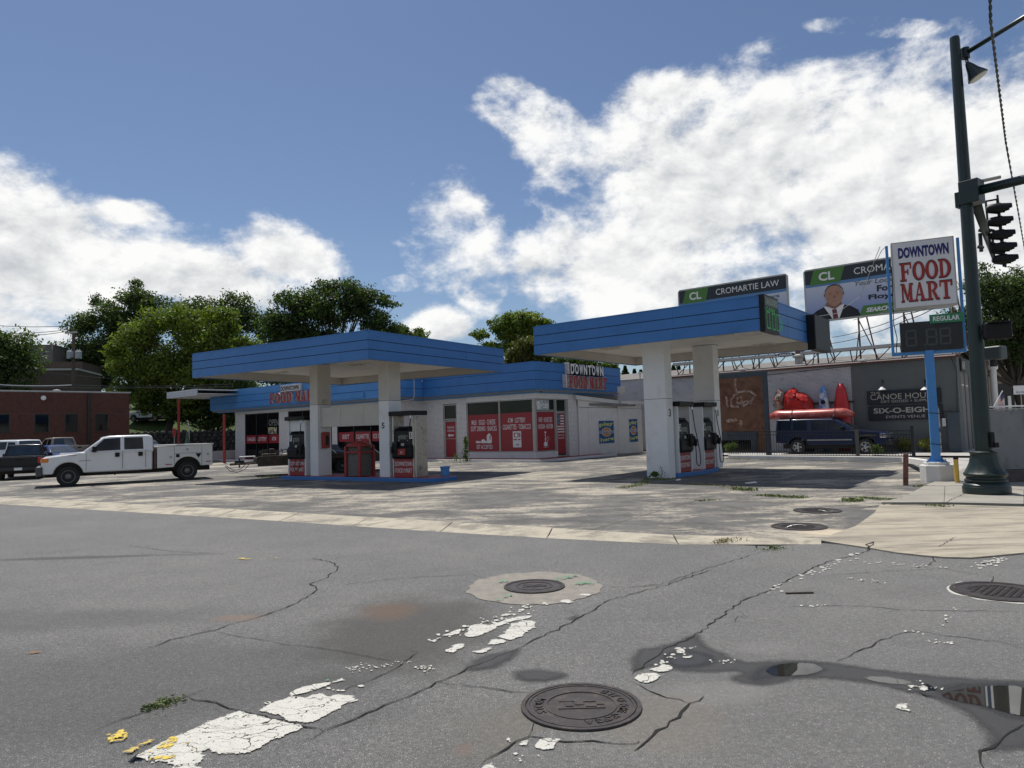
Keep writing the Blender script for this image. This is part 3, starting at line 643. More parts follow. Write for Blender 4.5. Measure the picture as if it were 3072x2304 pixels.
flakes(Z3, 700, 700, 1240, 480, 46, 17, 4, 25); flakes(Z3, 1270, 525, 1720, 555, 26, 15, 3, 14); flakes(Z3, 1180, 615, 1400, 640, 14, 14, 4, 14)
flakes(Z3, 1870, 555, 2060, 500, 34, 20, 5, 22); flakes(Z3, 1790, 660, 1830, 715, 10, 14, 6, 10); flakes(Z3, 1770, 780, 1700, 880, 9, 12, 6, 10)
flakes(Z3, 1640, 960, 1800, 960, 12, 14, 6, 22); flakes(Z3, 120, 1120, 300, 990, 26, 13, 6, 30); flakes(Z3, 460, 1070, 560, 1075, 12, 9, 5, 14)
flakes(Z2, 760, 930, 1400, 700, 60, 16, 7, 40); flakes(Z2, 680, 1070, 780, 1080, 30, 10, 5, 22); flakes(Z2, 300, 1085, 640, 1040, 60, 9, 3, 22)
flakes(Z1, 1540, 1290, 2100, 1180, 14, 22, 8, 25); flakes(Z2, 1200, 1500, 1300, 1640, 6, 16, 9, 20); flakes(Z3, 1550, 1170, 1700, 1230, 8, 10, 6, 14)
flakes(Z3, 870, 775, 1080, 765, 8, 14, 4, 14); flakes(Z3, 1260, 1650, 1262, 1650, 1, 12, 10, 1); flakes(Z3, 1480, 900, 1600, 930, 6, 12, 5, 12)
fl.build('paint_flakes', M_flake, road, kind='stuff')
for q in ([(800, 1590), (900, 1555), (1000, 1480), (1040, 1490), (990, 1550), (920, 1560)], [(870, 1610), (960, 1590), (1040, 1580), (980, 1625)], [(1050, 1515), (1110, 1500), (1090, 1530)], [(1060, 1570), (1130, 1548), (1125, 1562)],
          [(620, 1470), (700, 1440), (760, 1455), (720, 1500), (640, 1515)], [(700, 1580), (800, 1530), (900, 1495), (895, 1510), (760, 1585)], [(650, 1600), (760, 1590), (690, 1612)]):
    mark(Z1, q, M_ypaint, .0014)
for q in ([(1480, 570), (1500, 550), (1600, 535), (1625, 543), (1540, 565)], [(1570, 592), (1640, 580), (1740, 582), (1700, 598)], [(1090, 695), (1150, 680), (1230, 650), (1240, 658), (1160, 690)], [(1150, 575), (1200, 565), (1215, 580), (1170, 585)]):
    mark(Z2, q, M_gpaint, .0095)
mark(Z1, [(1895, 1148), (1920, 1140), (1930, 1150), (1905, 1156)], M_gpaint, .0014)
for q in ([(1380, 440), (1400, 434), (1470, 441), (1440, 447)], [(1585, 436), (1600, 432), (1630, 436), (1605, 440)]): mark(Z1, q, M_ypaint, .0)
# damp asphalt and standing water
def wet(name, base, rough, spec=.5, soft=.10, amp=.14):
    m, n, l, g, noise, ss, mix, ma, spot = gnodes(name)
    c = mix(ss(noise(150, 3), .5, .62, 0, .5), base, tuple(k*1.7 for k in base)); c = mix(ss(noise(5, 6, .7), .5, .75, 0, .4), c, tuple(k*1.5 for k in base))
    b = n['Principled BSDF']; l.new(c, b.inputs['Base Color']); b.inputs['Roughness'].default_value = rough; b.inputs['Specular IOR Level'].default_value = spec
    if rough > .1:
        bp = n.new('ShaderNodeBump'); bp.inputs['Distance'].default_value = .005; l.new(noise(130, 4), bp.inputs['Height']); l.new(bp.outputs[0], b.inputs['Normal'])
    e = ma('ADD', sdn(n), ma('ADD', ma('MULTIPLY', ma('SUBTRACT', noise(7, 8, .7), .5), amp), ma('MULTIPLY', ma('SUBTRACT', noise(120, 3, .7), .5), .05)))
    fray(m, n, l, ss(e, -.01-soft*.3, soft)); return m
M_damp = wet('damp_asphalt', (.040, .040, .042), .65, .3, .09, .12); M_wetter = wet('soaked_asphalt', (.020, .020, .022), .35, .5, .10, .10); M_water = wet('puddle_water', (.02, .019, .016), .015, .6, .012, .06)
def smoothpoly(pts, it=2):
    for _ in range(it):
        o = []
        for a, b_ in zip(pts, pts[1:]+pts[:1]): o += [a.lerp(b_, .25), a.lerp(b_, .75)]
        pts = o
    return pts
def wetpoly(f, pts, z, m, name, amp=.006, kind='structure'):
    return softsheet(name, smoothpoly([f(a, b) for a, b in pts]), z, m, .04, .12, None, kind)
wetpoly(Z3, [(0, 1000), (120, 990), (250, 955), (360, 905), (400, 985), (480, 1010), (560, 1060), (650, 1075), (800, 1060), (950, 1062), (1100, 1075), (1300, 1105), (1700, 1150), (2000, 1170), (2300, 1170), (2300, 1560), (2050, 1560), (1930, 1600), (1960, 1490), (1900, 1420), (1750, 1310), (1620, 1265), (1400, 1215), (1250, 1185), (1050, 1165), (900, 1168), (750, 1205), (600, 1200), (510, 1165), (600, 1125), (480, 1130), (300, 1135), (150, 1095), (80, 1105), (-30, 1140)], -.003, M_damp, 'damp_patch')
wetpoly(Z3, [(150, 1040), (230, 1005), (350, 1010), (450, 1040), (460, 1080), (380, 1105), (250, 1110), (170, 1085)], -.002, M_wetter, 'damp_patch')
wetpoly(Z3, [(1640, 1230), (1750, 1195), (1950, 1185), (2200, 1190), (2200, 1420), (2080, 1390), (1950, 1330), (1750, 1290)], -.002, M_wetter, 'damp_patch')
wetpoly(Z3, [(615, 1170), (660, 1125), (700, 1100), (820, 1076), (960, 1074), (1050, 1092), (1060, 1125), (1000, 1142), (940, 1158), (800, 1155), (740, 1170), (690, 1188)], -.002, M_wetter, 'damp_patch')
wetpoly(Z3, [(720, 1120), (820, 1082), (960, 1078), (1045, 1098), (1040, 1130), (940, 1148), (820, 1150), (760, 1145)], .0, M_water, 'puddle', .0)
wetpoly(Z3, [(1240, 1155), (1400, 1155), (1560, 1190), (1500, 1200), (1350, 1190)], .0, M_water, 'puddle', .0)
wetpoly(Z3, [(1690, 1262), (1760, 1228), (1950, 1205), (2200, 1205), (2200, 1385), (2080, 1362), (1950, 1315), (1790, 1290)], .0, M_water, 'puddle', .0)
wetpoly(Z2, [(950, 1092), (1010, 1025), (1100, 990), (1270, 962), (1300, 965), (1220, 1045), (1080, 1090)], .0002-.0005, M_damp, 'damp_patch', .008)
wetpoly(Z2, [(1225, 1125), (1250, 1085), (1400, 1078), (1560, 1100), (1570, 1130), (1450, 1158), (1300, 1160)], .0, M_damp, 'damp_patch', .008)
wetpoly(Z2, [(1555, 790), (1580, 770), (1640, 775), (1620, 795), (1570, 797)], .0002, M_damp, 'damp_patch', .008)

# manhole covers
M_iron = mat('cast_iron', (.045, .037, .036), rough=.5, metal=.35, var=.3, vs=12, col2=(.075, .06, .05), c2s=9, bump=.003, bs=120)
M_collar = plainground('exposed_collar_concrete', (.26, .24, .21), (.20, .185, .165), (.40, .37, .32), 6, 45, .01)
def arc_text(s, cx, cy, r, h, a0, da, mb, z0, z1):
    for i, ch in enumerate(s):
        if ch == ' ': continue
        vs, fs = textmesh(ch, .02); a = a0+da*i
        F0 = Matrix.Translation((cx+r*math.cos(a), cy+r*math.sin(a), 0)) @ Matrix.Rotation(a-math.pi/2, 4, 'Z')
        V = [F0 @ Vector((v[0]*h-.3*h, v[1]*h-.3*h, z1)) for v in vs] + [F0 @ Vector((v[0]*h-.3*h, v[1]*h-.3*h, z0)) for v in vs]
        e = {}; n_ = len(vs)
        for f in fs:
            for j in range(len(f)): e[(f[j], f[(j+1) % len(f)])] = 1
        fs2 = [tuple(f) for f in fs] + [(a_, a_+n_, b_+n_, b_) for (a_, b_) in e if (b_, a_) not in e]
        mb.add(V, fs2)
def manhole(px, py, dia, label, z=.0, detail=True, rot=0.0, txt=True):
    c = G(px, py, z); t = thing('manhole_cover', label, 'manhole cover', (c.x, c.y, z), 'manhole covers in the street and forecourt'); r = dia/2
    MB().lathe([(r, -.03), (r, .006), (r*.995, .010), (r*.925, .010), (r*.915, .001), (0.01, .001)], c, 56).build('frame', M_iron, t)
    b = MB().lathe([(r*.90, -.02), (r*.90, .009), (r*.86, .009), (r*.855, .004), (r*.60, .004), (r*.595, .009), (r*.565, .009), (r*.56, .003), (r*.02, .003)], c, 56)
    b.build('lid', M_iron, t)
    if detail:
        b = MB()
        if txt:
            arc_text('CITY OF ROME GEORGIA', c.x, c.y, r*.70, .075*dia/.78, rot+.9, -.125, b, c.z+.003, c.z+.009)
            arc_text('STORM', c.x, c.y, r*.70, .085*dia/.78, rot+math.pi+.35, -.17, b, c.z+.003, c.z+.009)
        F = Face(c.x, c.y, ang=0)
        for (x, y, w, h) in ((-.10, -.02, .05, .07), (-.04, .0, .06, .05), (.03, -.03, .07, .04), (.1, .0, .05, .05), (-.15, -.06, .3, .015), (-.14, .06, .1, .02), (.02, .05, .09, .02)):
            b.plan([(c.x+x*dia/.78, c.y+y*dia/.78), (c.x+(x+w)*dia/.78, c.y+y*dia/.78), (c.x+(x+w)*dia/.78, c.y+(y+h)*dia/.78), (c.x+x*dia/.78, c.y+(y+h)*dia/.78)], c.z+.002, c.z+.008)
        for a in (.2, 1.5, 2.7, 4.1): b.lathe([(.008, 0), (.008, .007)], (c.x+math.cos(a)*r*.88, c.y+math.sin(a)*r*.88, c.z+.004), 6)
        b.build('raised_lettering', M_iron, t, kind='stuff')
    else:
        b = MB()
        for i in range(-6, 7):
            for j in range(-6, 7):
                if math.hypot(i, j) < 6.2 and (i+j) % 2 == 0: k = r*.075; b.plan([(c.x+(i-.8)*k*1.3+dx, c.y+j*k*1.3+dy) for dx, dy in ((0, 0), (k*1.1, 0), (k*1.1, k*.8), (0, k*.8))], c.z+.002, c.z+.009)
        b.build('raised_studs', M_iron, t, kind='stuff')
    return t
manhole(1743, 2117, .76, 'large iron manhole cover with raised lettering in the near street, beside a dark damp spot', 0, True, 0)
c_ = G(1603, 1759)
MB().poly([(c_.x+math.cos(w)*.74*random.uniform(.96, 1.05), c_.y+math.sin(w)*.80*random.uniform(.96, 1.05), -.0005) for w in np.linspace(0, 6.28, 60)[:-1]]).build('collar', M_collar, road, label='stony concrete collar round the manhole')
manhole(1603, 1759, .68, 'iron manhole cover set in a round stony concrete collar with green spray marks', .004, True, .5, False)
c_ = G(3004, 1775); rr = MB()
w_ = np.linspace(0, 2*math.pi, 60)
vsr = [(c_.x+math.cos(a)*q, c_.y+math.sin(a)*q, -.001) for a in w_[:-1] for q in (.445, .475+.02*math.sin(a*7+math.cos(a*3)*2))]
rr.add(vsr, [(2*i, 2*i+1, (2*i+3) % 118, (2*i+2) % 118) for i in range(59)]).build('road_marking', M_flake, road)
manhole(3004, 1775, .88, 'studded iron manhole cover ringed with white paint at the right edge of the street', 0, False)
manhole(2397, 1580, .88, 'iron manhole cover in the forecourt nearer the kerb, with a curl of white paint', .012, False)
manhole(2452, 1532, .88, 'iron manhole cover in the forecourt farther from the kerb', .012, False)
M_wl = mat('white_mark', (.75, .75, .70), rough=.7, var=.1)
MB().add(*ribbon([G(a, b, .024) for a, b in ((2355, 1583), (2375, 1576), (2400, 1573), (2420, 1577))], .06, .026)).build('paint_mark', M_wl, bpy.data.objects['forecourt'])
MB().add(*ribbon([G(a, b, .024) for a, b in ((2455, 1529), (2480, 1534), (2500, 1532))], .06, .026)).build('paint_mark', M_wl, bpy.data.objects['forecourt'])
# ------------------------------------------------------------------ the store
Ud = Vector((.775, -.632, 0)); Nd = Vector((.632, .775, 0))
def UN(u, n): return Ud*u + Nd*n
def fc(u, n, d): p = UN(u, n); return Face(p.x, p.y, d=(d.x, d.y))
CU, CN = -23.75, 31.04
FR = fc(CU, CN, Ud); FS = fc(CU, CN, Nd); FL = fc(-32.6, 29.2, Ud); FT = fc(-32.6, 29.2, Nd)
_sp = UN(-30, 33)
store = thing('food_mart', 'low white brick corner shop with a blue banded fascia and red window panels', 'shop building', (_sp.x, _sp.y, 0))
def bx(name, m, F, x0, x1, y0, y1, z0, z1, parent=None, bev=0.0, label=None):
    return MB().box(x0, x1, y0, y1, z0, z1, F).build(name, m, parent, bev=bev, label=label)
# masonry cores and brick skins
core = MB(); T = .25
for F, segs in ((FR, [(-8.85, -7.08, 0, 3.78), (-7.08, -5.92, 3.40, 3.78), (-5.92, -5.10, 0, 3.78), (-5.1, 0, 3.42, 3.78), (-5.1, -.002, 0, .14)]),
                (FS, [(.002, 1.99, 0, .14), (.0, 3.18, 3.42, 3.779), (3.18, 8.9, 0, 3.779)]),
                (FL, [(-19.1, -17.7, 0, 3.78), (-17.7, -13.1, 3.5, 3.78), (-13.1, -11.95, 0, 3.78), (-11.95, -6.85, 3.5, 3.78), (-6.85, -6.3, 0, 3.78), (-6.3, -1.2, 3.5, 3.78), (-1.2, -.004, 0, 3.78)]),
                (FT, [(.002, 1.835, 0, 3.776)])):
    for x0, x1, z0, z1 in segs: core.box(x0, x1, .006, T, z0, z1, F)
core.build('wall', M_wmort, store)
bk = MB()
bk.plan([UN(*p).xy for p in ((-51.7, 29.5), (-51.45, 29.5), (-51.45, 39), (-51.7, 39))], 0, 3.77); bk.plan([UN(*p).xy for p in ((-51.4, 38.7), (-24.05, 38.7), (-24.05, 38.95), (-51.4, 38.95))], 0, 3.765)
bk.build('rear_wall', M_wbrick, store)
brickwork(FR, [(-8.85, -7.08, .1, 3.76), (-5.92, -5.12, .1, 3.76), (-7.08, -5.92, 3.42, 3.76)], M_wbrick, store)
brickwork(FS, [(3.2, 4.1, .1, 3.76)], M_wbrick, store)
brickwork(FL, [(-19.1, -17.7, .1, 3.5), (-13.1, -11.95, .1, 3.5), (-6.85, -6.3, .1, 3.5), (-1.2, 0, .1, 3.5)], M_wbrick, store)
brickwork(FT, [(0, 1.84, .1, 3.76)], M_wbrick, store)
FE = fc(-51.7, 29.2, Nd)
# header strips
bx('header_board', M_cream, FL, -19.12, .01, -.03, .002, 3.5, 3.80, store)
# vertical boards over the corner windows
x = -5.1
while x < -.02: piece('board', store, M_wood, FR, x+.004, min(x+.196, 0), -.022, .004, 3.425, 3.79); x += .2
x = 0.0
while x < 3.2: piece('board', store, M_wood, FS, x+.004, x+.196, -.022, .004, 3.425, 3.79); x += .2
# fascia in three bands of panels
def fascia(F, x0, x1, z0, bands, h, m, parent, pl=3.4, th=.05, gap=.027, cap=True, inv=False):
    MB().box(x0+.02, x1-.02, .012, .05, z0+.01, z0+bands*h-.01, F).build('fascia_backing', M_groove, parent)
    nx = max(1, round((x1-x0)/pl))
    for b_ in range(bands):
        for i in range(nx):
            a = x0+(x1-x0)*i/nx; c = x0+(x1-x0)*(i+1)/nx
            piece('fascia_panel', parent, m, F, a+(.0025 if i else 0), c-(.0025 if i < nx-1 else 0), random.uniform(-.004, 0), .03, z0+b_*h+(gap if b_ else 0), z0+(b_+1)*h)
    if cap: MB().box(x0-.015, x1+.015, -.015, .07, z0+bands*h, z0+bands*h+.035, F).build('coping', m, parent)
FZ, FH = 3.93, .4865
fFL = fc(-32.14, 28.72, Ud); fFT = fc(-32.14, 28.72, Nd); fFR = fc(-23.3, 30.58, Ud); fFS = fc(-23.3, 30.58, Nd)
fascia(fFL, -22.45, 0, FZ, 3, FH, M_bluel, store); fascia(fFT, .0, 1.86, FZ, 3, FH, M_bluel, store, pl=2)
fascia(fFR, -8.84, 0, FZ, 3, FH, M_blue, store); fascia(fFS, .0, 9.0, FZ, 3, FH, M_blue, store)
fFB = fc(-23.3, 39.58, -Ud); fascia(fFB, 0, 31.3, FZ, 3, FH, M_blue, store)
fFE = fc(-54.6, 28.72, Nd)
MB().box(0, 10.8, .0, .06, FZ, FZ+3*FH, fFE).build('fascia_end', M_bluel, store)
# sloping soffit trim under the fascia
tr = MB()
def trim(F, x0, x1, W_, m0=0, m1=0):
    tr.add([F.p(x0, .0, FZ+.005), F.p(x1, .0, FZ+.005), F.p(x1-m1*W_, W_, FZ-.22), F.p(x0+m0*W_, W_, FZ-.22)], [(0, 1, 2, 3)])
trim(fFL, -22.45, 0, .45, 1, 1); trim(fFT, 0, 1.86, .45, 1, -1); trim(fFR, -8.84, 0, .45, -1, 1); trim(fFS, 0, 9.0, .45, 1, 0)
tr.build('sloping_trim', M_bluel, store)
rf = MB(); rf.plan([UN(*p).xy for p in ((-54.5, 28.8), (-32.2, 28.8), (-32.2, 30.7), (-23.4, 30.7), (-23.4, 39.5), (-54.5, 39.5))], 3.80, 4.9)
M_roof = mat('roof_membrane', (.22, .21, .20), rough=.9, var=.15)
rf.build('roof', M_roof, store)
bx('panel_box', M_bluel, fFL, -19.6, -13.8, -.06, -.008, 4.02, 4.30, store, .008); bx('panel_box', M_bluel, fFL, -12.6, -3.3, -.06, -.008, 4.02, 4.36, store, .008)
# conduit on the return fascia
cx, cz = fFT.hit(1241, 1150); cdt = MB().tube([fFT.p(cx, -.03, 5.1), fFT.p(cx, -.03, 4.0), fFT.p(cx-.1, -.03, 3.75), fFT.p(cx-.7, .3, 3.68)], .022, 6); cdt.build('conduit', M_white, store)
# walkway: white kerb, red top
wk = MB(); wk.plan([UN(*p).xy for p in ((-52.5, 27.9), (-31.3, 27.9), (-31.3, 29.7), (-22.5, 29.7), (-22.5, 37.2), (-24, 37.2), (-24, 32.5), (-52.5, 32.5))], -.05, .115)
wk.build('walkway', M_redp, store, bev=.01)
ek = MB()
for a, b_ in (((-52.5, 27.83), (-31.2, 27.83)), ((-31.2, 27.83), (-31.2, 29.62)), ((-31.2, 29.62), (-22.4, 29.62)), ((-22.4, 29.62), (-22.4, 37.2))):
    p, q = UN(*a), UN(*b_); F = Face(p.x, p.y, d=((q-p).x, (q-p).y)); ek.box(0, (q-p).length, -.05, .06, -.05, .125, F)
ek.build('walkway_kerb', M_white, store, bev=.01)

def window(F, x0, x1, z0, z1, panes, glass, bar=.05, fy=.02, frame=M_alu, name='window', parent=store, gy=.07):
    f = MB(); f.box(x0, x1, fy, fy+.10, z0, z0+bar, F); f.box(x0, x1, fy, fy+.10, z1-bar, z1, F); f.box(x0, x0+bar, fy, fy+.10, z0+bar, z1-bar, F); f.box(x1-bar, x1, fy, fy+.10, z0+bar, z1-bar, F)
    for i in range(1, panes): c = x0+(x1-x0)*i/panes; f.box(c-bar/2, c+bar/2, fy+.003, fy+.097, z0+bar, z1-bar, F)
    w = f.build(name, frame, parent, bev=.004)
    for i in range(panes):
        a = x0+(x1-x0)*i/panes; b_ = x0+(x1-x0)*(i+1)/panes
        MB().box(a+bar/2, b_-bar/2, gy, gy+.02, z0+bar*.9, z1-bar*.9, F).build('pane', glass, w)
    return w
def vinyl(F, x0, x1, z0, z1, y=.062, m=M_red, par=store): return MB().box(x0, x1, y, y+.005, z0, z1, F).build('window_graphic', m, par)
# window A and B
wA = window(FR, -5.1, -2.60, .47, 3.42, 1, M_glass); wB = window(FR, -2.58, -.16, .47, 3.42, 1, M_glassg)
bx('corner_post', M_alu, FR, -.16, .0, .0, .16, .47, 3.42, store, .006)
bx('window_plinth', M_wood, FR, -5.12, .05, -.05, .02, .12, .46, store, .008); bx('window_plinth', M_wood, FS, -.04, 2.0, -.051, .02, .12, .458, store, .008)
vinyl(FR, -5.05, -2.65, .52, 2.66); vinyl(FR, -2.53, -.21, .52, 2.68)
TY = .060
def wt(F, s, x0, x1, z0, z1, m=M_lett, y=TY, par=None, bold=.004, **k): return text(F, s, x0, x1, z0, z1, m, par or store, y=y, t=.003, bold=bold, **k)
wt(FR, 'MILK · EGGS · CHEESE', -4.78, -2.93, 2.07, 2.36); wt(FR, 'SOFT DRINKS · SNACKS', -4.85, -2.85, 1.70, 1.99); wt(FR, 'EBT ACCEPTED', -4.42, -3.2, .66, .90)
wt(FR, 'ATM · LOTTERY', -2.0, -.72, 2.12, 2.40); wt(FR, 'CIGARETTES · TOBACCO', -2.38, -.36, 1.75, 2.03)
def icon(F, polys, m=M_lett, y=TY, par=store):
    for k, pg in enumerate(polys): MB().prism(pg, y-.002-.0006*k, y, F).build('icon', m, par)
icon(FR, [[(-3.62, 1.04), (-3.62, 1.40), (-3.56, 1.50), (-3.50, 1.50), (-3.48, 1.56), (-3.38, 1.56), (-3.36, 1.50), (-3.28, 1.42), (-3.24, 1.30), (-3.24, 1.04), (-3.3, .99), (-3.56, .99)],
          [(-4.05, 1.0), (-4.05, 1.18), (-3.86, 1.24), (-3.72, 1.14), (-3.72, 1.0)], ellipse(-4.36, 1.07, .13, .07, 14), ellipse(-4.17, 1.06, .09, .06, 12), ellipse(-3.66, 1.06, .06, .06, 12)])
quadf(FR, [(-3.40, 1.20), (-3.33, 1.20), (-3.33, 1.43), (-3.40, 1.43)], M_red, store, 'icon', y=TY-.005, t=.001)
icon(FR, [[(-1.66, .74), (-1.06, .74), (-1.06, 1.64), (-1.66, 1.64)]]); icon(FR, [[(-1.58, 1.30), (-1.24, 1.30), (-1.24, 1.56), (-1.58, 1.56)], [(-1.60, 1.14), (-1.36, 1.14), (-1.36, 1.21), (-1.60, 1.21)], [(-1.28, 1.14), (-1.12, 1.14), (-1.12, 1.21), (-1.28, 1.21)], [(-1.19, 1.30), (-1.12, 1.30), (-1.12, 1.56), (-1.19, 1.56)]], M_red, TY-.004)
icon(FR, [[(-1.53, 1.34), (-1.29, 1.34), (-1.33, 1.52), (-1.49, 1.52)]], M_lett, TY-.0075); wt(FR, 'ATM', -1.46, -1.26, .84, .94, M_blk, TY-.004)
# side window C with poster, door with flag
wC = window(FS, .12, 1.90, .47, 2.72, 1, M_glassg); wD = window(FS, .12, 1.90, 2.75, 3.42, 1, M_glassg)
vinyl(FS, .17, 1.85, .52, 2.66)
wt(FS, 'VAPE · NOVELTIES', .38, 1.66, 2.10, 2.38); wt(FS, 'HOOKAH · KRATOM', .34, 1.70, 1.73, 2.01)
hk = MB()
for i, pg in enumerate([ellipse(.98, .88, .17, .13, 16), [(.93, .98), (1.03, .98), (1.01, 1.1), (.95, 1.1)], [(.955, 1.1), (1.005, 1.1), (1.005, 1.56), (.955, 1.56)], [(.90, 1.14), (1.06, 1.14), (1.06, 1.18), (.90, 1.18)], [(.93, 1.34), (1.03, 1.34), (1.03, 1.38), (.93, 1.38)], [(.91, 1.5), (1.05, 1.5), (1.07, 1.58), (.89, 1.58)]]): hk.prism(pg, TY-.002-.0006*i, TY, FS)
hk.tube([FS.p(*q) for q in ((1.03, TY-.003, 1.15), (1.25, TY-.003, 1.30), (1.32, TY-.003, 1.18), (1.16, TY-.003, 1.02), (1.14, TY-.003, .86), (1.22, TY-.003, .74), (1.0, TY-.003, .69), (.76, TY-.003, .72))], .012, 5)
hk.build('icon', M_lett, store)
M_poster = mat('poster_grey', (.50, .52, .54), rough=.5, var=.4, vs=4, col2=(.10, .14, .10), c2s=6)
po = vinyl(FS, .22, 1.42, 2.79, 3.36, m=M_poster); wt(FS, 'CBD', .78, 1.36, 2.88, 3.16, M_lett, .058, bold=.04)
MB().box(.30, .52, .055, .0585, 2.84, 3.30, FS).build('poster_panel', M_lett, store)
dr = window(FS, 2.03, 2.97, .12, 2.66, 1, M_glass, bar=.07, name='door'); window(FS, 2.03, 2.97, 2.68, 3.42, 1, M_glassg, bar=.05)
vinyl(FS, 2.12, 2.88, .28, 2.60)
bx('door_frame', M_alu, FS, 1.92, 2.02, .0, .14, .12, 3.42, store); bx('door_frame', M_alu, FS, 2.98, 3.17, .0, .14, .12, 3.42, store)
M_wstr = mat('flag_white', (.72, .70, .68), rough=.5); M_flb = mat('flag_blue', (.03, .045, .12), rough=.5)
fb_ = MB()
for i in range(7):
    z = 2.50-i*.155; fb_.box(2.16 if i > 2 else 2.46, 2.84, .056, .0605, z-.075, z, FS)
fb_.build('flag_stripes', M_wstr, store); MB().box(2.15, 2.46, .0545, .0600, 1.96, 2.52, FS).build('flag_canton', M_flb, store)
sb = MB()
for i in range(4):
    for j in range(7): sb.box(2.18+i*.07+(j % 2)*.02, 2.205+i*.07+(j % 2)*.02, .0525, .054, 1.99+j*.075, 2.02+j*.075, FS)
sb.build('flag_stars', M_wstr, store)
wt(FS, 'THANK YOU FOR', 2.18, 2.82, 1.30, 1.38, M_lett, .059, bold=.01); wt(FS, 'YOUR SUPPORT', 2.18, 2.82, 1.14, 1.22, M_lett, .059, bold=.01)
# red door in the front wall with transom
window(FR, -7.06, -5.94, 2.44, 3.38, 1, M_glass, bar=.07, name='transom_window'); d2 = window(FR, -7.0, -6.0, .12, 2.40, 1, M_glass, bar=.07, name='door')
bx('door_frame', M_alu, FR, -7.08, -7.0, .01, .15, .12, 2.44, store); bx('door_frame', M_alu, FR, -6.0, -5.92, .01, .15, .12, 2.44, store)
vinyl(FR, -6.93, -6.07, .2, 2.32); bx('push_bar', M_alu, FR, -6.95, -6.05, .03, .058, 1.28, 1.31, store)
wt(FR, 'PLEASE USE', -6.80, -6.22, 1.92, 2.04, bold=.01); wt(FR, 'OTHER DOOR', -6.82, -6.20, 1.72, 1.84, bold=.01)
icon(FR, [[(-6.78, 1.50), (-6.62, 1.38), (-6.62, 1.45), (-6.28, 1.45), (-6.28, 1.55), (-6.62, 1.55), (-6.62, 1.62)]])
# left wing shopfront
for (x0, x1, words) in ((-17.7, -13.1, ('CHARGERS', 'LOTTERY', 'ATM')), (-11.95, -6.85, None), (-6.3, -1.2, ('EBT', 'CIGARETTES', 'ICE CREAM'))):
    window(FL, x0, x1, .12, 3.5, 3, M_glass, bar=.07, frame=M_blackm)
    if words:
        pw = (x1-x0)/3
        for i, w_ in enumerate(words):
            a = x0+i*pw
            vinyl(FL, a+.08, a+pw-.08, 1.26, 1.88); k = .13 if len(w_) > 3 else .42
            wt(FL, w_, a+.08+k, a+pw-.08-k, 1.44, 1.72)
M_open = mat('window_decal_grey', (.16, .16, .155), rough=.6)
serifless = text(FL, 'OPEN', -14.55, -13.25, 2.52, 3.0, M_open, store, y=.064, t=.002, bold=.03)
M_pyel = mat('poster_yellow', (.60, .50, .28), rough=.5, var=.5, vs=7, col2=(.05, .07, .10), c2s=5, c2t=(.48, .52))
vinyl(FL, -14.6, -13.5, 1.93, 2.42, m=M_pyel)
# sign letters
def boxed(F, s, x0, x1, z0, z1, y, par):
    bx('sign_box', M_chan, F, x0, x1, y, -.004, z0, z1, par, .01); h = (z1-z0)
    text(F, s, x0+.06, x1-.20, z0+h*.16, z1-h*.16, M_blk, par, y=y-.002, t=.006, bold=.03)
def onf(F, px, py): return F.hit(px, py)
def sgn(label, F, pos): p = F.p(*pos); return thing('shop_sign', label, 'shop sign', p)
s1_ = sgn('red FOOD MART letters under a white DOWNTOWN box, on the left wing of the shop', fFL, (-12, 0, 4.4))
(a0, b0), (a1, b1) = onf(fFL, 847, 1172), onf(fFL, 907, 1151); boxed(fFL, 'DOWNTOWN', a0, a1, 4.86, 5.32, -.16, s1_)
(a0, _), (a1, _) = onf(fFL, 816, 1200), onf(fFL, 884, 1195); ww = (a1-a0)/4
serif(fFL, 'FOOD', a0, a0+ww*4, 4.08, 4.82, M_redl, s1_, y=-.18, t=.02); serif(fFL, 'MART', a0+ww*4.5, a0+ww*8.5, 4.08, 4.82, M_redl, s1_, y=-.18, t=.02)
serif(fFL, 'FOOD', a0+.03, a0+.03+ww*4, 4.08, 4.82, M_chan, s1_, y=-.008, t=.168, name='letter_side'); serif(fFL, 'MART', a0+.03+ww*4.5, a0+.03+ww*8.5, 4.08, 4.82, M_chan, s1_, y=-.008, t=.168, name='letter_side')
s2_ = sgn('white DOWNTOWN over red FOOD MART channel letters on the right-hand side fascia of the shop', fFS, (5, 0, 4.4))
(a0, _), (a1, _) = onf(fFS, 1700, 1112), onf(fFS, 1800, 1112)
def chan(F, s, x0, x1, z0, z1, m, par, y, t):
    text(F, s, x0, x1, z0, z1, M_blk, par, y=-.03, t=y*-1-.05, bold=.055, name='letter_outline'); text(F, s, x0+.0, x1, z0+.02, z1-.02, m, par, y=y, t=.03, bold=.0, name='letter')
for i, ch in enumerate('DOWNTOWN'):
    w_ = (a1-a0)/8; x_ = a0+i*w_
    text(fFS, ch, x_, x_+w_*.97, 4.80, 5.46, M_blk, s2_, y=-.02, t=.22, bold=.05, name='letter_side'); text(fFS, ch, x_+.05, x_+w_*.9, 4.84, 5.42, M_lett, s2_, y=-.245, t=.02, bold=.03, name='letter')
(a0, _), (a1, _) = onf(fFS, 1696, 1150), onf(fFS, 1811, 1150); ww = (a1-a0)/8.5
for s, k in (('FOOD', 0), ('MART', 4.5)):
    serif(fFS, s, a0+k*ww, a0+(k+4)*ww, 4.03, 4.74, M_redl, s2_, y=-.24, t=.02); serif(fFS, s, a0-.03+k*ww, a0-.03+(k+4)*ww, 4.01, 4.76, M_chan, s2_, y=-.008, t=.225, name='letter_side', gap=.04)
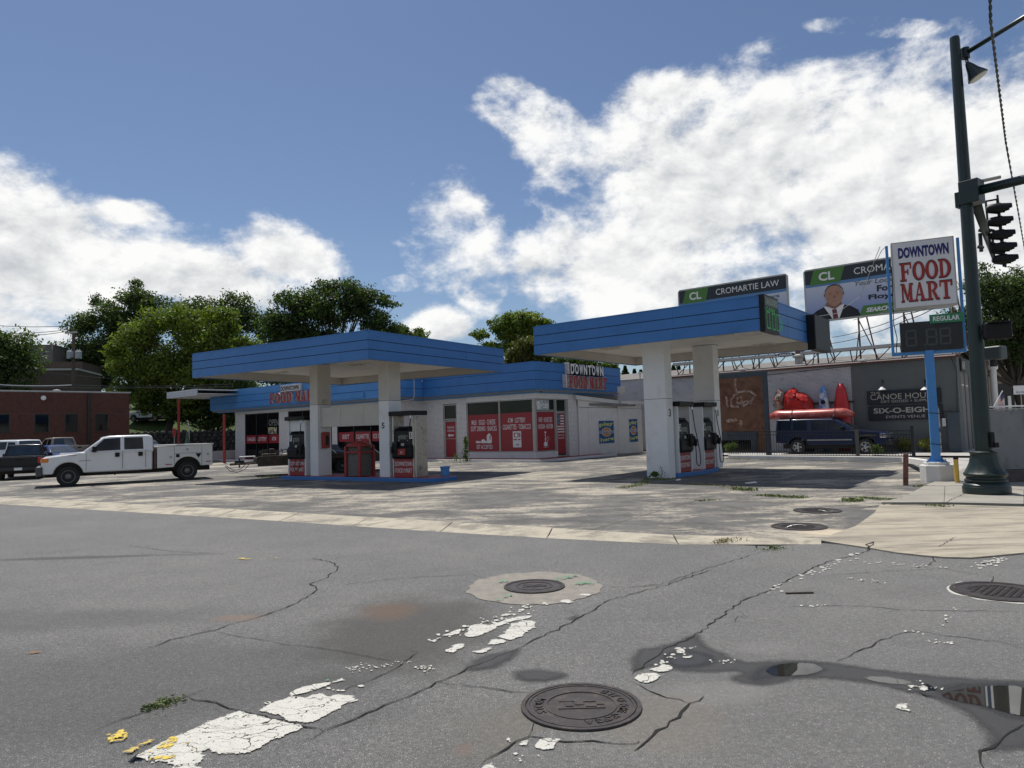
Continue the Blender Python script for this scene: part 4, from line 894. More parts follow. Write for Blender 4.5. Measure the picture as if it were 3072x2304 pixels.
bx('sign_end_plate', M_chan, fFS, a0-.28, a0-.16, -.24, -.004, 4.05, 4.8, s2_); bx('sign_end_plate', M_chan, fFS, a0-.02, a0+.12, -.24, -.004, 4.82, 5.5, s2_)
# security camera
p_ = FS.p(.5, -.2, 3.82); t_ = thing('security_camera', 'small dark security camera under the corner of the shop fascia', 'camera', p_)
MB().lathe([(.03, 0), (.05, .03), (.05, .18), (.03, .2)], p_, 10, (-.6, -.75, -.2)).build('housing', M_blackm, t_)
MB().tube([p_, FS.p(.5, .0, 3.88)], .02, 6).build('bracket', M_blackm, t_)

# ---- lean-to of white painted boards at the right end
ld = thing('lean_to_shed', 'white painted plywood lean-to with a sloping white gutter beside the shop', 'shed', FS.p(6, -.5, 0))
FS2 = fc(CU+.12, CN, Nd)
x0s, z0a = 4.1, 3.62
(xe, ze) = FS2.hit(1935, 1215)
(xc, zc) = FS2.hit(1851, 1205)
bd = MB()
for a, c in ((x0s, x0s+1.05), (x0s+1.06, x0s+2.25), (x0s+2.26, xc)): MB().box(a+.005, c-.005, 0, .06, .02, 2.92, FS2).build('wall_panel', M_wood, ld)
MB().prism([(x0s, 2.96), (xc, 3.02), (xc, 3.27), (x0s, 3.52)], .012, .06, FS2).build('upper_panel', M_wood, ld)
for a, w in ((xc, .25),): bx('corner_post', M_wood, FS2, a, a+w, -.05, .06, .02, 3.32, ld)
FP = fc(CU+.12, CN+xc+.26, (Nd+Ud*.25).normalized())
for a, c in ((0, 2.05),): MB().box(a, c, 0, .06, .0, 2.86, FP).build('wall_panel', M_wood, ld); MB().box(a, c, .01, .06, 2.90, 3.22, FP).build('upper_panel', M_wood, ld)
g_ = MB(); g_.add([FS2.p(x0s-.35, -.12, 3.42), FS2.p(x0s-.35, -.12, 3.66), FS2.p(x0s-.35, .10, 3.66), FS2.p(x0s-.35, .10, 3.42), FS2.p(xc, -.12, 3.18), FS2.p(xc, -.12, 3.40), FS2.p(xc, .10, 3.40), FS2.p(xc, .10, 3.18)], [(0, 1, 5, 4), (1, 2, 6, 5), (2, 3, 7, 6), (3, 0, 4, 7), (0, 3, 2, 1), (4, 5, 6, 7)])
g_.build('gutter_board', M_white, ld)
g_ = MB(); g_.box(0, 2.2, -.14, .10, 3.16, 3.38, FP).build('gutter_board', M_white, ld)
MB().plan([FS2.p(x0s, .1, 0).xy, FP.p(2.05, .1, 0).xy, FP.p(2.05, 2.4, 0).xy, FS2.p(x0s, 2.4, 0).xy], 3.05, 3.2).build('roof', M_roof, ld)
bx('wall_base', M_wbrick, FS2, x0s, xc, .1, 2.4, 0, 3.0, ld)
# lottery posters
M_lot = mat('lottery_blue', (.012, .10, .26), rough=.5, var=.2); M_loty = mat('lottery_yellow', (.60, .62, .22), rough=.5); M_peach = mat('lottery_orange', (.62, .25, .07), rough=.5, var=.2, vs=5)
def lottery(F, x0, x1, z0, z1, y, label):
    t = thing('lottery_poster', label, 'poster', F.p((x0+x1)/2, y, z0), 'play here posters on the lean-to'); w = x1-x0; h = z1-z0; cx = (x0+x1)/2; cz = (z0+z1)/2
    MB().box(x0, x1, y-.012, y, z0, z1, F).build('board', M_lot, t)
    text(F, 'play', x0+.03*w, x1-.03*w, z0+.70*h, z0+.92*h, M_loty, t, y=y-.013, bold=.03, drop=.05*h); text(F, 'here', x0+.08*w, x1-.03*w, z0+.06*h, z0+.24*h, M_loty, t, y=y-.013, bold=.03, drop=.07*h)
    quadf(F, ellipse(cx, cz, .34*w, .20*h), M_lett, t, 'ring', y=y-.013); quadf(F, ellipse(cx, cz, .31*w, .18*h), M_peach, t, 'peach', y=y-.017)
    quadf(F, [(x0+.02*w, cz-.055*h), (x1-.02*w, cz-.055*h), (x1-.02*w, cz+.055*h), (x0+.02*w, cz+.055*h)], M_lett, t, 'band', y=y-.021)
    quadf(F, [(x0+.05*w, cz-.042*h), (x1-.05*w, cz-.042*h), (x1-.05*w, cz+.042*h), (x0+.05*w, cz+.042*h)], M_lot, t, 'band', y=y-.0245)
    text(F, 'LOTTERY', x0+.09*w, x1-.09*w, cz-.027*h, cz+.027*h, M_lett, t, y=y-.028, t=.002, bold=.03)
(a0, b0), (a1, b1) = FS2.hit(1798, 1331), FS2.hit(1840, 1262); lottery(FS2, a0, a1, b0, b1, -.004, 'blue play here lottery poster on the wider lean-to panel, nearer the shop door')
(a0, b0), (a1, b1) = FP.hit(1889, 1326), FP.hit(1911, 1257); lottery(FP, a0, a1, b0, b1, -.004, 'narrower-looking blue play here lottery poster on the right end panel of the lean-to')

# ------------------------------------------------------------------ canopies
def canopy(label, A, ang, Lc, Wc, zb, zt, lights, pil, seam):
    u = Vector((math.cos(ang), math.sin(ang), 0)); n = Vector((-u.y, u.x, 0)); A = Vector((A[0], A[1], 0))
    ctr = A-u*Lc/2+n*Wc/2
    t = thing('fuel_canopy', label, 'canopy', ctr, 'blue fuel canopies')
    H = (zt-zb)/3
    f1_ = Face(*(A-u*Lc).xy, d=u); f2_ = Face(*A.xy, d=n); f3_ = Face(*(A+n*Wc).xy, d=-u); f4_ = Face(*(A-u*Lc+n*Wc).xy, d=-n)
    for F, l_ in ((f1_, Lc), (f2_, Wc), (f3_, Lc), (f4_, Wc)):
        fascia(F, 0, l_, zb, 3, H, M_blue, t, pl=2.4)
        bx('fascia_lining', M_cream, F, .06, l_-.06, .055, .085, zb+.012, zb+.5, t)
        bx('fascia_bottom', M_blue, F, .031, l_-.031, .002, .09, zb-.008, zb+.004, t)
    zs = zb+.34; w = .0; k = 0
    while w < Wc-.2:
        piece('soffit_plank', t, M_soffit, f1_, .09, Lc-.09, .09+w, .09+min(w+.204, Wc-.18)-.012, zs, zs+.02); w += .204
    bx('roof_deck', M_roof, f1_, .1, Lc-.1, .1, Wc-.1, zs+.03, zt-.15, t)
    M_lens = MATS.get('lamp_lens') or mat('lamp_lens', (.55, .52, .44), rough=.3, var=.3, vs=9, col2=(.12, .10, .08), c2s=14)
    for (px, py) in lights:
        p = G(px, py, zs-.02); F = Face(p.x, p.y, d=u); lt = MB(); lt.box(-.42, .42, -.24, .24, zs-.03, zs-.002, F)
        o = lt.build('light_fitting', M_white, t, bev=.02); MB().box(-.34, .34, -.17, .17, zs-.055, zs-.031, F).build('lens', M_lens, o, bev=.015)
    for (c, a, b_, zz0, zsm) in pil:
        F = Face(c.x, c.y, d=u)                                    # near corner at origin: a back along -u, b along n
        M_dk = M_groove
        bx('pillar_core', M_dk, F, -a+.02, -.02, .02, b_-.02, zz0, zs-.02, t)
        bx('pillar_casing', M_pillar, F, -a, 0, 0, b_, zz0, zsm-.006, t, .008); bx('pillar_casing', M_pillar if seam else M_cream, F, -a, 0, 0, b_, zsm+.006, zs-.004, t, .008)
        bx('pillar_collar', M_groove, F, -a-.006, .006, -.006, b_+.006, zs-.012, zs-.002, t)
    return t, u, n, zs
# right canopy
RA = (7.146, 20.163); aR = -.672
uR = Vector((math.cos(aR), math.sin(aR), 0)); nR = Vector((-uR.y, uR.x, 0))
cR1 = G(2007.5, 1435.8); cR2 = cR1 + nR*4.02
canR, *_ = canopy('near blue fuel canopy on two white pillars, carrying a lit price board', RA, aR, 8.08, 7.35, 4.38, 5.36, ((1832, 1045), (2169, 1004), (2291, 1034)), ((cR1, .80, .50, 0, 2.62), (cR2, .80, .50, .10, 2.62)), True)
LA = (-4.792, 23.678); aL = -.572
uL = Vector((math.cos(aL), math.sin(aL), 0)); nL = Vector((-uL.y, uL.x, 0))
cL1 = G(955, 1428, .14); cL2 = cL1+uL*3.78
canL, *_ = canopy('far blue fuel canopy on two pillars joined by a cream cross beam', LA, aL, 9.883, 8.266, 4.25, 5.20, ((838, 1117), (1072, 1094)), ((cL1, .45, .70, .14, 2.95), (cL2, .50, .66, .14, 2.95)), False)
FI = Face(cL1.x, cL1.y, d=uL)                                   # island frame, x from pillar corner
for a, c in ((.012, 1.10), (1.11, 2.35), (2.36, 3.27)): bx('beam_panel', M_cream, FI, a, c, .16, .60, 2.06, 2.82, canL, .004)
FIR = Face(cR1.x, cR1.y, d=nR)                                  # x along n from the near corner, y inwards (to -u)
M_num = M_blk
text(FI, '5', 3.78-.36, 3.78-.22, 1.92, 2.14, M_num, canL, y=-.002, bold=.02)
text(FIR, '3', .17, .33, 2.02, 2.28, M_num, canR, y=-.002, bold=.02); text(FIR, '1', 4.02+.20, 4.02+.28, 2.02, 2.26, M_num, canR, y=-.002, bold=.02)
b = MB(); b.lathe([(.10, 0), (.10, .03), (.075, .035), (.06, .02), (.02, .03)], Face(cL1.x, cL1.y, d=nL).p(.36, -.0, 3.08), 16, tuple(uL)); b.build('round_vent', M_steel, canL)
# islands
def island(label, F, x0, x1, y0, y1, h, bulge=0.0):
    n_ = 10; front = [(x0+(x1-x0)*i/n_, y0-bulge*math.sin(math.pi*i/n_)) for i in range(n_+1)] if bulge else [(x0+.2, y0), (x1-.25, y0), (x1-.07, y0+.08), (x1, y0+.3)]
    back = [(x1, y1), (x0, y1)] if bulge else [(x1, y1-.2), (x1-.2, y1), (x0+.3, y1), (x0, y1-.3), (x0, y0+.25)]
    pts = [F.p(x, y, 0) for x, y in front+back]; t = thing('pump_island', label, 'pump island', F.p((x0+x1)/2, (y0+y1)/2, 0), 'raised pump islands')
    MB().plan([(p.x, p.y) for p in pts], -.05, h).build('kerb', M_blue, t, bev=.02)
    ins = [F.p(x+(.05 if x < (x0+x1)/2 else -.05), y+(.06 if y < (y0+y1)/2 else -.06), 0) for x, y in front+back]
    MB().plan([(p.x, p.y) for p in ins], h, h+.006).build('red_top', M_redp, t); return t
island('long raised pump island with a blue kerb under the far left canopy', FI, -2.05, 6.15, -.32, 1.15, .14)
island('short raised pump island with a curved blue kerb between the two near pillars', FIR, .50, 4.02, -.06, 1.1, .14, .22)

def dispenser(F, x0, x1, y0, dep, z0, num, label, fin=M_pillar, back=None, redtag=False, mirror=False, hose=None):
    p = F.p((x0+x1)/2, y0+dep/2, z0); t = thing('fuel_dispenser', label, 'fuel pump', p, 'fuel dispensers under the canopies')
    y1 = y0+dep; fw = .07
    for a, c in ((x0, x0+fw), (x1-fw, x1)): bx('side_column', fin, F, a, c, y0+.10, y1-.10, z0, z0+2.22, t, .008)
    bx('header', M_black, F, x0-.06, x1+.06, y0-.02, y1+.02, z0+2.22, z0+2.38, t, .012)
    bx('lower_cabinet', M_redp, F, x0+fw+.005, x1-fw-.005, y0+.12, y1-.12, z0+.01, z0+.66, t, .006)
    wid = x1-x0
    text(F, 'DOWNTOWN', x0+fw+.05, x1-fw-.05, z0+.40, z0+.56, M_lett, t, y=y0+.118, bold=.0); text(F, 'FOOD MART', x0+fw+.06, x1-fw-.06, z0+.16, z0+.32, M_lett, t, y=y0+.118, bold=.0)
    F2 = Face(F.o.x, F.o.y, d=F.n)
    prof = [(y0+.08, .66), (y0+.02, .74), (y0+.0, 1.04), (y0+.10, 1.16), (y0+.14, 1.66), (y0+.24, 1.76), (y1-.24, 1.76), (y1-.14, 1.66), (y1-.10, 1.16), (y1, 1.04), (y1-.02, .74), (y1-.08, .66)]
    MB().prism([(a, z0+b_) for a, b_ in prof], -(x1-.04), -(x0+.04), F2).build('pump_body', M_black, t, bev=.015)
    bx('top_bulge', M_black, F, x0+.22*wid, x1-.22*wid, y0+.16, y1-.16, z0+1.74, z0+1.83, t, .04)
    M_scr = MATS.get('lcd_grey') or mat('lcd_grey', (.10, .11, .10), rough=.25)
    cx = (x0+x1)/2
    bx('screen', M_scr, F, cx-.15, cx+.15, y0+.112, y0+.14, z0+1.36, z0+1.52, t); kb = MB()
    for i in range(4):
        for s in (-1, 1): kb.box(cx+s*.20-.015, cx+s*.20+.015, y0+.11, y0+.14, z0+1.30+i*.055, z0+1.325+i*.055, F)
    kb.build('buttons', M_lett, t)
    bx('card_reader', M_alu, F, cx-.08, cx+.06, y0+.075, y0+.12, z0+1.12, z0+1.22, t, .01)
    nx_ = x0+.16 if not mirror else x1-.16
    bx('number_plate', M_lett, F, nx_-.07, nx_+.07, y0+.108, y0+.13, z0+1.38, z0+1.62, t); text(F, num, nx_-.04, nx_+.04, z0+1.41, z0+1.59, M_blk, t, y=y0+.106, bold=.03)
    if redtag: bx('red_tag', M_redl, F, cx-.16, cx+.20, y0-.03, y0+.01, z0+.80, z0+1.02, t, .008); text(F, '87', cx-.02, cx+.08, z0+.85, z0+.93, M_lett, t, y=y0-.032)
    # nozzle in its boot, hose hanging from a swivel at the header
    hx = x1-.22 if not mirror else x0+.22
    nz = MB(); nz.tube([F.p(hx, y0-.10, z0+1.20), F.p(hx, y0-.13, z0+1.05), F.p(hx, y0-.08, z0+.88)], [.035, .045, .03], 8); nz.tube([F.p(hx, y0-.09, z0+1.18), F.p(hx, y0+.03, z0+1.24)], .018, 6); nz.box(hx-.03, hx+.03, y0-.20, y0-.12, z0+.86, z0+1.10, F)
    nz.build('nozzle', M_black, t, bev=.006); bx('nozzle_boot', M_blackm, F, hx-.09, hx+.09, y0-.05, y0+.06, z0+.84, z0+1.28, t, .02)
    hp = hose or [(hx+.10, -.02, 2.20), (hx+.11, -.05, 1.9), (hx+.12, -.09, 1.5), (hx+.20, -.16, .9), (hx+.22, -.20, .45), (hx+.14, -.22, .24), (hx, -.22, .20), (hx-.10, -.20, .30), (hx-.06, -.18, .6), (hx, -.14, .88)]
    pts = [Vector(F.p(a, y0+b_, z0+c)) for a, b_, c in hp]; q = []
    for i in range(len(pts)-1):
        p0 = pts[max(i-1, 0)]; p1 = pts[i]; p2 = pts[i+1]; p3 = pts[min(i+2, len(pts)-1)]
        for k in range(5): s = k/5; q.append(.5*((2*p1)+(p2-p0)*s+(2*p0-5*p1+4*p2-p3)*s*s+(3*p1-p0-3*p2+p3)*s**3))
    q.append(pts[-1]); MB().tube(q, .016, 7).build('hose', M_black, t, smooth=True)
    MB().tube([q[0], q[2]], .035, 8).build('hose_swivel', M_chrome, t)
    if back: bx('upper_panel', back, F, x0+fw, x1-fw, y0+.16, y0+.20, z0+1.78, z0+2.22, t)
    return t
dispenser(FI, -1.78, -.72, -.10, .72, .146, '7', 'fuel dispenser numbered 7 with white columns at the left end of the far island', back=M_pillar)
dispenser(FI, 3.78+.16, 3.78+1.20, -.12, .78, .146, '5', 'fuel dispenser numbered 5 with a red tag, right end of the far island', fin=M_steel, redtag=True, mirror=True, hose=[(4.95, -.03, 2.2), (4.94, -.06, 1.9), (4.88, -.1, 1.5), (4.8, -.14, 1.2)])
dispenser(FIR, .62, 1.62, -.20, .72, .146, '3', 'fuel dispenser numbered 3 beside the nearer pillar of the near canopy')
dispenser(FIR, 2.62, 3.62, -.20, .80, .146, '1', 'fuel dispenser numbered 1 beside the farther pillar of the near canopy')
# silver column beside pump 5
bx('side_column', M_steel, FI, 3.78+1.22, 3.78+1.30, -.02, .60, .146, 2.36, bpy.data.objects['fuel_dispenser.001'], .01)
# litter bin
lb = thing('litter_bin', 'red framed litter bin with grey panels and a domed lid between the far pillars', 'litter bin', FI.p(2.05, .25, .146)); Fb = FI; s_ = .36; bxx = 2.05; byy = .22
M_pebble = mat('pebble_panel', (.16, .15, .14), rough=.95, var=.4, vs=25, col2=(.07, .065, .06), c2s=30, bump=.01, bs=60)
bx('bin_panel', M_pebble, Fb, bxx-s_+.03, bxx+s_-.03, byy-s_+.03, byy+s_-.03, .17, 1.02, lb)
for i in (-1, 1):
    for j in (-1, 1): bx('corner_post', M_redp, Fb, bxx+i*s_-.06, bxx+i*s_+.06, byy+j*s_-.06, byy+j*s_+.06, .146, 1.10, lb, .03)
bx('rim', M_redp, Fb, bxx-s_-.05, bxx+s_+.05, byy-s_-.05, byy+s_+.05, 1.02, 1.10, lb, .02)
for i in (-1, 1):
    for j in (-1, 1): bx('lid_post', M_redp, Fb, bxx+i*s_-.05, bxx+i*s_+.05, byy+j*s_-.05, byy+j*s_+.05, 1.10, 1.30, lb, .02)
bx('inner_hood', M_pebble, Fb, bxx-s_+.06, bxx+s_-.06, byy-s_+.06, byy+s_-.06, 1.10, 1.28, lb)
c_ = Fb.p(bxx, byy, 0); MB().lathe([(.50, 1.27), (.51, 1.31), (.42, 1.39), (.25, 1.45), (.08, 1.475), (.01, 1.48)], (c_.x, c_.y, 0), 24).build('domed_lid', M_redp, lb, smooth=True)
MB().lathe([(.03, 1.46), (.05, 1.50), (.03, 1.54), (.005, 1.55)], (c_.x, c_.y, 0), 10).build('knob', M_alu, lb)
M_cup = M_lett
# red box on the pillar, blue bucket
t_ = thing('squeegee_box', 'red metal box mounted on the left pillar of the far canopy', 'metal box', Face(cL1.x, cL1.y, d=nL).p(.33, -.1, 1.1)); Fp = Face(cL1.x, cL1.y, d=nL)
bx('case', M_redp, Fp, .16, .50, -.16, -.001, 1.22, 1.86, t_, .03); bx('window', M_black, Fp, .27, .42, -.165, -.158, 1.34, 1.72, t_); 
text(Fp, 'fuel', .20, .26, 1.3, 1.36, M_lett, t_, y=-.162) if False else None
p_ = FI.p(5.75, .75, .146); MB().lathe([(.13, 0), (.17, .30), (.19, .31), (.19, .35), (.165, .35), (.15, .05), (.01, .04)], p_, 18).build('bucket', M_bluel)
setp(bpy.data.objects['bucket'], 'blue plastic bucket on the right end of the far pump island', 'bucket')
# LED price board and black sign box on the near canopy
FCR = Face(RA[0], RA[1], d=nR)
def onC(px, py): return FCR.hit(px, py, -.2)
(a0, b0), (a1, b1) = onC(2291, 976), onC(2336, 908)
t_ = thing('price_board', 'black LED price board reading 0.00 in green on the near canopy', 'price board', FCR.p((a0+a1)/2, -.2, 4.3))
zb_, zt_ = 4.32, 5.36
(a0, _), (a1, _) = FCR.hit(2294, 940, -.16), FCR.hit(2337, 960, -.16)
bx('case', M_black, FCR, a0, a1, -.16, -.006, zb_, zt_+.04, t_, .01)
M_led = mat('green_led', (.03, .28, .07), emit=((.10, .55, .14), .14)); M_ledo = mat('dim_led', (.05, .08, .05), rough=.6); M_pgr = mat('panel_grey_green', (.10, .13, .10), rough=.5)
M_olab = mat('label_green_grey', (.30, .36, .28), rough=.5)
bx('label_strip', M_pgr, FCR, a0+.05, a1-.05, -.166, -.16, 5.08, 5.34, t_); text(FCR, 'UNLEADED', a0+.12, a1-.12, 5.13, 5.29, M_olab, t_, y=-.167, bold=.02)
text(FCR, 'CASH', a0+.12, a0+.85, 4.93, 5.05, M_led, t_, y=-.162, t=.002, bold=.01)
def seg7(F, x, z, w, h, segs, m, par, y=-.162, th=.05, name='digit_segments'):
    b = MB(); S = {'a': (0+th*.6, w-th*.6, h-th, h), 'g': (th*.6, w-th*.6, h/2-th/2, h/2+th/2), 'd': (th*.6, w-th*.6, 0, th), 'f': (0, th, h/2+.01, h-th*.4), 'b': (w-th, w, h/2+.01, h-th*.4), 'e': (0, th, th*.4, h/2-.01), 'c': (w-th, w, th*.4, h/2-.01)}
    for s in segs: a_, b__, c_, d_ = S[s]; b.box(x+a_, x+b__, y-.003, y, z+c_, z+d_, F)
    return b.build(name, m, par)
for x_ in (a0+.14, a0+.62, a0+1.0): seg7(FCR, x_, 4.42, .28, .50, 'abcdef', M_led, t_, y=-.162, th=.035)
bx('decimal_point', M_led, FCR, a0+.50, a0+.53, -.165, -.16, 4.42, 4.47, t_)
fr = MB(); fr.box(a0+1.40, a0+1.43, -.165, -.16, 4.50, 4.80, FCR); fr.box(a0+1.48, a0+1.51, -.165, -.16, 4.48, 4.82, FCR); fr.build('fraction_segments', M_led, t_)
(a0, _), (a1, _) = FCR.hit(2447, 1040, -.26), FCR.hit(2493, 1050, -.26)
t_ = thing('sign_box', 'deep black unlit sign box projecting from the right end of the near canopy', 'sign box', FCR.p(a0, -.2, 4.1))
MB().box(a0, a1, -.26, -.006, 4.12, 5.30, FCR).build('case', M_black, t_, bev=.01)
bx('face_panel', M_blackm, FCR, a0+.04, a1-.04, -.270, -.261, 4.16, 5.26, t_)
# ------------------------------------------------------------------ pylon sign
ps = G(2813, 1449); tP = thing('pylon_sign', 'tall blue pylon sign reading DOWNTOWN FOOD MART over a dark price panel', 'shop sign', (ps.x, ps.y, 0))
PX, PY = ps.x*(ps.y+.36)/ps.y, ps.y+.36
oc = [(PX+.41*math.cos(a)+.0, PY+.41*math.sin(a)) for a in [math.pi/8+k*math.pi/4 for k in range(8)]]
MB().plan(oc, -.05, .46).build('pedestal', M_concl, tP, bev=.02)
MB().plan([(PX+(x-PX)*.78, PY+(y-PY)*.78) for x, y in oc], .46, .54).build('pedestal_cap', M_concl, tP, bev=.02)
angP = math.radians(-25); FP2 = Face(PX, PY, ang=angP)
bx('pole', M_bluel, FP2, -.105, .105, -.11, .11, .54, 3.93, tP, .01)
bx('base_plate', M_bluel, FP2, -.24, .24, -.2, .2, .541, .565, tP)
for s in (-1, 1):
    MB().prism([(s*.106, .565), (s*.20, .565), (s*.106, .72)], -.01, .01, FP2).build('gusset', M_bluel, tP)
    MB().lathe([(.02, .56), (.02, .62)], FP2.p(s*.2, -.13, 0), 6).build('bolt', M_alu, tP)
def hz(px, py, y=0.0): return FP2.hit(px, py, y)
(lx, lz0) = hz(2679, 1068); (rx, rz0) = hz(2896, 1057); (_, lz1) = hz(2663, 741); (_, rz1) = hz(2876, 710)
zb0 = (lz0+rz0)/2; zt1 = (lz1+rz1)/2; lx, rx = (lx+hz(2664, 800)[0])/2, (rx+hz(2878, 800)[0])/2
print('pylon', lx, rx, zb0, zt1, lz0, rz0, lz1, rz1)
for x in (lx, rx): bx('upright', M_bluel, FP2, x-.035, x+.035, -.04, .04, zb0, zt1, tP, .005)
bx('cross_bar', M_bluel, FP2, lx+.036, rx-.036, -.05, .05, zb0, zb0+.09, tP, .005)
(c0, cb0) = hz(2679, 931.6, -.12); (c1, cb1) = hz(2870, 911, -.12); _, ct0 = hz(2668.3, 732, -.12); _, ct1 = hz(2865, 704.8, -.12)
cb, ct = (cb0+cb1)/2, (ct0+ct1)/2; c0 = lx+.10; c1 = rx-.10
bx('sign_cabinet', M_alu, FP2, c0, c1, -.14, .14, cb, ct, tP, .01)
M_sface = mat('sign_face', (.68, .66, .68), rough=.35, var=.04, vs=2, col2=(.52, .49, .48), c2s=3, c2t=(.58, .8))
bx('sign_face', M_sface, FP2, c0+.035, c1-.035, -.150, -.1405, cb+.035, ct-.035, tP)
cw, chh = c1-c0, ct-cb
text(FP2, 'DOWNTOWN', c0+.11*cw, c0+.91*cw, cb+.745*chh, cb+.91*chh, M_navy, tP, y=-.151, t=.004, bold=.05)
for s, z0_, z1_ in (('FOOD', .41, .67), ('MART', .10, .36)):
    serif(FP2, s, c0+.115*cw, c0+.935*cw, cb+(z0_-.012)*chh, cb+(z1_+.012)*chh, M_blk, tP, y=-.1512, t=.003, gap=.02, name='letter_outline')
    serif(FP2, s, c0+.125*cw, c0+.935*cw, cb+z0_*chh, cb+z1_*chh, M_redl, tP, y=-.160, t=.003, gap=.07, name='letter')
(q0, qz) = hz(2698, 1060, -.1); _, qt = hz(2696, 979, -.1)
q0 = lx+.20; q1 = rx-.036; qz = zb0+.10; qt = qz+.86
bx('price_panel', M_blackm, FP2, q0, q1, -.12, .10, qz, qt-.06, tP, .01)
M_off = mat('unlit_segments', (.055, .06, .06), rough=.5)
for x_ in (.14, .72, 1.10): seg7(FP2, q0+x_*((q1-q0)/1.75), qz+.13, .27, .46, 'abcdefg', M_off, tP, y=-.121, th=.045)
bx('decimal_point', M_off, FP2, q0+.55, q0+.60, -.124, -.121, qz+.13, qz+.18, tP)
M_sgreen = mat('sign_green', (.03, .20, .10), rough=.5)
bx('grade_panel', M_sgreen, FP2, q1-.76, q1+.03, -.16, -.125, qt-.14, qt+.10, tP); text(FP2, 'REGULAR', q1-.68, q1-.06, qt-.085, qt+.045, M_lett, tP, y=-.161, bold=.02)
text(FP2, 'OPEN', q0+.5, q0+.8, qt-.20, qt-.10, M_off, tP, y=-.122)
MB().tube([FP2.p(lx+.08, 0, zb0+.1), FP2.p(lx+.12, 0, zb0+.5), FP2.p(lx+.06, 0, zb0+.9), FP2.p(lx+.1, 0, zt1-.6)], .012, 5).build('cable', M_blackm, tP)
MB().tube([FP2.p(lx, 0, zt1), FP2.p(lx-.12, 0, zt1-.1), FP2.p(lx-.4, .2, zt1-.6), FP2.p(lx-.5, .4, zt1-.9)], .008, 5).build('loose_wire', M_blackm, tP)
# papers and ties on the pole
M_paper = mat('torn_paper', (.45, .46, .50), rough=.7, var=.4, vs=20, col2=(.25, .26, .32), c2s=14)
for i, (z, h) in enumerate(((3.05-1.2, .15), (2.55-1.1, .42), (1.05, .30), (.82, .22))): MB().box(.106, .14, -.10, .06, z, z+h, FP2).build('taped_paper', M_paper, tP, bev=.01)
for z in (1.86, 1.02): MB().tube([FP2.p(-.3, -.16, z+.05), FP2.p(0, -.125, z), FP2.p(.17, -.12, z-.02)], .008, 5).build('cable_tie', M_blackm, tP)
# posts near it
p_ = G(2872, 1447, .045); t_ = thing('bollard', 'short yellow bollard with a black cap behind the pylon base', 'bollard', p_)
MB().lathe([(.055, 0), (.055, .60)], p_, 14).build('post', M_yel, t_, smooth=math.radians(40)); MB().lathe([(.06, .60), (.06, .64), (.02, .65)], p_, 14).build('cap', M_black, t_)
p_ = G(2717, 1457); Fq = Face(p_.x, p_.y, ang=angP)
MB().add([Fq.p(x+z*.06, y, z) for z in (0, .82) for y in (-.05, .05) for x in (-.06, .06)], [(0, 2, 3, 1), (4, 5, 7, 6), (0, 1, 5, 4), (2, 6, 7, 3), (0, 4, 6, 2), (1, 3, 7, 5)]).build('leaning_post', mat('faded_red_metal', (.20, .075, .06), rough=.7, var=.25, vs=6, col2=(.12, .05, .04), c2s=8), bev=.008)
setp(bpy.data.objects['leaning_post'], 'faded red steel post leaning slightly left of the white pylon base', 'post')
# white painted guard rail kerb
gk = thing('barrier_kerb', 'long white painted concrete barrier kerb along the fence', 'kerb', G(2600, 1376))
zK = .42
gp_ = [Vector((12.0, 35.3, 0)), Vector((15.5, 30.4, 0)), Vector((16.9, 28.0, 0))]
a = WY(2184, 1366, 35.5); b_ = WY(2705, 1371, 27.5); c_ = WY(2790, 1383, 19.6)
def bar3(pts, w, h, m, name, par):
    for p, q in zip(pts, pts[1:]):
        F = Face(p.x, p.y, d=((q-p).x, (q-p).y)); l_ = (Vector((q.x, q.y))-Vector((p.x, p.y))).length
        MB().add([F.p(x, y, z+(p.z if x == 0 else q.z)) for z in (-h, 0) for y in (0, w) for x in (0, l_)], [(0, 2, 3, 1), (4, 5, 7, 6), (0, 1, 5, 4), (2, 6, 7, 3), (0, 4, 6, 2), (1, 3, 7, 5)]).build(name, m, par, bev=.015)
bar3([a, a.lerp(b_, .5), b_, c_], .22, .20, M_concl, 'kerb_block', gk)

# ------------------------------------------------------------------ signal pole
pp = G(2961, 1486, .045); sp = thing('signal_pole', 'tall dark green traffic signal pole with a fluted bell base and mast arms', 'signal pole', pp)
bp = pp*((pp.y+.42)/pp.y); bz = .045
MB().lathe([(.455, 0), (.46, .02), (.46, .13), (.455, .155), (.44, .16), (.435, .20), (.40, .235), (.385, .25), (.41, .27), (.41, .30), (.375, .33), (.375, .36), (.40, .38), (.42, .41), (.42, .44), (.39, .47), (.34, .56), (.29, .68), (.265, .82), (.262, .86), (.28, .88), (.28, .91), (.25, .93), (.20, .935)], (bp.x, bp.y, bz), 48, flute=(.46, .83, .02, 12)).build('bell_base', M_dgreen, sp, smooth=math.radians(30))
topz = WY(2872, 112, bp.y).z
MB().lathe([(.17, .9), (.14, 4.5), (.102, topz-.05), (.095, topz), (.04, topz+.02)], (bp.x, bp.y, 0), 20).build('shaft', M_dgreen, sp, smooth=math.radians(40))
a1 = WY(2900, 580, bp.y); e1 = WY(3072, 538, bp.y-.9); e1 = a1 + (e1-a1)*3.2
MB().tube([a1+(e1-a1)*.03, e1], [.105, .085], 14).build('mast_arm', M_dgreen, sp, smooth=True)
Fm = Face(a1.x, a1.y, d=((e1-a1).x, (e1-a1).y))
bx('arm_clamp', M_dgreen, Fm, -.10, .30, -.19, .19, a1.z-.28, a1.z+.25, sp, .02); bx('arm_clamp', M_dgreen, Fm, -.21, -.12, -.12, .12, a1.z-.30, a1.z+.05, sp, .01)
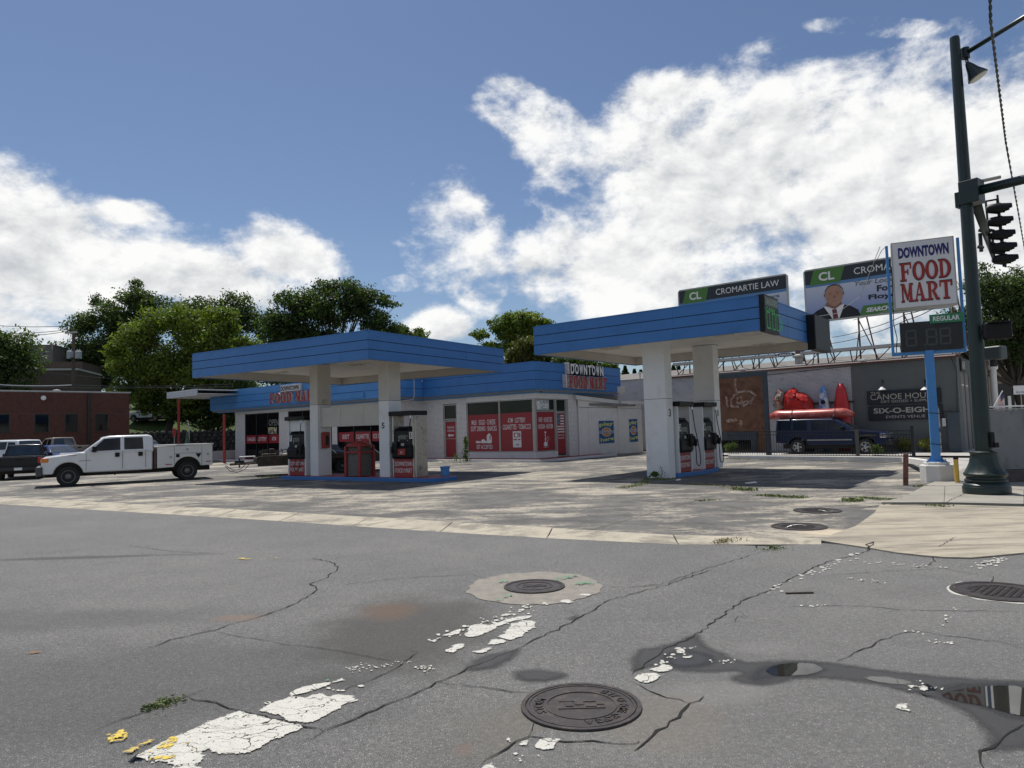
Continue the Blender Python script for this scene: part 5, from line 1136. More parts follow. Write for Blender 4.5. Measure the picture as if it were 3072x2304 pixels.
MB().tube([a1+Vector((.28, 0, .26)), a1+Vector((.72, -.1, .32))], .04, 8).build('detector', M_alu, sp)
a2 = WY(2928, 610, bp.y+.1); e2 = WY(2984, 783, 25.5)
MB().tube([a2, e2], [.11, .06], 14).build('mast_arm', M_dgreen, sp, smooth=True)
a3 = WY(2896, 160, bp.y); e3 = WY(3072, 52, bp.y-1.2); e3 = a3+(e3-a3)*1.8
MB().tube([a3, e3], [.055, .045], 10).build('lamp_arm', M_dgreen, sp, smooth=True); MB().lathe([(.09, -.12), (.09, .12)], a3, 10).build('arm_clamp', M_dgreen, sp)
# flood lamp hanging under the arm
l0 = WY(2902, 190, bp.y-.1); t_ = thing('flood_lamp', 'small dark bell-shaped lamp hanging near the top of the signal pole', 'street lamp', l0)
MB().tube([WY(2898, 168, bp.y), l0], .035, 8).build('stem', M_dgreen, t_)
dn = Vector((.12, -.05, -.25)).normalized()
MB().lathe([(.05, 0), (.09, .10), (.12, .2), (.21, .38), (.22, .40), (.20, .41)], l0, 18, tuple(dn)).build('hood', M_dgreen, t_, smooth=math.radians(40))
MB().lathe([(.19, .405), (.18, .43), (.01, .44)], l0, 18, tuple(dn)).build('lens', mat('frosted_lens', (.62, .60, .55), rough=.3), t_)
# five-section signal seen from the side
Ys = 19.6
hd = thing('traffic_signal', 'black five-section traffic signal seen from the side, hung on the receding mast arm', 'traffic signal', WY(3010, 800, Ys))
zs5 = [(3014, 625), (3018, 664), (3024, 704), (3029, 742), (3033, 778)]
for i, (px, py) in enumerate(zs5):
    c_ = WY(px-14, py, Ys); ax = Vector((.93, -.35, -.06)).normalized()
    MB().lathe([(.06, -.34), (.12, -.28), (.15, -.10), (.16, .0)], c_, 18, tuple(ax)).build('signal_section', M_black, hd, smooth=math.radians(40))
    v = MB(); n_ = 14; prof = []
    A_ = ax; up_ = Vector((0, 0, 1)); s_v = A_.cross(up_).normalized(); u_ = s_v.cross(A_)
    vs = []; 
    for k in range(n_+1):
        w = math.radians(-50)+math.radians(280)*k/n_
        dr_ = s_v*math.cos(w)+u_*math.sin(w)
        for (h, r) in ((0, .145), (.26, .135)): vs.append(c_+A_*h*(1 if math.sin(w) > -.3 else .55)+dr_*r)
        for (h, r) in ((.26, .128), (0, .138)): vs.append(c_+A_*h*(1 if math.sin(w) > -.3 else .55)+dr_*r)
    fs = []
    for k in range(n_):
        for j in range(4): fs.append((4*k+j, 4*k+(j+1) % 4, 4*k+4+(j+1) % 4, 4*k+4+j))
    v.add(vs, fs); v.build('visor', M_black, hd)
    MB().lathe([(.14, .005), (.10, .03), (.01, .035)], c_, 16, tuple(ax)).build('lens', mat('dark_lens_%d' % i, (.05, .02, .015) if i == 0 else (.02, .02, .02), rough=.2) if i < 2 else MATS['dark_lens_1'], hd)
pl = MB(); pt = WY(2992, 598, Ys); pb = WY(3012, 800, Ys)
pl.tube([pt, pb], .035, 8); pl.build('backing_bar', M_black, hd)
fr_ = MB()
for seg in (((2957, 604), (2990, 598)), ((2957, 604), (2972, 758)), ((2972, 758), (3008, 762)), ((2976, 690), (2984, 785)), ((2984, 785), (3016, 783)), ((2992, 585), (3017, 802))): fr_.tube([WY(*seg[0], Ys+.15), WY(*seg[1], Ys+.15)], .028, 6)
fr_.build('bracket_frame', M_blackm, hd)
cl = MB()
for p in ((2972, 690), (2976, 730), (2940, 740), (2943, 690)): cl.tube([WY(p[0]-6, p[1], Ys+.2), WY(p[0]+10, p[1]+4, Ys+.1)], .05, 8)
cl.tube([WY(2940, 700, Ys+.3), WY(2944, 755, Ys+.3)], .05, 8); cl.build('clamps', M_blackm, hd)
# pedestrian signals on the pole
t_ = thing('pedestrian_signal', 'black pedestrian signal head on the right side of the signal pole', 'pedestrian signal', WY(2993, 1020, bp.y-.35))
c_ = WY(2992, 992, bp.y-.35); F = Face(c_.x, c_.y, ang=math.radians(-8)); MB().box(-.27, .27, -.10, .12, c_.z-.19, c_.z+.19, F).build('housing', M_black, t_, bev=.05, seg=3); MB().box(-.23, .23, -.24, -.10, c_.z+.16, c_.z+.185, F).build('visor', M_black, t_)
MB().tube([F.p(-.3, .1, c_.z), F.p(-.1, .05, c_.z)], .04, 6).build('bracket', M_black, t_)
t_ = thing('pedestrian_signal', 'grey boxy signal housing below the black one on the signal pole', 'pedestrian signal', WY(2980, 1075, bp.y+.2))
c_ = WY(2978, 1060, bp.y+.2); F = Face(c_.x, c_.y, ang=math.radians(-60)); MB().box(-.20, .24, -.15, .15, c_.z-.15, c_.z+.15, F).build('housing', mat('grey_green_metal', (.07, .085, .09), rough=.5), t_, bev=.04, seg=3); MB().lathe([(.07, -.30), (.07, -.15)], c_, 10).build('bracket', M_blackm, t_)
# push button and meter box on the shaft
c_ = WY(2974, 1310, bp.y-.2); F = Face(c_.x, c_.y, ang=math.radians(10)); t_ = thing('push_button_box', 'small dark crossing button box on the lower right of the signal pole', 'button box', c_)
bx('plate', M_black, F, -.03, .06, -.03, .03, c_.z-.22, c_.z+.10, t_, .01); bx('button', M_black, F, .02, .13, -.06, .04, c_.z-.24, c_.z-.13, t_, .01)
# wires overhead
def wire(label, pts, r, m=M_blackm, sag=0.0, n_=14, twist=False, cat='wire'):
    q = []
    for a, b_ in zip(pts, pts[1:]):
        for i in range(n_): t = i/n_; p = a.lerp(b_, t); p.z -= sag*4*t*(1-t); q.append(p)
    q.append(pts[-1])
    if twist:
        m2 = MB()
        for ph in (0, math.pi):
            qq = []; L_ = 0
            for i in range(len(q)-1):
                for k in range(6):
                    p = q[i].lerp(q[i+1], k/6); w = (i*6+k)*.8+ph; t = (q[i+1]-q[i]).normalized(); s = t.cross(Vector((0, 1, 0))).normalized(); u_ = s.cross(t); qq.append(p+s*r*1.05*math.cos(w)+u_*r*1.05*math.sin(w))
            m2.tube(qq, r, 5)
        o = m2.build('twisted_wire', m)
    else: o = MB().tube(q, r, 5).build('overhead_wire', m)
    return setp(o, label, cat)
w0 = WY(2966, -260, 7.5); w1 = WY(2972, 60, 9); w2 = WY(3018, 430, 14); w3 = WY(3076, 760, 24)
wire('thick black twisted cable running down the sky right of the signal pole', [w0, w1, WY(2998, 270, 11.5), w2, WY(3052, 620, 18.5), w3], .011, twist=True, n_=8)
wire('thin wire sloping up to the right behind the signal pole', [WY(2560, 960, 30), WY(2700, 925, 28), WY(2960, 840, 24), WY(3072, 800, 22)], .012)
wire('upper of two slack wires crossing under the right billboard', [WY(2495, 1012, 37), WY(2610, 985, 35), WY(2720, 942, 30), WY(2800, 915, 28)], .018, sag=.05)
wire('lower of two slack wires crossing under the right billboard', [WY(2495, 1030, 37), WY(2600, 1006, 35), WY(2720, 960, 30), WY(2800, 925, 28)], .018, sag=.05)
wire('pale wire draped over the right end of the near canopy', [WY(2400, 955, 26), WY(2460, 948, 26), WY(2510, 940, 26.5), WY(2545, 915, 27), WY(2580, 890, 28), WY(2640, 740, 22)], .010, m=M_alu)
# ------------------------------------------------------------------ outfitters' building on the right
WN = 40.0
FC = fc(-4.95, WN, Ud); FCs = fc(-4.95, WN, Nd)
M_gbrick = mat('grey_painted_brick', (.135, .145, .14), rough=.75, var=.08, vs=2, col2=(.07, .08, .075), c2s=3, c2t=(.6, .78), bump=.006, bs=30)
M_wbrick2 = mat('dirty_white_brick', (.52, .51, .52), rough=.8, var=.09, vs=2, col2=(.28, .28, .29), c2s=2.4, c2t=(.52, .75), bump=.006, bs=30)
M_mural = mat('old_orange_brick', (.21, .105, .062), rough=.9, var=.22, vs=3, col2=(.15, .055, .035), c2s=1.2, c2t=(.48, .6), bump=.008, bs=30)
M_mort2 = mat('brick_mortar', (.20, .19, .18), rough=.9)
M_slate = mat('slate_blue_steel', (.045, .06, .075), rough=.6, var=.15)
ch_ = thing('outfitter_building', 'long one-storey brick building painted white and grey behind the iron fence, billboards on its roof', 'building', FC.p(-8, 3, 0))
xg = FC.hit(2557, 1200)[0]; xm = FC.hit(2296, 1250)[0]; xl = FC.hit(2160, 1250)[0]; ZR = 4.70
MB().box(-15.2, 0, .02, .3, 0, ZR, FC).box(-23, -15.2, 3.52, 3.8, 0, ZR+.25, FC).box(-15.2, -15.0, .31, 3.5, 0, ZR, FC).build('wall', M_mort2, ch_)
FC3 = fc(-4.95, WN+3.5, Ud)
MB().box(.3, 16, .02, .3, 0, ZR, FCs).build('side_wall', M_mort2, ch_)
brickwork(FC, [(xg, 0, .1, ZR)], M_gbrick, ch_, .205, .07); brickwork(FC, [(xm, xg, .1, ZR)], M_wbrick2, ch_, .205, .07)
brickwork(FC, [(-15.2, xl, .1, ZR)], M_wbrick2, ch_, .205, .07); brickwork(FC3, [(-23, -14.9, .1, ZR+.25)], M_wbrick2, ch_, .205, .075)
mr = FC.hit(2266, 1293); ml = FC.hit(2180, 1300)
brickwork(FC, [(xl, xm, mr[1], ZR), (mr[0], xm, .1, mr[1])], M_mural, ch_, .205, .07)
brickwork(FCs, [(0, 1.2, .1, ZR), (1.2, 9, 3.95, ZR), (2.35, 2.75, .1, 3.95), (3.9, 9, .1, 3.95)], M_gbrick, ch_, .205, .07)
# doorway in the mural wall
bx('lintel', M_slate, FC, xl, mr[0]+.1, -.12, .01, mr[1]-.5, mr[1]-.05, ch_, .01); bx('shutter', M_glass, FC, xl, mr[0]-.25, -.03, .01, .1, mr[1]-.5, ch_); bx('door_post', M_slate, FC, mr[0]-.25, mr[0]+.06, -.1, .01, .1, mr[1]-.5, ch_)
# ghost sign in pale paint
M_ghost2 = mat('flaked_white_paint', (.36, .31, .27), rough=.9, var=.3, vs=6, col2=(.26, .12, .07), c2s=7, c2t=(.47, .53))
def onFC(px, py, y=-.016): return FC.hit(px, py, y)
def stroke(F, pts, w, m, par, name, y=-.016):
    q = [F.hit(a, b, y) for a, b in pts]; bb = MB()
    for i in range(len(q)-1):
        (x0, z0), (x1, z1) = q[i], q[i+1]; dx, dz = x1-x0, z1-z0; l_ = math.hypot(dx, dz) or 1; nx, nz_ = -dz/l_*w/2, dx/l_*w/2
        bb.prism([(x0-nx, z0-nz_), (x1-nx, z1-nz_), (x1+nx, z1+nz_), (x0+nx, z0+nz_)], y-.002-.0003*i, y, F)
    return bb.build(name, m, par)
def K2(a, b): return (2160+a/4.6075, 1040+b/4.6075)
gs = [[(215, 440), (210, 520), (218, 600), (260, 660)], [(490, 690), (470, 650), (420, 620), (350, 612), (270, 625), (200, 670), (155, 740), (150, 810), (190, 835), (260, 830)],
      [(290, 800), (330, 760), (380, 740), (410, 760), (370, 800), (310, 820)], [(420, 800), (440, 740), (460, 700)], [(80, 690), (100, 740), (90, 800), (120, 830)], [(250, 700), (230, 750), (250, 790), (290, 770), (300, 720), (270, 690)]]
for s_ in gs: stroke(FC, [K2(*p) for p in s_], .13, M_ghost2, ch_, 'faded_lettering')
for pts in ([(80, 1000), (220, 990), (240, 1020), (180, 1045), (90, 1050)], [(260, 1000), (330, 1040), (290, 1100), (262, 1060)]): MB().prism([FC.hit(*K2(*p), -.016) for p in pts], -.019, -.016, FC).build('faded_lettering', M_ghost2, ch_)
bx('rust_patch', M_mural, FC, onFC(*K2(450, 760))[0], onFC(*K2(605, 760))[0], -.03, -.0, onFC(*K2(500, 765))[1], onFC(*K2(500, 745))[1], ch_)
MB().tube([FC.p(xm, -.03, onFC(*K2(650, 395))[1]), FC.p(xg, -.03, onFC(*K2(1840, 265))[1])], .012, 5).build('cable', M_blackm, ch_)
# roof
M_shing = mat('weathered_shingles', (.17, .16, .15), rough=.9, var=.2, vs=6, bump=.02, bs=14, col2=(.11, .10, .095), c2s=3)
rs = MB(); rs.add([FC.p(-15.3, -.12, ZR+.02), FC.p(.15, -.12, ZR+.02), FC.p(.15, 8, 5.75), FC.p(-15.3, 8, 5.75), FC.p(-23, 16, ZR), FC.p(.15, 16, ZR), FC.p(-23, 3.4, ZR+.27), FC.p(-15.3, 3.4, ZR+.27), FC.p(-23, 8, 5.75)], [(0, 1, 2, 3), (8, 2, 5, 4), (6, 7, 3, 8)]); rs.build('roof', M_shing, ch_)
bx('eave_metal', M_rust, FC, -15.3, .16, -.16, -.121, ZR-.10, ZR+.04, ch_); 
x = -15.1
while x < 0: piece('eave_clip', ch_, M_alu, FC, x, x+.16, -.18, -.16, ZR-.02, ZR+.05); x += .86
MB().tube([FC.p(-15.2, -.19, ZR+.0), FC.p(0, -.19, ZR+.0)], .022, 6).build('pipe', mat('pale_pink_pipe', (.55, .42, .38), rough=.5), ch_)
MB().lathe([(.22, 0), (.22, .45), (.34, .5), (.34, .6), (.05, .7)], FC.p(onFC(2345, 1090)[0], 3, 5.0), 14).build('roof_vent', M_alu, ch_)
bx('chimney', M_mural, FC, onFC(2240, 1080)[0]+1, onFC(2240, 1080)[0]+1.45, 5.5, 5.9, 5.3, 6.5, ch_)
MB().lathe([(.06, 0), (.06, .35), (.16, .36), (.16, .43), (.02, .45)], FC.p(onFC(1906, 1120)[0], .6, 4.75), 12).build('roof_vent', M_white, ch_)
bx('air_unit', M_cream, FC, onFC(1853, 1160)[0], onFC(1875, 1160)[0], -.9, -.02, onFC(1865, 1178)[1]-.05, onFC(1865, 1161)[1], ch_, .02)
for px in (2220, 2580): bx('roof_spotlight', M_lett, FC, onFC(px, 1080)[0], onFC(px, 1080)[0]+.32, -.25, .1, ZR+.06, ZR+.16, ch_, .02)
# arched windows in the side wall
def archwin(F, x0, x1, z0, z1, par):
    r = (x1-x0)/2; cx = (x0+x1)/2; pts = [(x0, z0), (x1, z0)] + [(cx+r*math.cos(a), z1-r+r*math.sin(a)*1.0) for a in np.linspace(0, math.pi, 14)]
    pi_ = [(x0+.12, z0+.1), (x1-.12, z0+.1)] + [(cx+(r-.12)*math.cos(a), z1-r+(r-.12)*math.sin(a)) for a in np.linspace(0, math.pi, 14)]
    f = MB().prism(pts, .05, .12, F).build('arched_window', M_gbrick, par); MB().prism(pi_, .03, .048, F).build('pane', M_glass, f); MB().box(x0+.12, x1-.12, .01, .03, z1-r-.06, z1-r+.04, F).build('transom', M_cream, f)
archwin(FCs, 1.25, 2.30, .3, 3.85, ch_); archwin(FCs, 2.80, 3.85, .3, 3.85, ch_)
t_ = thing('hanging_sign', 'small framed sign with pale lettering high on the grey side wall above the arched windows', 'sign', FCs.p(1.5, -.1, 4))
bx('board', M_blackm, FCs, .9, 2.3, -.10, -.02, 3.98, 4.62, t_, .01); text(FCs, '608', 1.1, 2.1, 4.10, 4.50, M_cream, t_, y=-.101)
# sign boards
M_sgn = mat('near_black_board', (.008, .010, .016), rough=.45, var=.2, vs=3, bump=.003, bs=12); M_tan = mat('tan_lettering', (.40, .37, .31), rough=.6)
t1 = thing('wall_sign', 'upper black board reading THE CANOE HOUSE dry goods and supply on the grey wall', 'shop sign', FC.p(-3, -.1, 2.6))
a0, b1 = onFC(2600, 1174, -.12); a1, _ = onFC(2822, 1164, -.12); _, b0 = onFC(2604, 1215, -.12); dr = 0
bx('board', M_sgn, FC, a0, a1, -.10, -.004, b0, b1, t1, .01); w = a1-a0; h = b1-b0
text(FC, 'THE', a0+.05*w, a0+.19*w, b0+.77*h, b0+.92*h, M_tan, t1, y=-.101); text(FC, 'CANOE HOUSE', a0+.045*w, a0+.93*w, b0+.34*h, b0+.74*h, M_tan, t1, y=-.101); text(FC, 'DRY GOODS + SUPPLY', a0+.19*w, a0+.86*w, b0+.10*h, b0+.28*h, M_tan, t1, y=-.101)
t2 = thing('wall_sign', 'lower black board reading SIX-O-EIGHT events venue on the grey wall', 'shop sign', FC.p(-3, -.1, 1.9))
_, c1 = onFC(2603, 1220, -.12); _, c0 = onFC(2606, 1262, -.12)
bx('board', M_sgn, FC, a0+.02, a1+.02, -.10, -.004, c0, c1, t2, .01); h = c1-c0
text(FC, 'SIX-O-EIGHT', a0+.08*w, a0+.95*w, c0+.48*h, c0+.86*h, M_tan, t2, y=-.101, bold=.025); text(FC, 'EVENTS VENUE', a0+.25*w, a0+.78*w, c0+.12*h, c0+.32*h, M_tan, t2, y=-.101)
for i, (px, lab) in enumerate(((2646, 'gooseneck wall lamp over the left part of the black canoe sign'), (2774, 'gooseneck wall lamp over the right part of the black canoe sign, beside the blue pole'))):
    x, z = onFC(px, 1168, -.4); t_ = thing('wall_lamp', lab, 'wall lamp', FC.p(x, -.4, z), 'wall lamps over the black signs')
    MB().tube([FC.p(x, -.0, z+.35), FC.p(x, -.15, z+.50), FC.p(x, -.32, z+.45), FC.p(x, -.4, z+.15)], .02, 6).build('arm', M_blackm, t_); MB().lathe([(.05, .16), (.08, .12), (.19, .02), (.2, 0), (.18, 0)], FC.p(x, -.4, z-.03), 16).build('shade', M_white, t_)
# meter boxes, bins and cone at the wall
def wall_box(label, px0, px1, py0, py1, m, d, name='meter_box', cat='electrical box'):
    x0, z1 = onFC(px0, py0, -d); x1, z0 = onFC(px1, py1, -d); o = bx(name, m, FC, x0, x1, -d, -.004, z0, z1, None, .012); setp(o, label, cat)
wall_box('white electrical box on the grey wall right of the blue pole', 2826, 2839, 1255, 1279, M_lett, .16)
wall_box('black electrical box beside the white one on the grey wall', 2840, 2871, 1261, 1283, M_blackm, .2)
wall_box('small grey meter under the black electrical box', 2841, 2849, 1279, 1285, M_alu, .14)
x, z = onFC(2862, 1280, -.5); o = bx('utility_cabinet', M_slate, FC, x-.25, x+.28, -.62, -.02, .08, 1.95, None, .02); setp(o, 'tall narrow dark cabinet standing against the grey wall near its right corner', 'cabinet')
wr = MB().tube([FC.p(onFC(2828, 1255)[0], -.05, onFC(2828, 1254)[1]), FC.p(onFC(2830, 1238)[0], -.05, onFC(2830, 1236)[1]), FC.p(onFC(2845, 1232)[0], -.05, onFC(2845, 1234)[1]), FC.p(onFC(2872, 1236)[0], -.05, onFC(2872, 1238)[1]), FC.p(onFC(2870, 1110)[0], -.05, onFC(2866, 1110)[1]), FC.p(onFC(2850, 1064)[0], -.05, ZR)], .014, 5).build('conduit', M_blackm, ch_)
cp = WY(2837, 1349, 36.0); cz = .07; t_ = thing('traffic_cone', 'orange and white traffic cone at the foot of the grey wall', 'traffic cone', (cp.x, cp.y, cz))
bb = MB(); F = Face(cp.x, cp.y, ang=.2); bb.box(-.19, .19, -.19, .19, cz, cz+.04, F); bb.lathe([(.15, .03), (.105, .24)], (cp.x, cp.y, cz), 14); bb.lathe([(.08, .40), (.055, .54)], (cp.x, cp.y, cz), 14); bb.lathe([(.035, .66), (.025, .74)], (cp.x, cp.y, cz), 14); bb.build('cone_body', M_ored, t_)
bb = MB(); bb.lathe([(.105, .24), (.08, .40)], (cp.x, cp.y, cz), 14); bb.lathe([(.055, .54), (.035, .66)], (cp.x, cp.y, cz), 14); bb.build('reflective_band', M_lett, t_)

# ---- billboards
M_bdark = mat('billboard_charcoal', (.022, .028, .034), rough=.5, var=.05); M_bgreen = mat('billboard_green', (.075, .20, .035), rough=.5, var=.05); M_bstripe = mat('billboard_blue_stripe', (.10, .22, .42), rough=.5, var=.05)
def gradmat(name, ca, cb_, z0, z1):
    m = bpy.data.materials.new(name); m.use_nodes = True; n, l = m.node_tree.nodes, m.node_tree.links; g = n.new('ShaderNodeNewGeometry'); s = n.new('ShaderNodeSeparateXYZ'); l.new(g.outputs['Position'], s.inputs[0])
    r = n.new('ShaderNodeMapRange'); l.new(s.outputs['Z'], r.inputs[0]); r.inputs[1].default_value = z0; r.inputs[2].default_value = z1
    x = n.new('ShaderNodeMix'); x.data_type = 'RGBA'; l.new(r.outputs[0], x.inputs['Factor']); x.inputs['A'].default_value = (*ca, 1); x.inputs['B'].default_value = (*cb_, 1); l.new(x.outputs['Result'], P(m).inputs['Base Color']); P(m).inputs['Roughness'].default_value = .5; return m
M_bface = gradmat('billboard_print_field', (.22, .28, .52), (.60, .62, .68), 7.6, 9.4)
M_bgrey = mat('billboard_grey_text', (.16, .19, .20), rough=.5); M_skin = mat('printed_skin', (.42, .22, .15), rough=.6, var=.12, vs=4); M_skin2 = mat('printed_skin_shadow', (.24, .115, .08), rough=.6); M_suit = mat('printed_suit', (.012, .012, .018), rough=.6); M_tie = mat('printed_tie', (.16, .03, .04), rough=.6); M_hair = mat('printed_hair', (.06, .045, .04), rough=.6)
def billboard(n_off, pxL, pyL, width, zb_, zt_, label, full):
    F = fc(0, n_off, Ud); x0, _ = F.hit(pxL, pyL); x1 = x0+width; t = thing('billboard', label, 'billboard', F.p((x0+x1)/2, .2, zb_), 'law firm billboards on the roof'); h = zt_-zb_; w = width
    MB().prism([(x0+.12, zb_), (x1-.12, zb_), (x1, zb_+.12), (x1, zt_-.12), (x1-.12, zt_), (x0+.12, zt_), (x0, zt_-.12), (x0, zb_+.12)], -.02, .16, F).build('panel', M_alu, t, bev=.01)
    q = lambda pts, m, k=1, nm='print': quadf(F, [(x0+a*w, zb_+b*h) for a, b in pts], m, t, nm, y=-.021-.004*k)
    q([(.012, .03), (.988, .03), (.988, .97), (.012, .97)], M_bface, 0); q([(.012, .70), (.988, .70), (.988, .97), (.012, .97)], M_bdark, 1); q([(.012, .655), (.988, .655), (.988, .71), (.012, .71)], M_bstripe, 2)
    q([(.045, .69), (.27, .69), (.305, .97), (.08, .97)], M_bgreen, 3)
    T = lambda s, a, b, c, d, m, **k: text(F, s, x0+a*w, x0+b*w, zb_+c*h, zb_+d*h, m, t, y=-.038, t=.003, **k)
    T('CL', .115, .23, .75, .91, M_lett, bold=.03); T('CROMARTIE LAW', .37, .93, .78, .90, M_lett)
    if full:
        T('Your Local Rome', .37, .80, .57, .655, M_bgrey, shear=.25, bold=.015); T('For Rome &', .52, .90, .42, .53, M_suit, bold=.03); T('Floyd Families', .46, .96, .27, .38, M_suit, bold=.03)
        q([(.39, .03), (.988, .03), (.988, .20), (.42, .20)], M_bgreen, 1); T('SEARCH CROMARTIE LAW', .44, .97, .075, .155, M_lett, shear=.25, bold=.04)
        cx = .22
        q([(.02, .03), (.40, .03), (.385, .14), (.34, .22), (.28, .27), (.15, .27), (.09, .21), (.04, .13)], M_suit, 2, 'portrait_suit'); q([(.14, .27), (.29, .27), (.25, .03), (.20, .03)], M_lett, 3, 'portrait_shirt'); q([(.20, .20), (.232, .20), (.242, .03), (.205, .03)], M_tie, 4, 'portrait_tie')
        q([(.15, .28), (.17, .36), (.26, .36), (.275, .28), (.22, .20)], M_skin2, 4, 'portrait_neck'); q([(cx+.064*math.cos(a)*(1 if math.sin(a) > 0 else 1-.12*abs(math.sin(a))), .455+.19*math.sin(a)*(1.0 if math.sin(a) > 0 else 1.05)) for a in np.linspace(0, 6.283, 25)[:-1]], M_skin, 5, 'portrait_head')
        q([(cx-.067, .46), (cx-.064, .56), (cx-.04, .635), (cx, .66), (cx+.04, .64), (cx+.064, .57), (cx+.067, .48), (cx+.060, .56), (cx+.036, .622), (cx, .638), (cx-.036, .618), (cx-.060, .55)], M_hair, 6, 'portrait_hair')
        for s in (-1, 1): q([(cx+s*.026+a*.010, .475+b*.009) for a, b in ((-1, 0), (0, -.6), (1, 0), (0, 1))], M_hair, 6, 'portrait_eye'); q([(cx+s*.026-.014, .505), (cx+s*.026+.014, .507), (cx+s*.026+.013, .516), (cx+s*.026-.013, .515)], M_skin2, 6, 'portrait_brow'); q([(cx+s*.066, .44), (cx+s*.073, .46), (cx+s*.073, .50), (cx+s*.065, .50)], M_skin2, 6, 'portrait_ear')
        q([(cx+.002, .47), (cx+.012, .41), (cx-.008, .408)], M_skin2, 6, 'portrait_nose'); q([(cx-.02, .352), (cx, .347), (cx+.02, .352), (cx, .358)], M_skin2, 6, 'portrait_mouth')
    else: T('Attorneys', .55, .93, .54, .63, M_bgrey, bold=.02)
    st = MB(); k = x0+.5
    while k < x1:
        st.tube([F.p(k, .18, 4.7), F.p(k, .18, zt_-.3)], .045, 6); st.tube([F.p(k, .22, zt_-.6), F.p(k+.3, 2.6, 5.1)], .04, 6); st.tube([F.p(k, .2, zb_-.1), F.p(k+.9, .2, 4.85)], .03, 5); st.tube([F.p(k, -.9, 4.78), F.p(k, .2, zb_-.6)], .03, 5)
        k += 2.2
    st.build('steel_frame', M_rust, t); 
    cwz = zb_-1.80
    bx('catwalk', M_alu, F, x0-.2, x1+.2, -.75, -.15, cwz, cwz+.16, t, .01)
    st = MB(); k = x0
    while k < x1: st.tube([F.p(k, -.7, cwz), F.p(k, -.3, 4.75)], .03, 5); st.tube([F.p(k+.7, -.5, cwz), F.p(k+.1, -.9, 4.75)], .025, 5); k += 1.2
    st.build('catwalk_struts', M_rust, t)
    return t, F, x0, x1, cwz
bl1 = billboard(41.5, 2034, 890, 6.85, 7.25, 10.28, 'left roof billboard headed CL CROMARTIE LAW, partly behind the near canopy', False)
bl2 = billboard(41.5, 2410, 830, 7.2, 7.25, 10.28, 'right roof billboard with a man in a dark suit beside green SEARCH text', True)
F = bl1[1]; x_, z_ = F.hit(2354, 1063, -.78); 
MB().prism(ellipse(x_, bl1[4]+.06, .62, .13, 20), -.78, -.755, F).build('maker_plate', M_lett, bl1[0]); MB().prism(ellipse(x_, bl1[4]+.06, .58, .11, 20), -.784, -.781, F).build('maker_plate_face', M_slate, bl1[0])
text(F, 'LAMAR', x_-.44, x_+.44, bl1[4]-.01, bl1[4]+.13, M_lett, bl1[0], y=-.785, bold=.02)

# ---- dark frame, fence, kayaks
FD = fc(0, 36.9, Ud); fx0 = FD.hit(2152, 1300)[0]; fx1 = FD.hit(2303, 1300)[0]; fz = FD.hit(2296, 1112)[1]
t_ = thing('steel_portal', 'dark blue-grey steel portal frame standing before the orange brick mural', 'frame', FD.p((fx0+fx1)/2, 0, 0))
for a in (fx0, fx1): bx('post', M_slate, FD, a-.11, a+.11, -.11, .11, .0, fz-.25, t_, .01)
bx('beam', M_slate, FD, fx0-.11, fx1+.11, -.12, .12, fz-.25, fz, t_, .01)
e_ = G(2742, 1367, .06); s_ = WY(2184, 1361, 36.6); FF = Face(s_.x, s_.y, d=((e_-s_).x, (e_-s_).y)); LF = (Vector((e_.x, e_.y))-Vector((s_.x, s_.y))).length
def zf(x): return s_.z+(.06-s_.z)*x/LF
t_ = thing('iron_fence', 'low black iron picket fence along the gravel yard', 'fence', FF.p(LF/2, 0, .05))
x = .06
while x < LF-.05: piece('picket', t_, M_blackm, FF, x-.009, x+.009, -.009, .009, zf(x)-.02, zf(x)+1.14); x += .118
for dz in (.10, .95, 1.12): MB().add([FF.p(x_, y_, zf(x_)+dz+q_) for q_ in (-.018, .018) for y_ in (-.016, .016) for x_ in (0, LF)], [(0, 2, 3, 1), (4, 5, 7, 6), (0, 1, 5, 4), (2, 6, 7, 3), (0, 4, 6, 2), (1, 3, 7, 5)]).build('rail', M_blackm, t_)
for px, m_ in ((2572, mat('brown_post', (.13, .115, .10), rough=.8)), (2739, M_blackm)):
    x_ = FF.hit(px, 1330)[0]; bx('post', m_, FF, x_-.07, x_+.07, -.07, .07, -.05, zf(x_)+1.34, t_, .01); bx('post_cap', M_blackm, FF, x_-.075, x_+.075, -.075, .075, zf(x_)+1.20, zf(x_)+1.36, t_, .01)
FK = fc(-4.95, WN-.12, Ud)
bx('rack_bar', M_blackm, FK, FK.hit(2320, 1210)[0], FK.hit(2562, 1210)[0], -.04, .06, FK.hit(2500, 1206)[1]-.07, FK.hit(2500, 1206)[1]+.02, ch_)
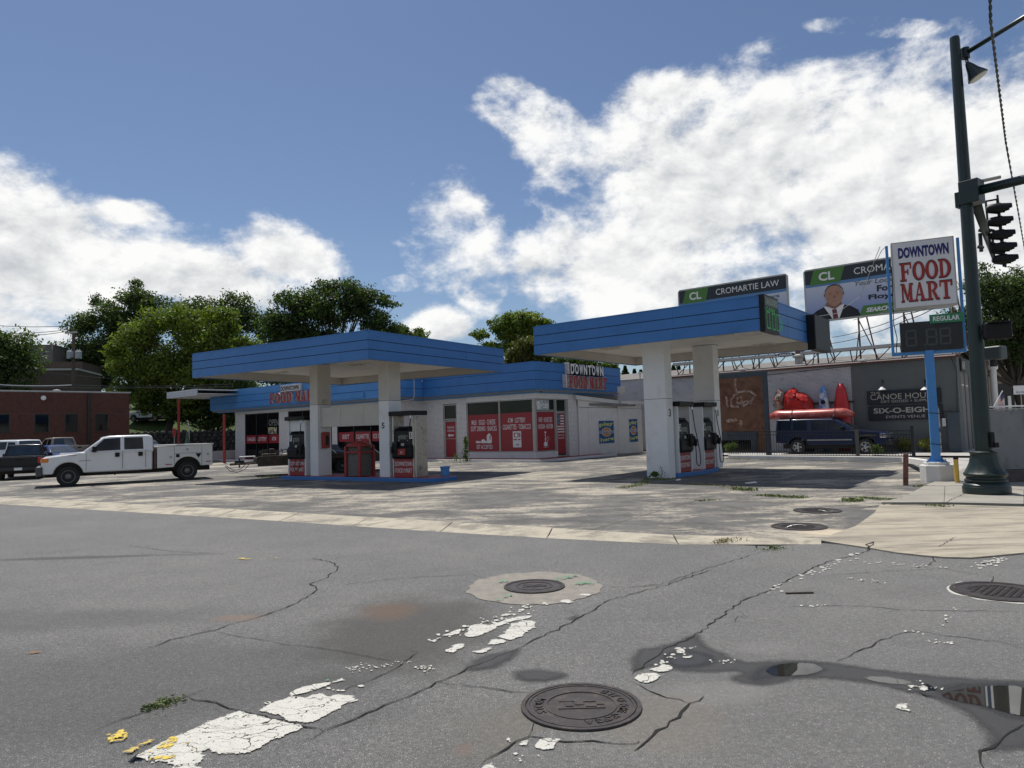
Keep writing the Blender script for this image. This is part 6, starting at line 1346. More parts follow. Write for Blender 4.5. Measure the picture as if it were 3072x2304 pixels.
def kayak(label, pxs, top, bot, m, m2, ztop, extra=None):
    pts = []; 
    (xa, zt_), (xb, zb2) = FK.hit(pxs[0], top), FK.hit(pxs[1], bot)
    cx = (FK.hit((pxs[0]+pxs[1])/2, (top+bot)/2))[0]; w = (FK.hit(pxs[1], bot)[0]-FK.hit(pxs[0], bot)[0])/2
    t = thing('kayak', label, 'kayak', FK.p(cx, -.3, .1), 'kayaks stood on end against the wall'); H = zt_-.15
    secs = []; n_ = 12; vs = []; fs = []
    for i in range(n_+1):
        s = i/n_; z = .15+H*s; k = math.sin(math.pi*min(1, .12+s*.88)**1.15)**.55 if s < 1 else .12
        k = (1.18-.72*max(0, (s-.35)/.65)**1.25 if s < .96 else .30) if s > .25 else .55+.6*(s/.25)
        for j in range(10): a = 2*math.pi*j/10; vs.append(FK.p(cx+w*k*math.cos(a), -.22+.17*k**.5*math.sin(a)+.04*s, z))
    for i in range(n_):
        for j in range(10): fs.append((i*10+j, i*10+(j+1) % 10, (i+1)*10+(j+1) % 10, (i+1)*10+j))
    fs += [tuple(range(9, -1, -1)), tuple(range(n_*10, n_*10+10))]
    MB().add(vs, fs).build('hull', m, t, smooth=True)
    return t, cx, w, H
M_kblue = mat('blue_white_plastic', (.06, .22, .50), rough=.3, var=.3, vs=3, col2=(.55, .62, .68), c2s=2.2, c2t=(.44, .56)); M_kred = mat('red_plastic', (.48, .02, .02), rough=.3, var=.15, vs=2)
k1 = kayak('blue and white kayak stood on end against the white wall', (2455, 2492), 1160, 1222, M_kblue, None, 0)
MB().lathe([(.12, 0), (.12, .03), (.02, .035)], FK.p(k1[1]+.03, -.42, FK.hit(2472, 1207)[1]), 14, (-.632, -.775, 0)).build('hatch', M_black, k1[0])
k2 = kayak('taller red kayak stood on end right of the blue one', (2501, 2553), 1153, 1240, M_kred, None, 0)
# red and clear tarpaulined raft
M_tarp = mat('red_tarpaulin', (.36, .014, .010), rough=.38, var=.45, vs=3, bump=.06, bs=4); M_clear = mat('cloudy_plastic', (.30, .26, .22), rough=.3, var=.5, vs=3, col2=(.35, .06, .05), c2s=4)
def lump(label, outline, m, dep, name, cat, y0=-.15):
    pts = [FK.hit(a, b, y0-dep/2) for a, b in outline]; q = []
    vs = []; fs = []; n_ = len(pts); cx = sum(p[0] for p in pts)/n_; cz = sum(p[1] for p in pts)/n_; R_n = 5
    for r in range(R_n+1):
        k = math.cos(r/R_n*math.pi/2); d_ = math.sin(r/R_n*math.pi/2)*dep
        for (x, z) in pts: vs.append(FK.p(cx+(x-cx)*max(k, .04)+random.uniform(-.06, .06), y0-d_+random.uniform(-.09, .09), cz+(z-cz)*max(k, .04)+random.uniform(-.05, .05)))
    for r in range(R_n):
        for j in range(n_): fs.append((r*n_+j, r*n_+(j+1) % n_, (r+1)*n_+(j+1) % n_, (r+1)*n_+j))
    fs.append(tuple(range(R_n*n_, R_n*n_+n_))); o = MB().add(vs, fs).build(name, m, smooth=math.radians(28)); return setp(o, label, cat)
lump('big red tarpaulin-covered raft on the rack against the white wall', [K2(870, 690), (K2(920, 610)), K2(980, 570), K2(1040, 590), K2(1065, 630), K2(1150, 640), K2(1220, 680), K2(1270, 760), K2(1285, 840), K2(1280, 960), K2(900, 960), K2(860, 840)], M_tarp, .55, 'covered_raft', 'raft')
lump('cloudy brown and grey plastic-wrapped boat bow left of the red raft', [K2(745, 830), K2(750, 720), K2(770, 630), K2(815, 575), K2(860, 630), K2(900, 620), K2(880, 700), K2(880, 830), K2(860, 900), K2(760, 900)], M_clear, .35, 'wrapped_boat', 'boat')
# ------------------------------------------------------------------ vehicles
def vmat(name, col, **k): return mat(name, col, rough=.32, var=.04, vs=.8, coat=.5 if max(col) > .2 else .12, spec=.5 if max(col) > .2 else .3, **k)
class Veh:
    def __init__(s, name, label, cat, x, y, z, heading, group=None):
        s.M = Matrix.Translation((x, y, z)) @ Matrix.Rotation(heading, 4, 'Z'); s.t = thing(name, label, cat, (x, y, z), group); s.h = heading
    def mb(s): return MB(s.M)
    def body(s, outline, w, m, bev=.05, name='body', taper=.06, x0=None, x1=None):
        xs = [p[0] for p in outline]; x0, x1 = min(xs), max(xs); b = s.mb(); n = len(outline); ys = [-1, -.6, 0, .6, 1]
        zmax = max(p[1] for p in outline); zmin = min(p[1] for p in outline); vs = []
        for yy in ys:
            for (x, z) in outline:
                e = abs((x-(x0+x1)/2)/((x1-x0)/2)); ww = w*(1-taper*max(0, e-.72)/.28)
                crown = .03*(1-yy*yy) if z > zmin+.55*(zmax-zmin) else 0
                xx = x + (.0 if abs(yy) < 1 else (-.03 if x > x1-.15 else (.03 if x < x0+.15 else 0)))
                vs.append((xx, yy*ww, z+crown))
        fs = [tuple(range(n)), tuple(range(5*n-1, 4*n-1, -1))]
        for k in range(4):
            for i in range(n): fs.append((k*n+i, (k+1)*n+i, (k+1)*n+(i+1) % n, k*n+(i+1) % n))
        b.add(vs, fs); return b.build(name, m, s.t, bev=bev, smooth=math.radians(35), seg=3)
    def cabin(s, prof, zb, wb, wt, m, name='cabin', bev=.05):
        # prof: (x,z) polygon; half width wb at zb narrowing to wt at top
        zt = max(z for _, z in prof); s.cw = lambda z: wb+(wt-wb)*(z-zb)/(zt-zb)
        b = s.mb(); n = len(prof); vs = []
        for sg in (-1, 0, 1):
            for x, z in prof: vs.append((x, sg*s.cw(z), z+(.025 if sg == 0 and z > zb+.1 else 0)))
        fs = [tuple(range(n)), tuple(range(3*n-1, 2*n-1, -1))]
        for k in range(2):
            for i in range(n): fs.append((k*n+i, (k+1)*n+i, (k+1)*n+(i+1) % n, k*n+(i+1) % n))
        b.add(vs, fs); return b.build(name, m, s.t, bev=bev, smooth=math.radians(35), seg=3)
    def sidewin(s, pts, side, name='side_window', m=None, off=.006):
        b = s.mb(); n = len(pts); vs = [(x, side*(s.cw(z)+off), z) for x, z in pts] + [(x, side*(s.cw(z)-.03), z) for x, z in pts]
        b.add(vs, [tuple(range(n)), tuple(range(2*n-1, n-1, -1))]+[(i, (i+1) % n, (i+1) % n+n, i+n) for i in range(n)]); return b.build(name, m or M_tint, s.t)
    def glassq(s, a, c, k=.88, name='windshield', off=.012, ins=(.1, .9)):
        # quad across the width between outline points a (low) and c (high)
        p = lambda t: (a[0]+(c[0]-a[0])*t, a[1]+(c[1]-a[1])*t)
        d = Vector((c[0]-a[0], c[1]-a[1])).normalized(); nn = Vector((-d.y, d.x)); nn = nn if nn.x*(a[0]-c[0]) >= 0 else -nn
        if nn.x*(1 if a[0] > c[0] else -1) < 0: nn = -nn
        l_, h_ = p(ins[0]), p(ins[1]); vs = []
        for (x, z) in (l_, h_):
            for yy in (-1, 0, 1): vs.append((x+nn.x*(off+(.025 if yy == 0 else 0)), yy*s.cw(z)*k, z+nn.y*off+(.012 if yy == 0 else 0)))
        return s.mb().add(vs, [(0, 1, 4, 3), (1, 2, 5, 4)]).build(name, m_glassw, s.t)
    def wheel(s, x, side, w, r, rim=M_rim, name='wheel', tw=.24, spokes=0, hub=True):
        y = side*w; ax = (0, side, 0); b = s.mb(); c = (x, y-side*tw, r)
        b.lathe([(r*.6, 0), (r*.93, .0), (r*.99, .03), (r, .07), (r, tw-.05), (r*.985, tw-.02), (r*.93, tw), (r*.62, tw-.01), (r*.60, tw-.04)], c, 32, ax); t = b.build('tyre', M_tyre, s.t, smooth=math.radians(40))
        b = s.mb(); b.lathe([(r*.60, tw-.06), (r*.62, tw-.015), (r*.57, tw-.02), (r*.50, tw-.06), (r*.3, tw-.055), (r*.26, tw-.02), (r*.16, tw-.0), (.01, tw)], c, 24, ax); b.build('rim', rim, t, smooth=math.radians(30))
        b = s.mb()
        for k in range(8):
            a = k*math.pi/4; b.lathe([(r*.055, tw-.058), (r*.055, tw-.048)], (c[0]+r*.42*math.cos(a), c[1], c[2]+r*.42*math.sin(a)), 8, ax)
        b.build('rim_holes', M_black, t)
        if spokes:
            b = s.mb()
            for k in range(spokes):
                a = k*2*math.pi/spokes; u = Vector((math.cos(a), 0, math.sin(a))); v_ = Vector((-math.sin(a), 0, math.cos(a))); q = [u*r*.1+v_*r*.09, u*r*.58+v_*r*.13, u*r*.58-v_*r*.13, u*r*.1-v_*r*.09]
                b.add([(c[0]+p.x, c[1]+side*(tw+e), c[2]+p.z) for e in (-.05, .005) for p in q], [(0, 1, 2, 3), (7, 6, 5, 4), (0, 4, 5, 1), (1, 5, 6, 2), (2, 6, 7, 3), (3, 7, 4, 0)])
            b.build('spokes', rim, t)
    def bx(s, name, m, x0, x1, y0, y1, z0, z1, bev=.0, parent=None, label=None): return s.mb().box(x0, x1, y0, y1, z0, z1).build(name, m, parent or s.t, bev=bev, label=label)
m_glassw = mat('windscreen_glass', (.035, .045, .055), rough=.04, var=.3, spec=.9)
def arch(cx, r, zb, n=9): return [(cx+r*math.cos(a), zb+r*math.sin(a)) for a in [math.pi*k/n for k in range(n+1)]]
def arches(xr, xf, r, z0, c):
    # bottom line from rear to front with wheel cut-outs, in order front->rear
    o = []
    for cx in (xf, xr):
        a0 = math.asin(max(-1, min(1, (z0-c)/r))); o += [(cx+r*math.cos(a0+(math.pi-2*a0)*k/9), c+r*math.sin(a0+(math.pi-2*a0)*k/9)) for k in range(10)]
    return o
# ---- white crew cab utility truck, nose to the left
wf = G(204.5, 1460.5); wr = G(562.5, 1440); dv = (wf-wr).normalized(); hd_ = math.atan2(dv.y, dv.x); nside = Vector((-dv.y, dv.x, 0))
org = wf - nside*(1.0)                                         # near (left) side is +y in local
M_wt = vmat('truck_white', (.72, .73, .74), col2=(.60, .60, .60), c2s=2, c2t=(.6, .8)); M_wt2 = vmat('utility_body_white', (.66, .66, .64), col2=(.50, .47, .42), c2s=3, c2t=(.6, .75))
V = Veh('utility_truck', 'white crew-cab work truck with a utility body, towing a trailer', 'pickup truck', org.x, org.y, 0, hd_)
wb_ = (wf-wr).length; r_ = .40; print('truck wb', wb_)
fr_o = [(.86, .52), (.88, .95), (.86, 1.12), (.80, 1.18), (-.55, 1.33), (-.56, 1.345), (-2.98, 1.36), (-2.98, .50)]
bot = arches(-20, 0, .50, .50, .42)[:10]
outl = [(.90, .50), (.92, .92), (.88, 1.10), (.78, 1.17), (-.50, 1.325), (-3.02, 1.37), (-3.02, .52), (-.60, .52)] + [(x, z) for x, z in reversed([(.51*math.cos(a), .45+.51*math.sin(a)) for a in np.linspace(.12, math.pi-.12, 11)])]
V.body(outl, 1.0, M_wt, taper=.10)
cab = [(-.42, 1.30), (-1.18, 1.90), (-1.45, 1.955), (-2.85, 1.965), (-2.98, 1.90), (-3.02, 1.30)]
V.cabin(cab, 1.3, .975, .80, M_wt)
for sd in (-1, 1):
    V.sidewin([(-.74, 1.36), (-1.22, 1.84), (-1.80, 1.88), (-1.80, 1.38)], sd); V.sidewin([(-1.94, 1.39), (-1.94, 1.88), (-2.62, 1.88), (-2.64, 1.39)], sd)
    for x in (-.60, -1.88, -2.72): V.bx('door_gap', M_black, x-.006, x+.006, sd*.996-.008, sd*.996+.008, .62, 1.34)
    V.bx('belt_line', M_wt, -3.0, .3, sd*1.0-.01, sd*1.0+.012, 1.28, 1.31, .005)
    for x in (-1.68, -2.52): V.bx('door_handle', M_black, x-.09, x+.07, sd*1.0-.02, sd*1.0+.022, 1.10, 1.28, .015)
    V.bx('mirror', M_black, -.95, -.80, sd*1.02 if sd > 0 else -1.28, 1.28 if sd > 0 else -1.02, 1.32, 1.56, .03)
    V.bx('headlight', M_lampo, .66, .905, sd*.80 if sd > 0 else -.955, .955 if sd > 0 else -.80, .98, 1.14, .02); V.bx('headlight_glass', M_chrome, .80, .925, .60 if sd > 0 else -.80, .80 if sd > 0 else -.60, .96, 1.12, .02)
    V.wheel(0, sd, .98, r_); V.wheel(-wb_, sd, 1.0, r_)
    V.bx('badge', M_alu, -.35, -.75, sd*1.0-.004, sd*1.0+.006, .98, 1.02) if sd > 0 else None
V.glassq((-.42, 1.32), (-1.18, 1.90)); V.glassq((-3.03, 1.34), (-2.98, 1.9), name='rear_window')
MB(V.M).tube([(.02, 1.001, 1.22), (-.28, 1.001, 1.235)], .012, 4).build('model_badge', M_blk, V.t)
V.bx('bumper', mat('grey_bumper', (.075, .075, .078), rough=.6), .86, 1.08, -.98, .98, .44, .82, .05); V.bx('grille', M_blackm, .90, .94, -.55, .55, .86, 1.08, .01)
V.bx('chassis', M_under, -wb_-.95, .8, -.55, .55, .38, .60); V.bx('running_gear', M_under, -2.6, -.6, -.90, .90, .44, .54, .02); MB(V.M).tube([(-1.6, .8, .48), (-1.62, .8, .36)], .03, 6).build('step_bracket', M_under, V.t)
V.bx('arch_liner', M_under, -.50, .50, -.80, .80, .45, .95); V.bx('arch_liner', M_under, -wb_-.52, -wb_+.52, -.80, .80, .45, 1.0)
ub = [(-3.12, .56), (-3.12, 1.44), (-wb_-1.02, 1.50), (-wb_-1.02, .60), (-wb_-.56, .60)] + [(-wb_+.54*math.cos(a), .46+.54*math.sin(a)) for a in np.linspace(math.pi-.25, .25, 11)] + [(-wb_+.56, .58)]
V.body(ub, 1.04, M_wt2, bev=.02, name='utility_body', taper=0)
V.bx('bed_rail', M_wt2, -wb_-1.03, -3.11, .72, 1.06, 1.48, 1.53, .01); V.bx('bed_rail', M_wt2, -wb_-1.03, -3.11, -1.06, -.72, 1.48, 1.53, .01)
V.bx('cab_gap', M_rust, -3.11, -3.03, -.96, .96, .55, 1.40)
for sd in (-1, 1):
    yy = sd*1.042
    for x in (-3.80, -wb_-.56): V.bx('compartment_gap', M_black, x-.005, x+.005, yy-.004, yy+.004, .62, 1.44)
    V.bx('compartment_gap', M_black, -wb_-.56, -3.80, yy-.004, yy+.004, 1.145, 1.155)
    for x, z in ((-3.66, 1.0), (-4.30, 1.30), (-wb_-.80, 1.08)): V.bx('latch', M_alu, x-.05, x+.05, yy-.01, yy+.016, z-.05, z+.05, .008)
    V.bx('fuel_door', M_black, -4.0, -3.86, yy-.006, yy+.008, .98, 1.12, .01)
    MB(V.M).add([(-4.62, yy+sd*.006, 1.12), (-4.86, yy+sd*.006, 1.12), (-4.74, yy+sd*.006, .93)], [(0, 1, 2)]).build('triangle_mark', M_black, V.t)
    V.bx('side_marker', M_lampr, -3.70, -3.46, yy-.006, yy+.006, .68, .72); V.bx('side_marker', M_lampr, -wb_-.93, -wb_-.72, yy-.006, yy+.006, .74, .78)
V.bx('toolbox_lid', M_blackm, -4.2, -3.9, .6, .9, 1.53, 1.56)
# ---- trailer hitched behind
tb = wr - dv*1.4 + nside*(-.5); T0 = -dv
ang_t = math.atan2((G(860, 1410)-G(700, 1425)).y*.35, 1.0); 
q0 = WY(700, 1405, 31.6); q1 = WY(1180, 1405, 34.5); V2 = Veh('equipment_trailer', 'low rusty flatbed trailer with small machines on it, hitched to the white truck', 'trailer', q1.x, q1.y, 0, math.atan2((q0-q1).y, (q0-q1).x)); Lt = math.hypot((q0-q1).x, (q0-q1).y)
M_trl = mat('trailer_steel', (.05, .038, .03), rough=.7, var=.3, vs=6, col2=(.09, .05, .03), c2s=6)
xd = Lt-.95
V2.bx('deck', M_trl, 0, xd, -.95, .95, .58, .68, .01); V2.bx('side_rail', M_trl, 0, xd, .95, 1.0, .46, .90, .01); V2.bx('side_rail', M_trl, 0, xd, -1.0, -.95, .56, .80, .01)
V2.bx('front_rail', M_trl, xd, xd+.05, -1.0, 1.0, .56, .84, .01)
MB(V2.M).tube([(xd, .9, .60), (Lt, .0, .56)], .05, 6).tube([(xd, -.9, .60), (Lt, .0, .56)], .05, 6).tube([(xd-.5, 0, .60), (Lt+.15, 0, .56)], .06, 6).build('drawbar', M_trl, V2.t)
MB(V2.M).tube([(Lt-.25, .05, .40), (Lt-.25, .05, .82)], .03, 8).box(Lt-.45, Lt-.05, -.12, .12, .58, .72).build('jack', M_blackm, V2.t)
MB(V2.M).tube([(Lt+.35, .1, .52), (Lt+.15, .12, .28), (Lt-.15, .12, .20), (Lt-.5, .1, .34), (Lt-.65, .1, .55)], .014, 5).tube([(Lt+.30, .0, .52), (Lt+.0, .02, .30), (Lt-.35, .0, .36), (Lt-.5, 0, .55)], .014, 5).build('safety_chain', M_trl, V2.t)
for x in (xd*.42, xd*.42+.85):
    for sd in (-1, 1): V2.wheel(x, sd, 1.22, .33, tw=.20)
for sd in (-1, 1): V2.mb().prism([(xd*.42-.42, .45), (xd*.42-.35, .74), (xd*.42+1.2, .74), (xd*.42+1.27, .45), (xd*.42+1.22, .45), (xd*.42+1.15, .70), (xd*.42-.30, .70), (xd*.42-.36, .45)], sd*1.02, sd*1.24).build('mudguard', M_trl, V2.t)
V2.bx('plate_ramp', M_wood, xd+.05, xd+.7, -.1, .4, .87, .90)
def machine(label, x, sc, m):
    p = V2.M @ Vector((x, .2, .68)); t = thing('small_machine', label, 'machine', p, 'machines on the trailer'); b = MB(V2.M)
    b.box(x-.3*sc, x+.3*sc, -.1, .45, .72, .72+.26*sc).lathe([(.12, 0), (.12, .25)], (x-.1, .2, .95*1), 10).build('engine', m, t, bev=.02)
    MB(V2.M).tube([(x-.4*sc, .2, .95), (x+.1, .25, 1.16), (x+.45*sc, .2, 1.05)], .025, 6).tube([(x+.2, .3, .9), (x+.3, .35, 1.2)], .02, 6).build('handle', M_blackm, t); MB(V2.M).lathe([(.13, -.04), (.13, .04)], (x+.25*sc, .4, .82), 12, (0, 1, 0)).build('wheel', M_tyre, t)
machine('small greasy motor machine at the front of the trailer', xd-.55, 1.0, M_trl); machine('second small motor machine with a chrome housing on the trailer', xd-1.35, .9, M_alu)
V2.bx('load_boards', M_trl, .2, xd-1.9, -.6, .6, .70, .84, .01)
# tractor-like mower parts seen under the beam
mo = WY(1010, 1400, 33.2); t_ = thing('ride_on_mower', 'dark ride-on mower with pale levers behind the litter bin', 'mower', (mo.x, mo.y, .68)); F = Face(mo.x, mo.y, ang=-.4)
bb = MB().prism([(-.6, .55), (-.75, .95), (-.7, 1.25), (-.2, 1.30), (.1, 1.0), (.7, .95), (1.4, .9), (1.5, .6)], -.35, .35, F).build('body', M_blackm, t_, bev=.06)
for x, r in ((-.35, .33), (1.15, .25)): MB().lathe([(r*.4, 0), (r, .02), (r, .16), (r*.4, .18)], F.p(x, -.42, r+.25), 20, tuple(-F.n)).build('wheel', M_tyre, t_)
MB().tube([F.p(-.3, -.4, 1.2), F.p(.2, -.45, 1.0), F.p(.5, -.45, .75)], .02, 6).tube([F.p(1.6, -.3, 1.3), F.p(1.9, -.3, 1.0), F.p(2.3, -.3, .75)], .02, 6).tube([F.p(1.9, -.1, 1.5), F.p(2.05, -.2, 1.15), F.p(2.6, -.3, .85)], .018, 6).build('levers', M_lett, t_)

# ---- generic cars
def anchor(px, Y, hd, d):
    X = WY(px, 1350, Y).x; return (X-d*math.cos(hd), Y-d*math.sin(hd))
def pickup(label, px, Y, z, hd, m, d=0.0, scale=1.0, rear=True, canopyt=None, wheelrim=M_rim, near=1):
    X, Y = anchor(px, Y, hd, d); v = Veh('pickup_truck', label, 'pickup truck', X, Y, z, hd); w = .92
    out = [(1.0, .45), (1.02, .80), (.95, .95), (-.35, 1.08), (-2.15, 1.10), (-2.17, 1.12), (-3.95, 1.12), (-4.0, .60), (-3.42, .55)] + [(-3.0+.45*math.cos(a), .42+.45*math.sin(a)) for a in np.linspace(math.pi-.25, .25, 9)] + [(-2.5, .45), (-.55, .45)] + [(.0+.45*math.cos(a), .42+.45*math.sin(a)) for a in np.linspace(math.pi-.1, .1, 9)]
    v.body(out, w, m); v.cabin([(-.35, 1.06), (-1.0, 1.62), (-1.2, 1.69), (-2.0, 1.69), (-2.15, 1.06)] if not canopyt else canopyt, 1.06, .88, .70, m)
    for sd in (-1, 1):
        v.sidewin([(-.72, 1.14), (-1.1, 1.57), (-1.42, 1.60), (-1.45, 1.14)], sd); v.sidewin([(-1.55, 1.14), (-1.52, 1.60), (-1.92, 1.58), (-2.02, 1.14)], sd)
        v.wheel(0, sd, .93, .37, rim=wheelrim, spokes=6); v.wheel(-3.0, sd, .93, .37, rim=wheelrim, spokes=6)
        v.bx('tail_light', M_lampr, -4.03, -3.90, .76 if sd > 0 else -.93, .93 if sd > 0 else -.76, .78, 1.06, .02); v.bx('headlight', M_chrome, .80, 1.0, .62 if sd > 0 else -.90, .90 if sd > 0 else -.62, .74, .92, .03)
        v.bx('mirror', M_black, -.75, -.62, .90 if sd > 0 else -1.08, 1.08 if sd > 0 else -.90, 1.10, 1.26, .03)
    v.glassq((-.35, 1.06), (-1.0, 1.62)); v.glassq((-2.16, 1.10), (-2.0, 1.69), name='rear_window', k=.84)
    v.bx('tailgate', m, -4.03, -3.99, -.74, .74, .66, 1.10, .015); v.bx('tailgate_handle', M_black, -4.05, -4.03, -.12, .12, .94, 1.02, .01); v.bx('bumper', M_blackm, -4.14, -3.98, -.88, .88, .44, .62, .03); v.bx('number_plate', M_plate, -4.155, -4.14, -.16, .16, .48, .60)
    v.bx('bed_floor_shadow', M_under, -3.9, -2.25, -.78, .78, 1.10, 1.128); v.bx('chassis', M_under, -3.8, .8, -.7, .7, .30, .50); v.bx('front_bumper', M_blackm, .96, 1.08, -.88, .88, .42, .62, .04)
    return v
def car(name, cat, label, px, Y, z, hd, m, prof, cabp, wins, d=0.0, H=1.0, w=.88, wb=2.75, r=.33, belt=.95, wt=.62, group=None, rim=M_rim, front=.88, rear=.95):
    X, Y = anchor(px, Y, hd, d); v = Veh(name, label, cat, X, Y, z, hd, group)
    out = prof + [(-wb+(r+.08)*math.cos(a), r+.04+(r+.08)*math.sin(a)) for a in np.linspace(math.pi-.1, .1, 9)] + [((r+.08)*math.cos(a), r+.04+(r+.08)*math.sin(a)) for a in np.linspace(math.pi-.1, .1, 9)]
    v.body(out, w, m, taper=.14, bev=.07); v.cabin(cabp, belt, w-.05, wt, m, bev=.08)
    for sd in (-1, 1):
        for wn in wins: v.sidewin(wn, sd)
        v.wheel(0, sd, w+.01, r, rim=rim, spokes=5, tw=.2); v.wheel(-wb, sd, w+.01, r, rim=rim, spokes=5, tw=.2)
        v.bx('headlight', M_chrome, front-.22, front-.01, .50 if sd > 0 else -.80, .80 if sd > 0 else -.50, belt-.30, belt-.16, .03); v.bx('tail_light', M_lampr, -wb-rear, -wb-rear+.14, .60 if sd > 0 else -.85, .85 if sd > 0 else -.60, belt-.24, belt-.02, .03)
        v.bx('mirror', m, -.52, -.40, w-.02 if sd > 0 else -w-.16, w+.16 if sd > 0 else -w+.02, belt+.02, belt+.14, .03); v.bx('door_gap', M_black, -1.5, -1.49, sd*w-.006, sd*w+.004, .35, belt)
    v.glassq(cabp[0], cabp[1]); v.glassq(cabp[-1], cabp[-2], name='rear_window')
    v.bx('grille', M_black, front-.02, front+.01, -.42, .42, belt-.38, belt-.20, .01); v.bx('lower_grille', M_black, front, front+.02, -.5, .5, .25, .38, .02); v.bx('number_plate', M_plate, -wb-rear-.03, -wb-rear+.0, -.18, .18, .55, .68); v.bx('chassis', M_under, -wb-.6, .5, -.6, .6, .2, .4)
    return v
SEDAN = [(.90, .30), (.92, .62), (.80, .78), (-.40, .98), (-2.9, 1.0), (-3.65, .98), (-3.70, .70), (-3.66, .32), (-3.25, .28)]
SEDC = [(-.40, .96), (-1.25, 1.40), (-1.6, 1.45), (-2.2, 1.43), (-3.25, .98)]
SEDW = [[(-.85, 1.02), (-1.32, 1.33), (-1.68, 1.37), (-1.68, 1.02)], [(-1.76, 1.02), (-1.76, 1.37), (-2.2, 1.34), (-2.75, 1.04)]]
SUV = [(.90, .35), (.93, .75), (.82, .98), (-.35, 1.12), (-3.7, 1.14), (-3.78, .8), (-3.74, .38), (-3.3, .33)]
SUVC = [(-.35, 1.10), (-1.05, 1.68), (-1.4, 1.78), (-3.45, 1.76), (-3.72, 1.12)]
SUVW = [[(-.78, 1.18), (-1.18, 1.62), (-1.78, 1.66), (-1.78, 1.18)], [(-1.88, 1.18), (-1.88, 1.66), (-2.62, 1.66), (-2.62, 1.18)], [(-2.72, 1.18), (-2.72, 1.65), (-3.3, 1.62), (-3.5, 1.18)]]
M_cblk = vmat('car_black', (.012, .012, .014)); M_ctan = vmat('car_tan', (.26, .22, .18)); M_cblue = vmat('car_blue', (.012, .03, .11)); M_cwhite = vmat('car_white', (.68, .70, .72)); M_cdark = vmat('car_dark_green', (.02, .024, .022)); M_cnavy = vmat('car_navy', (.010, .018, .055)); M_csil = vmat('car_silver', (.38, .42, .46))
# black pickup seen from behind: heading away
bl = pickup('black pickup truck seen from behind at the left edge of the car park', 56, 34.3, .0, math.radians(118), M_cblk, d=-4.05)
_m = bl.t
car('suv', 'SUV', 'white SUV with dark windows parked at the left edge before the brick building', 96, 45.5, .22, math.radians(163), M_cwhite, SUV, SUVC, SUVW, d=-3.7, w=.98, wt=.78, belt=1.1, r=.38)
pickup('tan pickup truck parked against the brick building with its tailgate to the right', 238, 48.6, .40, math.radians(150), M_ctan, d=-4.0)
car('sedan', 'car', 'dark blue sedan parked between the black pickup and the white truck', 226, 41.5, .16, math.radians(-36), M_cblue, SEDAN, SEDC, SEDW, d=.9, belt=.96)
car('hatchback', 'car', 'dark green crossover facing right, behind the bed of the white truck', 490, 43.0, .02, math.radians(-33), M_cdark, SUV, SUVC, SUVW, d=.9, belt=1.1, w=.9, wt=.70)
car('suv', 'SUV', 'silver blue vehicle up on the grassy bank, half hidden by the bright tree', 420, 76, zhill(-40, 76)+.02, math.radians(165), M_csil, SUV, SUVC, SUVW, belt=1.1, w=.95, wt=.75)
# navy pickup with the canoe
fw_ = WY(2597, 1350, 34.6); hdn = math.atan2(Ud.y, Ud.x)
nv = Veh('pickup_truck', 'navy blue pickup with a cab shell parked behind the iron fence under a red canoe', 'pickup truck', fw_.x+Nd.x*.9, fw_.y+Nd.y*.9, .04, hdn)
out = [(.92, .50), (.95, .78), (.88, .98), (.60, 1.10), (-.55, 1.18), (-4.3, 1.20), (-4.35, .60), (-3.75, .55)] + [(-3.2+.47*math.cos(a), .42+.47*math.sin(a)) for a in np.linspace(math.pi-.2, .2, 9)] + [(-2.6, .48), (-.55, .48)] + [(.47*math.cos(a), .42+.47*math.sin(a)) for a in np.linspace(math.pi-.1, .1, 9)]
nv.body(out, .93, M_cnavy); nv.cabin([(-.50, 1.16), (-1.25, 1.72), (-1.5, 1.78), (-2.6, 1.80), (-4.25, 1.80), (-4.3, 1.16)], 1.16, .90, .76, M_cnavy)
for sd in (-1, 1):
    for wn in ([(-1.0, 1.24), (-1.38, 1.68), (-1.74, 1.70), (-1.74, 1.24)], [(-1.84, 1.24), (-1.84, 1.70), (-2.5, 1.71), (-2.5, 1.24)], [(-2.72, 1.24), (-2.72, 1.72), (-3.4, 1.72), (-3.4, 1.24)], [(-3.5, 1.24), (-3.5, 1.72), (-4.15, 1.72), (-4.15, 1.24)]): nv.sidewin(wn, sd)
    nv.wheel(0, sd, .95, .38, spokes=5, rim=M_chrome); nv.wheel(-3.2, sd, .95, .38, spokes=5, rim=M_chrome)
    nv.bx('headlight', M_chrome, .62, .93, .60 if sd > 0 else -.90, .90 if sd > 0 else -.60, .80, 1.02, .04); nv.bx('fender_flare', M_blackm, -.55, .55, sd*.93-.03, sd*.93+.05, .86, .95, .03); nv.bx('side_moulding', M_alu, -2.7, -.6, sd*.93-.01, sd*.93+.02, .70, .76, .01)
    nv.bx('mirror', M_black, -1.05, -.9, .90 if sd > 0 else -1.1, 1.1 if sd > 0 else -.90, 1.20, 1.38, .03)
nv.glassq((-.50, 1.16), (-1.25, 1.72)); nv.bx('grille', M_chrome, .90, .97, -.5, .5, .78, 1.0, .02); nv.bx('bumper', M_blackm, .86, 1.12, -.9, .9, .46, .70, .05); nv.bx('chassis', M_under, -4.0, .8, -.7, .7, .3, .52)
nv.bx('roof_rack', M_blackm, -1.5, -1.42, -.8, .8, 1.82, 1.90); nv.bx('roof_rack', M_blackm, -3.6, -3.52, -.8, .8, 1.82, 1.90)
